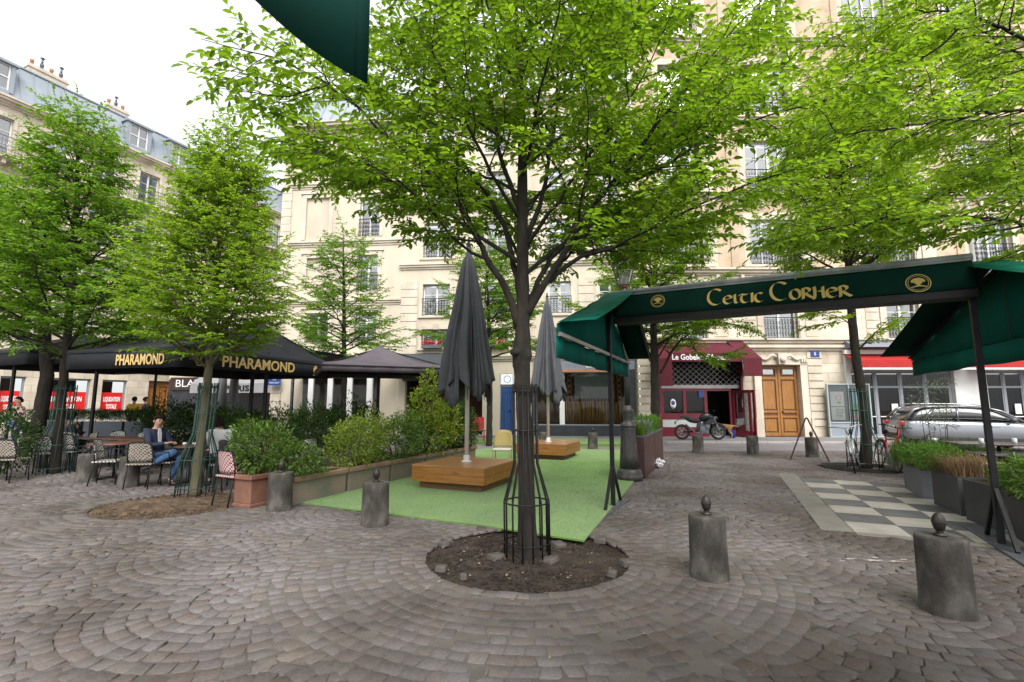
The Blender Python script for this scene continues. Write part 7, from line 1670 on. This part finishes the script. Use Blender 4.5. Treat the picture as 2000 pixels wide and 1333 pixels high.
# ================================================================ vehicles
M("tyre", (.014, .014, .015), (.03, .03, .03), 10, .85, bump=.2); M("alloy", (.35, .36, .37), (.45, .46, .47), 5, .35, metal=.8); M("moto_grey", (.018, .02, .024), (.035, .037, .042), 3, .25, metal=.3); M("moto_silver", (.22, .23, .24), (.3, .31, .32), 3, .3, metal=.7); M("green_trim", (.05, .25, .05), (.06, .3, .07), 3, .4); M("bronze", (.30, .20, .10), (.36, .25, .13), 3, .3, metal=.7)
c = P(1364, 787, 20.35); MO = thing("motorcycle", "black and grey naked motorcycle parked before the pub, facing right", "motorcycle", (c.x, c.y, .085), -.05)
for x in (-.72, .74):
    mb = MB(); mb.ring((x, 0, .31), .262, .055, 32, 0, 'y', 10); w_ = mb.build("wheel", MATS["tyre"], MO)
    mb = MB(); mb.ring((x, 0, .31), .205, .016, 28, 0, 'y', 6); [mb.bar((x, 0, .31), (x + .2 * math.cos(a), 0, .31 + .2 * math.sin(a)), .022) for a in np.arange(0, 6.2, 6.283 / 6)]; mb.cyl((x, -.05, .31), (x, .05, .31), .045); mb.build("rim", MATS["alloy"], w_)
    mb = MB(); [mb.ring((x, s_ * .065, .31), .12, .009, 24, 0, 'y', 4) for s_ in (-1, 1)]; mb.build("brake_disc", MATS["moto_silver"], w_)
mb = MB(); mb.tube([(.02, 0, .80), (.15, 0, .90), (.3, 0, .95), (.45, 0, .88), (.52, 0, .76)], [.08, .14, .165, .15, .08], 14); mb.build("tank", MATS["moto_grey"], MO)
for s_ in (-1, 1): mb = MB(); mb.prism([(.14, .66), (.42, .62), (.58, .74), (.50, .86), (.3, .80)], s_ * .13, s_ * .17, 0, 'y'); mb.build("side_fairing", MATS["moto_grey"], MO, bevel=.015)
mb = MB(); mb.tube([(.06, 0, .80), (-.15, 0, .76), (-.35, 0, .80), (-.55, 0, .90), (-.72, 0, .94)], [.07, .11, .11, .09, .03], 12, flat=1.0); mb.build("seat", MATS["black_trouser"], MO)
mb = MB(); mb.prism([(-.2, .68), (-.35, .72), (-.78, .90), (-.74, .95), (-.4, .84), (-.1, .74)], -.07, .07, 0, 'y'); mb.bar((-.72, 0, .9), (-.98, 0, .70), .02); mb.box((-.98, 0, .68), (.02, .18, .12)); mb.build("tail", MATS["moto_grey"], MO)
mb = MB(); mb.box((.12, 0, .42), (.42, .3, .30), ry=.1); mb.cyl((.05, -.2, .40), (.05, .2, .40), .11, None, 16); mb.cyl((.28, -.17, .52), (.28, .17, .52), .09, None, 14); mb.box((.3, 0, .62), (.2, .26, .2), ry=.4); [mb.box((.12, 0, .56 + i * .025), (.36, .32, .008)) for i in range(5)]; mb.build("engine", MATS["iron_grey"], MO, bevel=.01)
mb = MB(); [mb.bar((.0, s_ * .12, .72), (-.08, s_ * .14, .36), .05) for s_ in (-1, 1)]; [mb.bar((-.08, s_ * .11, .34), (-.72, s_ * .10, .31), .05) for s_ in (-1, 1)]; mb.bar((.52, 0, .84), (.0, 0, .74), .07); mb.build("chassis", MATS["iron_black"], MO)
mb = MB(); [mb.tube([(.56, s_ * .10, .92), (.66, s_ * .10, .62)], .026, 8) for s_ in (-1, 1)]; [mb.tube([(.66, s_ * .10, .62), (.74, s_ * .10, .31)], .032, 8) for s_ in (-1, 1)]; mb.build("fork", MATS["iron_grey"], MO)
mb = MB(); mb.tube([(.66 + .31 * math.sin(a) * .0 + .08 + .33 * math.cos(a), 0, .31 + .33 * math.sin(a)) for a in (.6, 1.0, 1.4, 1.8, 2.2)], .045, 8, flat=1.4); mb.build("mudguard", MATS["iron_black"], MO)
mb = MB(); mb.tube([(.44, -.36, 1.03), (.5, -.2, 1.02), (.54, 0, .98), (.5, .2, 1.02), (.44, .36, 1.03)], .014, 6); [mb.tube([(.52, s_ * .22, 1.03), (.5, s_ * .3, 1.16)], .008, 5) for s_ in (-1, 1)]; [mb.box((.5, s_ * .32, 1.18), (.02, .12, .06)) for s_ in (-1, 1)]; mb.build("handlebar", MATS["iron_black"], MO)
mb = MB(); mb.tube([(.58, 0, .90), (.68, 0, .88), (.74, 0, .86)], [.06, .085, .03], 12); mb.build("headlight", MATS["moto_grey"], MO)
mb = MB(); mb.tube([(.25, -.16, .35), (.0, -.19, .25), (-.25, -.19, .30), (-.42, -.19, .46), (-.62, -.19, .62)], [.02, .022, .022, .038, .042], 10); mb.build("exhaust", MATS["iron_grey"], MO)
mb = MB(); mb.bar((.0, .12, .3), (.05, .3, .01), .02); mb.build("kickstand", MATS["iron_black"], MO)
def bicycle(label, px_, Y_, rz, frame_m, steer, lean, basket=False, light=True):
    c = P(px_, 787, Y_); T_ = thing("bicycle", label, "bicycle", (c.x, c.y, 0), rz, "bicycles at the crooked tree"); T_.rotation_euler = (lean, 0, rz)
    rr = .34
    for x in (-.52, .53):
        Mw = Matrix.Translation((x, 0, rr)) @ (Matrix.Rotation(steer, 4, 'Z') if x > 0 else Matrix.Identity(4))
        mb = MB(Mw); mb.ring((0, 0, 0), rr - .02, .02, 36, 0, 'y', 8); w_ = mb.build("wheel", MATS["tyre"], T_)
        mb = MB(Mw); mb.ring((0, 0, 0), rr - .045, .011, 32, 0, 'y', 5); mb.cyl((0, -.04, 0), (0, .04, 0), .02); [mb.tube([(0, 0, 0), ((rr - .05) * math.cos(a), 0, (rr - .05) * math.sin(a))], .0018, 3) for a in np.arange(0, 6.28, .35)]; mb.build("rim", MATS["alloy"], w_)
        mb = MB(Mw); mb.tube([((rr + .025) * math.cos(a), 0, (rr + .025) * math.sin(a)) for a in np.arange(.3, 2.9, .2)], .018, 5, flat=1.6); mb.build("mudguard", MATS["alloy" if light else "iron_black"], T_)
    mb = MB(); hd_ = (.36, 0, .80); bb = (-.08, 0, .30); st = (-.22, 0, .72)
    for a, b_ in ((hd_, bb), (bb, st), (st, (.38, 0, .76)), (bb, (-.52, 0, rr)), (st, (-.52, 0, rr)), ((.34, 0, .90), (.40, 0, .66))): mb.cyl(a, b_, .017, None, 8)
    mb.build("frame", MATS[frame_m], T_); mb = MB(Matrix.Translation((.53, 0, rr)) @ Matrix.Rotation(steer, 4, 'Z')); [mb.tube([(0, s_ * .045, 0), (-.10, s_ * .04, .33)], .011, 6) for s_ in (-1, 1)]; mb.tube([(-.10, 0, .33), (-.20, 0, .70)], .014, 6)
    mb.build("fork", MATS[frame_m], T_)
    mb = MB(Matrix.Translation((.34, 0, 0)) @ Matrix.Rotation(steer, 4, 'Z')); mb.tube([(-.16, -.32, 1.05), (.0, -.24, 1.06), (.07, -.06, 1.02), (.07, .06, 1.02), (.0, .24, 1.06), (-.16, .32, 1.05)], .012, 7); mb.cyl((0.03, 0, .86), (.05, 0, 1.03), .012); mb.build("handlebar", MATS["alloy" if light else "iron_black"], T_)
    mb = MB(); mb.tube([(-.42, 0, .90), (-.28, 0, .905), (-.14, 0, .90)], [.075, .06, .02], 10, flat=.5); mb.cyl((-.25, 0, .72), (-.27, 0, .88), .013); mb.build("saddle", MATS["iron_black"], T_)
    mb = MB(); mb.ring((-.08, .05, .30), .09, .006, 20, 0, 'y', 4); mb.bar((-.08, .05, .30), (.03, .07, .17), .018); mb.bar((-.08, -.05, .30), (-.19, -.07, .43), .018); mb.box((.04, .12, .16), (.09, .1, .02)); mb.box((-.2, -.12, .44), (.09, .1, .02)); mb.build("pedals", MATS["iron_grey"], T_)
    return T_
M("bike_white", (.45, .46, .48), (.55, .56, .58), 4, .4, metal=.3); M("bike_red", (.45, .015, .02), (.38, .012, .018), 4, .35)
bicycle("pale grey city bicycle leaning on the left of the crooked tree, wheel towards the view", 1664, 11.75, R(-130), "bike_white", .12, .13); bicycle("red bicycle leaning on the right of the crooked tree", 1722, 11.9, R(-108), "bike_red", -.1, -.14, light=False)
# silver car
M("car_silver", (.24, .25, .275), (.27, .28, .305), .8, .22, metal=.75, spec=.6); M("car_glass", (.015, .018, .02), (.03, .034, .036), 1, .04, spec=.9); M("tail_red", (.45, .01, .012), (.35, .008, .01), 5, .2); M("plastic_black", (.02, .02, .021), (.03, .03, .032), 8, .6)
ca = P(1738, 787, 17.6); CAR = thing("car", "silver estate car parked behind the plants at the right, tail to the left", "car", (ca.x, ca.y, .02), -UA * .82); Lc = 4.5
def loft(secs, n):
    vs = []; [vs.extend(s_) for s_ in secs]; k = len(secs)
    fs = [(i * n + j, i * n + (j + 1) % n, (i + 1) * n + (j + 1) % n, (i + 1) * n + j) for i in range(k - 1) for j in range(n)]; fs += [tuple(range(n - 1, -1, -1)), tuple((k - 1) * n + j for j in range(n))]; return vs, fs
secs = []
for x, w_, zb, zt in ((0, .70, .45, .80), (.06, .82, .34, .95), (.25, .90, .27, 1.02), (.9, .92, .24, 1.02), (1.8, .92, .24, 1.0), (2.7, .92, .24, .98), (3.3, .92, .25, .94), (3.9, .88, .28, .86), (4.3, .80, .32, .74), (4.5, .62, .40, .62)):
    h = zt - zb; secs.append([(x, -w_ * .96, zb), (x, -w_, zb + h * .25), (x, -w_, zb + h * .6), (x, -w_ * .97, zb + h * .9), (x, -w_ * .88, zt), (x, w_ * .88, zt), (x, w_ * .97, zb + h * .9), (x, w_, zb + h * .6), (x, w_, zb + h * .25), (x, w_ * .96, zb)])
vs, fs = loft(secs, 10); mb = MB(); mb.add(vs, fs, 0, True); cb = mb.build("body", MATS["car_silver"], CAR); cb.modifiers.new("s", 'SUBSURF').levels = 2; cb.modifiers["s"].render_levels = 2
secs = []
for x, w_, zt in ((.10, .70, 1.0), (.45, .72, 1.36), (.9, .72, 1.46), (1.6, .73, 1.48), (2.3, .72, 1.44), (2.8, .70, 1.30), (3.35, .68, .96)):
    zb = .92; secs.append([(x + (.0), -.84, zb), (x, -(.84 + w_) / 2 - .01, (zb + zt) / 2), (x, -w_, zt - .03), (x, -w_ * .8, zt), (x, w_ * .8, zt), (x, w_, zt - .03), (x, (.84 + w_) / 2 + .01, (zb + zt) / 2), (x, .84, zb)])
vs, fs = loft(secs, 8); mb = MB(); mb.add(vs, fs, 0, True); gh = mb.build("windows", MATS["car_glass"], CAR); gh.modifiers.new("s", 'SUBSURF').levels = 1; gh.modifiers["s"].render_levels = 2
mb = MB(); secs = []
for x, w_, zt in ((.32, .62, 1.31), (.55, .66, 1.425), (.9, .67, 1.475), (1.6, .68, 1.495), (2.3, .67, 1.455), (2.62, .65, 1.38)): secs.append([(x, -w_ - .03, zt - .05), (x, -w_ * .8, zt), (x, w_ * .8, zt), (x, w_ + .03, zt - .05), (x, w_ * .7, zt - .055), (x, -w_ * .7, zt - .055)])
vs, fs = loft(secs, 6); mb.add(vs, fs, 0, True); mb.build("roof", MATS["car_silver"], CAR)
for s_ in (-1, 1):
    mb = MB()
    for pts, r_ in (([(.12, .80, 1.0), (.42, .735, 1.34), (.7, .715, 1.43)], .045), ([(.62, .84, .99), (.95, .75, 1.36)], .05), ([(1.55, .85, .97), (1.6, .74, 1.42)], .03), ([(3.3, .80, .95), (2.75, .735, 1.30), (2.3, .73, 1.42)], .035), ([(.5, .735, 1.40), (1.6, .755, 1.455), (2.5, .74, 1.39)], .02)): mb.tube([(x, s_ * y, z) for x, y, z in pts], r_, 6)
    mb.build("pillars", MATS["car_silver"], CAR); mb = MB(); mb.tube([(.5, s_ * .64, 1.50), (.9, s_ * .66, 1.54), (2.0, s_ * .66, 1.53), (2.3, s_ * .65, 1.48)], .016, 6); mb.build("roof_rail", MATS["alloy"], CAR)
    mb = MB(); mb.tube([(2.9, s_ * .86, 1.0), (2.92, s_ * .98, 1.03), (2.92, s_ * 1.08, 1.03)], [.03, .07, .06], 8); mb.build("mirror", MATS["iron_grey"], CAR); mb = MB(); mb.box((.03, s_ * .66, .88), (.1, .34, .13)); mb.build("tail_light", MATS["tail_red"], CAR, bevel=.02)
    for x in (.85, 3.55): mb = MB(); mb.ring((x, s_ * .84, .33), .255, .075, 28, 0, 'y', 8); w_ = mb.build("wheel", MATS["tyre"], CAR); mb = MB(); mb.cyl((x, s_ * .82, .33), (x, s_ * .9, .33), .2, .19, 20); mb.build("rim", MATS["alloy"], w_)
    mb = MB(); [mb.box((x, s_ * .925, .80), (.2, .02, .03)) for x in (1.45, 2.5)]; mb.build("door_handles", MATS["alloy"], CAR); mb = MB(); mb.box((2.2, s_ * .915, .36), (2.4, .03, .12)); mb.build("sill_trim", MATS["plastic_black"], CAR)
mb = MB(); mb.box((-.02, 0, .72), (.03, .5, .11)); mb.build("number_plate", MATS["white_paint"], CAR); mb = MB(); mb.box((-.0, 0, .42), (.1, 1.5, .18)); mb.build("bumper", MATS["plastic_black"], CAR, bevel=.02)
# folding pavement board seen edge on, blue bucket, dog in the doorway
c = G(1581, 899); T_ = thing("folding_board", "folding pavement sign seen edge on, legs apart, before the oak door", "signboard", tuple(c), -R(31))
for s_ in (-1, 1):
    mb = MB(); mb.bar((s_ * .46, -.3, 0), (s_ * .02, -.3, 1.16), .035); mb.bar((s_ * .46, .3, 0), (s_ * .02, .3, 1.16), .035); mb.bar((s_ * .05, -.28, 1.10), (s_ * .05, .28, 1.10), .03); mb.bar((s_ * .4, -.28, .16), (s_ * .4, .28, .16), .03); mb.build("leg_frame", MATS["brown_plank"], T_)
mb = MB(); mb.bar((0, -.32, 1.16), (0, .32, 1.16), .03); mb.build("hinge", MATS["iron_black"], T_)
c = P(1427, 787, 21.3); M("bucket_blue", (.01, .06, .45), (.012, .07, .5), 4, .4); mb = MB(); mb.lathe([(.11, 0), (.14, .3), (.15, .31), (.13, .31), (.1, .02), (0, .02)], n=20); o = mb.build("bucket", MATS["bucket_blue"], label="blue bucket in the pub doorway", cat="bucket"); o.location = (c.x, c.y, .085)
c = P(1410, 787, 21.2); DG = thing("dog", "sandy dog seen from behind in the pub doorway, tail out", "dog", (c.x, c.y, .08), R(150)); M("dog_fur", (.20, .11, .045), (.27, .16, .07), 14, .9, bump=.4)
vv = [(-.28, 0, .50), (-.1, 0, .49), (.1, 0, .50), (.28, 0, .52), (.38, 0, .62), (.46, 0, .70), (.60, 0, .66), (-.40, 0, .54), (-.52, .02, .50), (-.64, .03, .50)]; ee = [(0, 1), (1, 2), (2, 3), (3, 4), (4, 5), (5, 6), (0, 7), (7, 8), (8, 9)]; rr = [.11, .11, .12, .13, .085, .085, .04, .035, .025, .012]
for x, y, par, hind in ((-.28, .08, 0, 1), (-.28, -.08, 0, 1), (.28, .08, 3, 0), (.28, -.08, 3, 0)):
    k = len(vv); vv += [(x + (.07 if hind else 0), y, .33), (x + (-.06 if hind else -.01), y, .17), (x + (-.03 if hind else 0), y, .02), (x + .05, y, .015)]; ee += [(par, k), (k, k + 1), (k + 1, k + 2), (k + 2, k + 3)]; rr += [.06 if hind else .045, .03, .022, .022]
for y in (-.05, .05): k = len(vv); vv += [(.42, y, .79)]; ee += [(5, k)]; rr += [.02]
skin_obj("body", vv, ee, rr, MATS["dog_fur"], DG, 1)
# ================================================================ small litter, loose setts, stains
M("loose_sett", (.06, .052, .045), (.11, .098, .086), 6, .9, bump=.4)
for k, (px_, py_, sc_) in enumerate(((969, 1089, 1), (1073, 1096, 1.05), (1091, 1066, .95), (1173, 1056, .9), (1225, 1101, .9), (1196, 1122, .6), (940, 1036, .8), (862, 1112, .7), (867, 1064, .7), (905, 1128, .45))):
    p = G(px_, py_, -.01); mb = MB(); mb.box((0, 0, 0), (.16 * sc_, .15 * sc_, .06), rz=random.uniform(0, 3), rx=random.uniform(-.15, .15), ry=random.uniform(-.12, .12), taper=.9)
    lb = ["dark loose sett left of the trunk guard foot", "dark loose sett right of the trunk guard foot", "loose sett behind the right side of the guard", "loose sett at the far right rim of the pit", "loose sett at the right rim of the pit", "small chip near the right rim of the pit", "loose sett at the back rim of the pit, left", "small sett at the front left rim of the pit", "small sett on the left side of the soil", "tiny chip on the front left soil"][k]
    o = mb.build("loose_sett", MATS["loose_sett"], label=lb, cat="paving stone", group="loose setts in the earth pit", bevel=.012); o.location = p + Vector((0, 0, .006))
r = np.random.default_rng(55); n = 900
x = r.uniform(-9, 8, n); y = r.uniform(2.3, 14, n); k_ = (np.hypot(x - PITC.x, y - PITC.y) < 2.4); keep = k_ | (r.random(n) < .35); x, y = x[keep], y[keep]
x2 = PITC.x + r.normal(0, .6, 160); y2 = PITC.y + r.normal(0, .6, 160); x, y = np.concatenate([x, x2]), np.concatenate([y, y2]); n = len(x)
Bp = np.stack([x, y, np.full(n, .012)], 1); D = np.stack([r.normal(size=n), r.normal(size=n), r.normal(0, .12, n)], 1)
LIT = leafmat("litter_leaf", (.16, .10, .05), (.42, .36, .24), (.2, .15, .08), .1, .8)
inp = np.hypot(x - PITC.x, y - PITC.y) < PITR; Bp[inp, 2] = -.005 + .03 * np.exp(-((np.hypot(x - PITC.x, y - PITC.y)[inp]) / .45) ** 2)
leaves_obj("leaf_litter", Bp, D, np.tile([0, 0, 1.0], (n, 1)) + r.normal(0, .2, (n, 3)), .03 * r.uniform(.4, 1.4, n), LIT, None, .5, kind="stuff", label="scattered dry leaves and bits on the paving and soil")
def soil_bits(name, c, rad, n, mat_, s0, s1, z0, seed, lb):
    r = np.random.default_rng(seed); q = r.uniform(0, 6.28, n); d = rad * r.random(n) ** .5; v = r.normal(0, 1, (n, 6, 3)); base = np.array([[1, 0, 0], [-1, 0, 0], [0, 1, 0], [0, -1, 0], [0, 0, .7], [0, 0, -.7]])
    s_ = r.uniform(s0, s1, n) ** 1.0; v = base[None] * (1 + .35 * r.normal(size=(n, 6, 1))) * s_[:, None, None]
    ce_ = np.stack([c.x + d * np.cos(q), c.y + d * np.sin(q), z0(d * np.cos(q), d * np.sin(q))], 1); v = v + ce_[:, None, :]
    f = np.array([[0, 2, 4], [2, 1, 4], [1, 3, 4], [3, 0, 4], [2, 0, 5], [1, 2, 5], [3, 1, 5], [0, 3, 5]]); np_mesh(name, v.reshape(-1, 3), (np.arange(n)[:, None, None] * 6 + f[None]).reshape(-1, 3), mat_, None, kind="stuff", label=lb)
soil_bits("soil_clods", PITC, PITR - .03, 3800, MATS["dark_soil"], .003, .014, lambda a, b: -.04 + .05 * np.exp(-((a * a + b * b) / .2)), 5, "dark crumbs of earth in the tree pit")
soil_bits("mulch_clods", PIT2, PIT2R - .03, 3800, MATS["straw_soil"], .004, .016, lambda a, b: -.015 + .12 * np.exp(-(((a + .35) / .5) ** 2 + ((b + .35) / .42) ** 2)), 6, "brown crumbs of mulch round the leaning tree")
mb = MB(); rnd = random.Random(8)
for _ in range(16):
    a = rnd.uniform(0, 6.28); d = rnd.uniform(.25, .9); p = Vector((PITC.x + d * math.cos(a), PITC.y + d * math.sin(a), .0)); q = rnd.uniform(0, 6.28); L_ = rnd.uniform(.08, .3); mb.tube([p, p + Vector((math.cos(q) * L_ / 2, math.sin(q) * L_ / 2, .012)), p + Vector((math.cos(q + .2) * L_, math.sin(q + .2) * L_, 0))], .005, 5)
mb.build("fallen_twigs", MATS["stem"], kind="stuff", label="thin fallen twigs on the earth of the pit")
M("spilt_paint", (.5, .5, .48), (.35, .32, .28), 12, .6)
p = G(1705, 1096); mb = MB(); pts = [(.24 * (1 + .5 * math.sin(3 * a + 1)) * math.cos(a) * rnd.uniform(.6, 1.1), .09 * (1 + .4 * math.sin(5 * a)) * math.sin(a) * rnd.uniform(.6, 1.1)) for a in np.arange(0, 6.28, .22)]
[mb.prism([(x * q[2] + q[0], y * q[2] * (1.2 - q[2] * .3) + q[1]) for x, y in pts[::(1 if q[3] > 0 else -1)][::q[3]]], .004, .0062 + .0004 * k) for k, q in enumerate(((0, 0, .38, 1), (.2, -.03, .28, 1), (-.2, .05, .22, 1), (.33, .03, .15, 1), (.08, .09, .16, 1), (-.33, -.02, .12, 1)))]; o = mb.build("paint_stain", MATS["spilt_paint"], label="pale splash of dried paint on the setts before the right bollard", cat="stain"); o.location = p
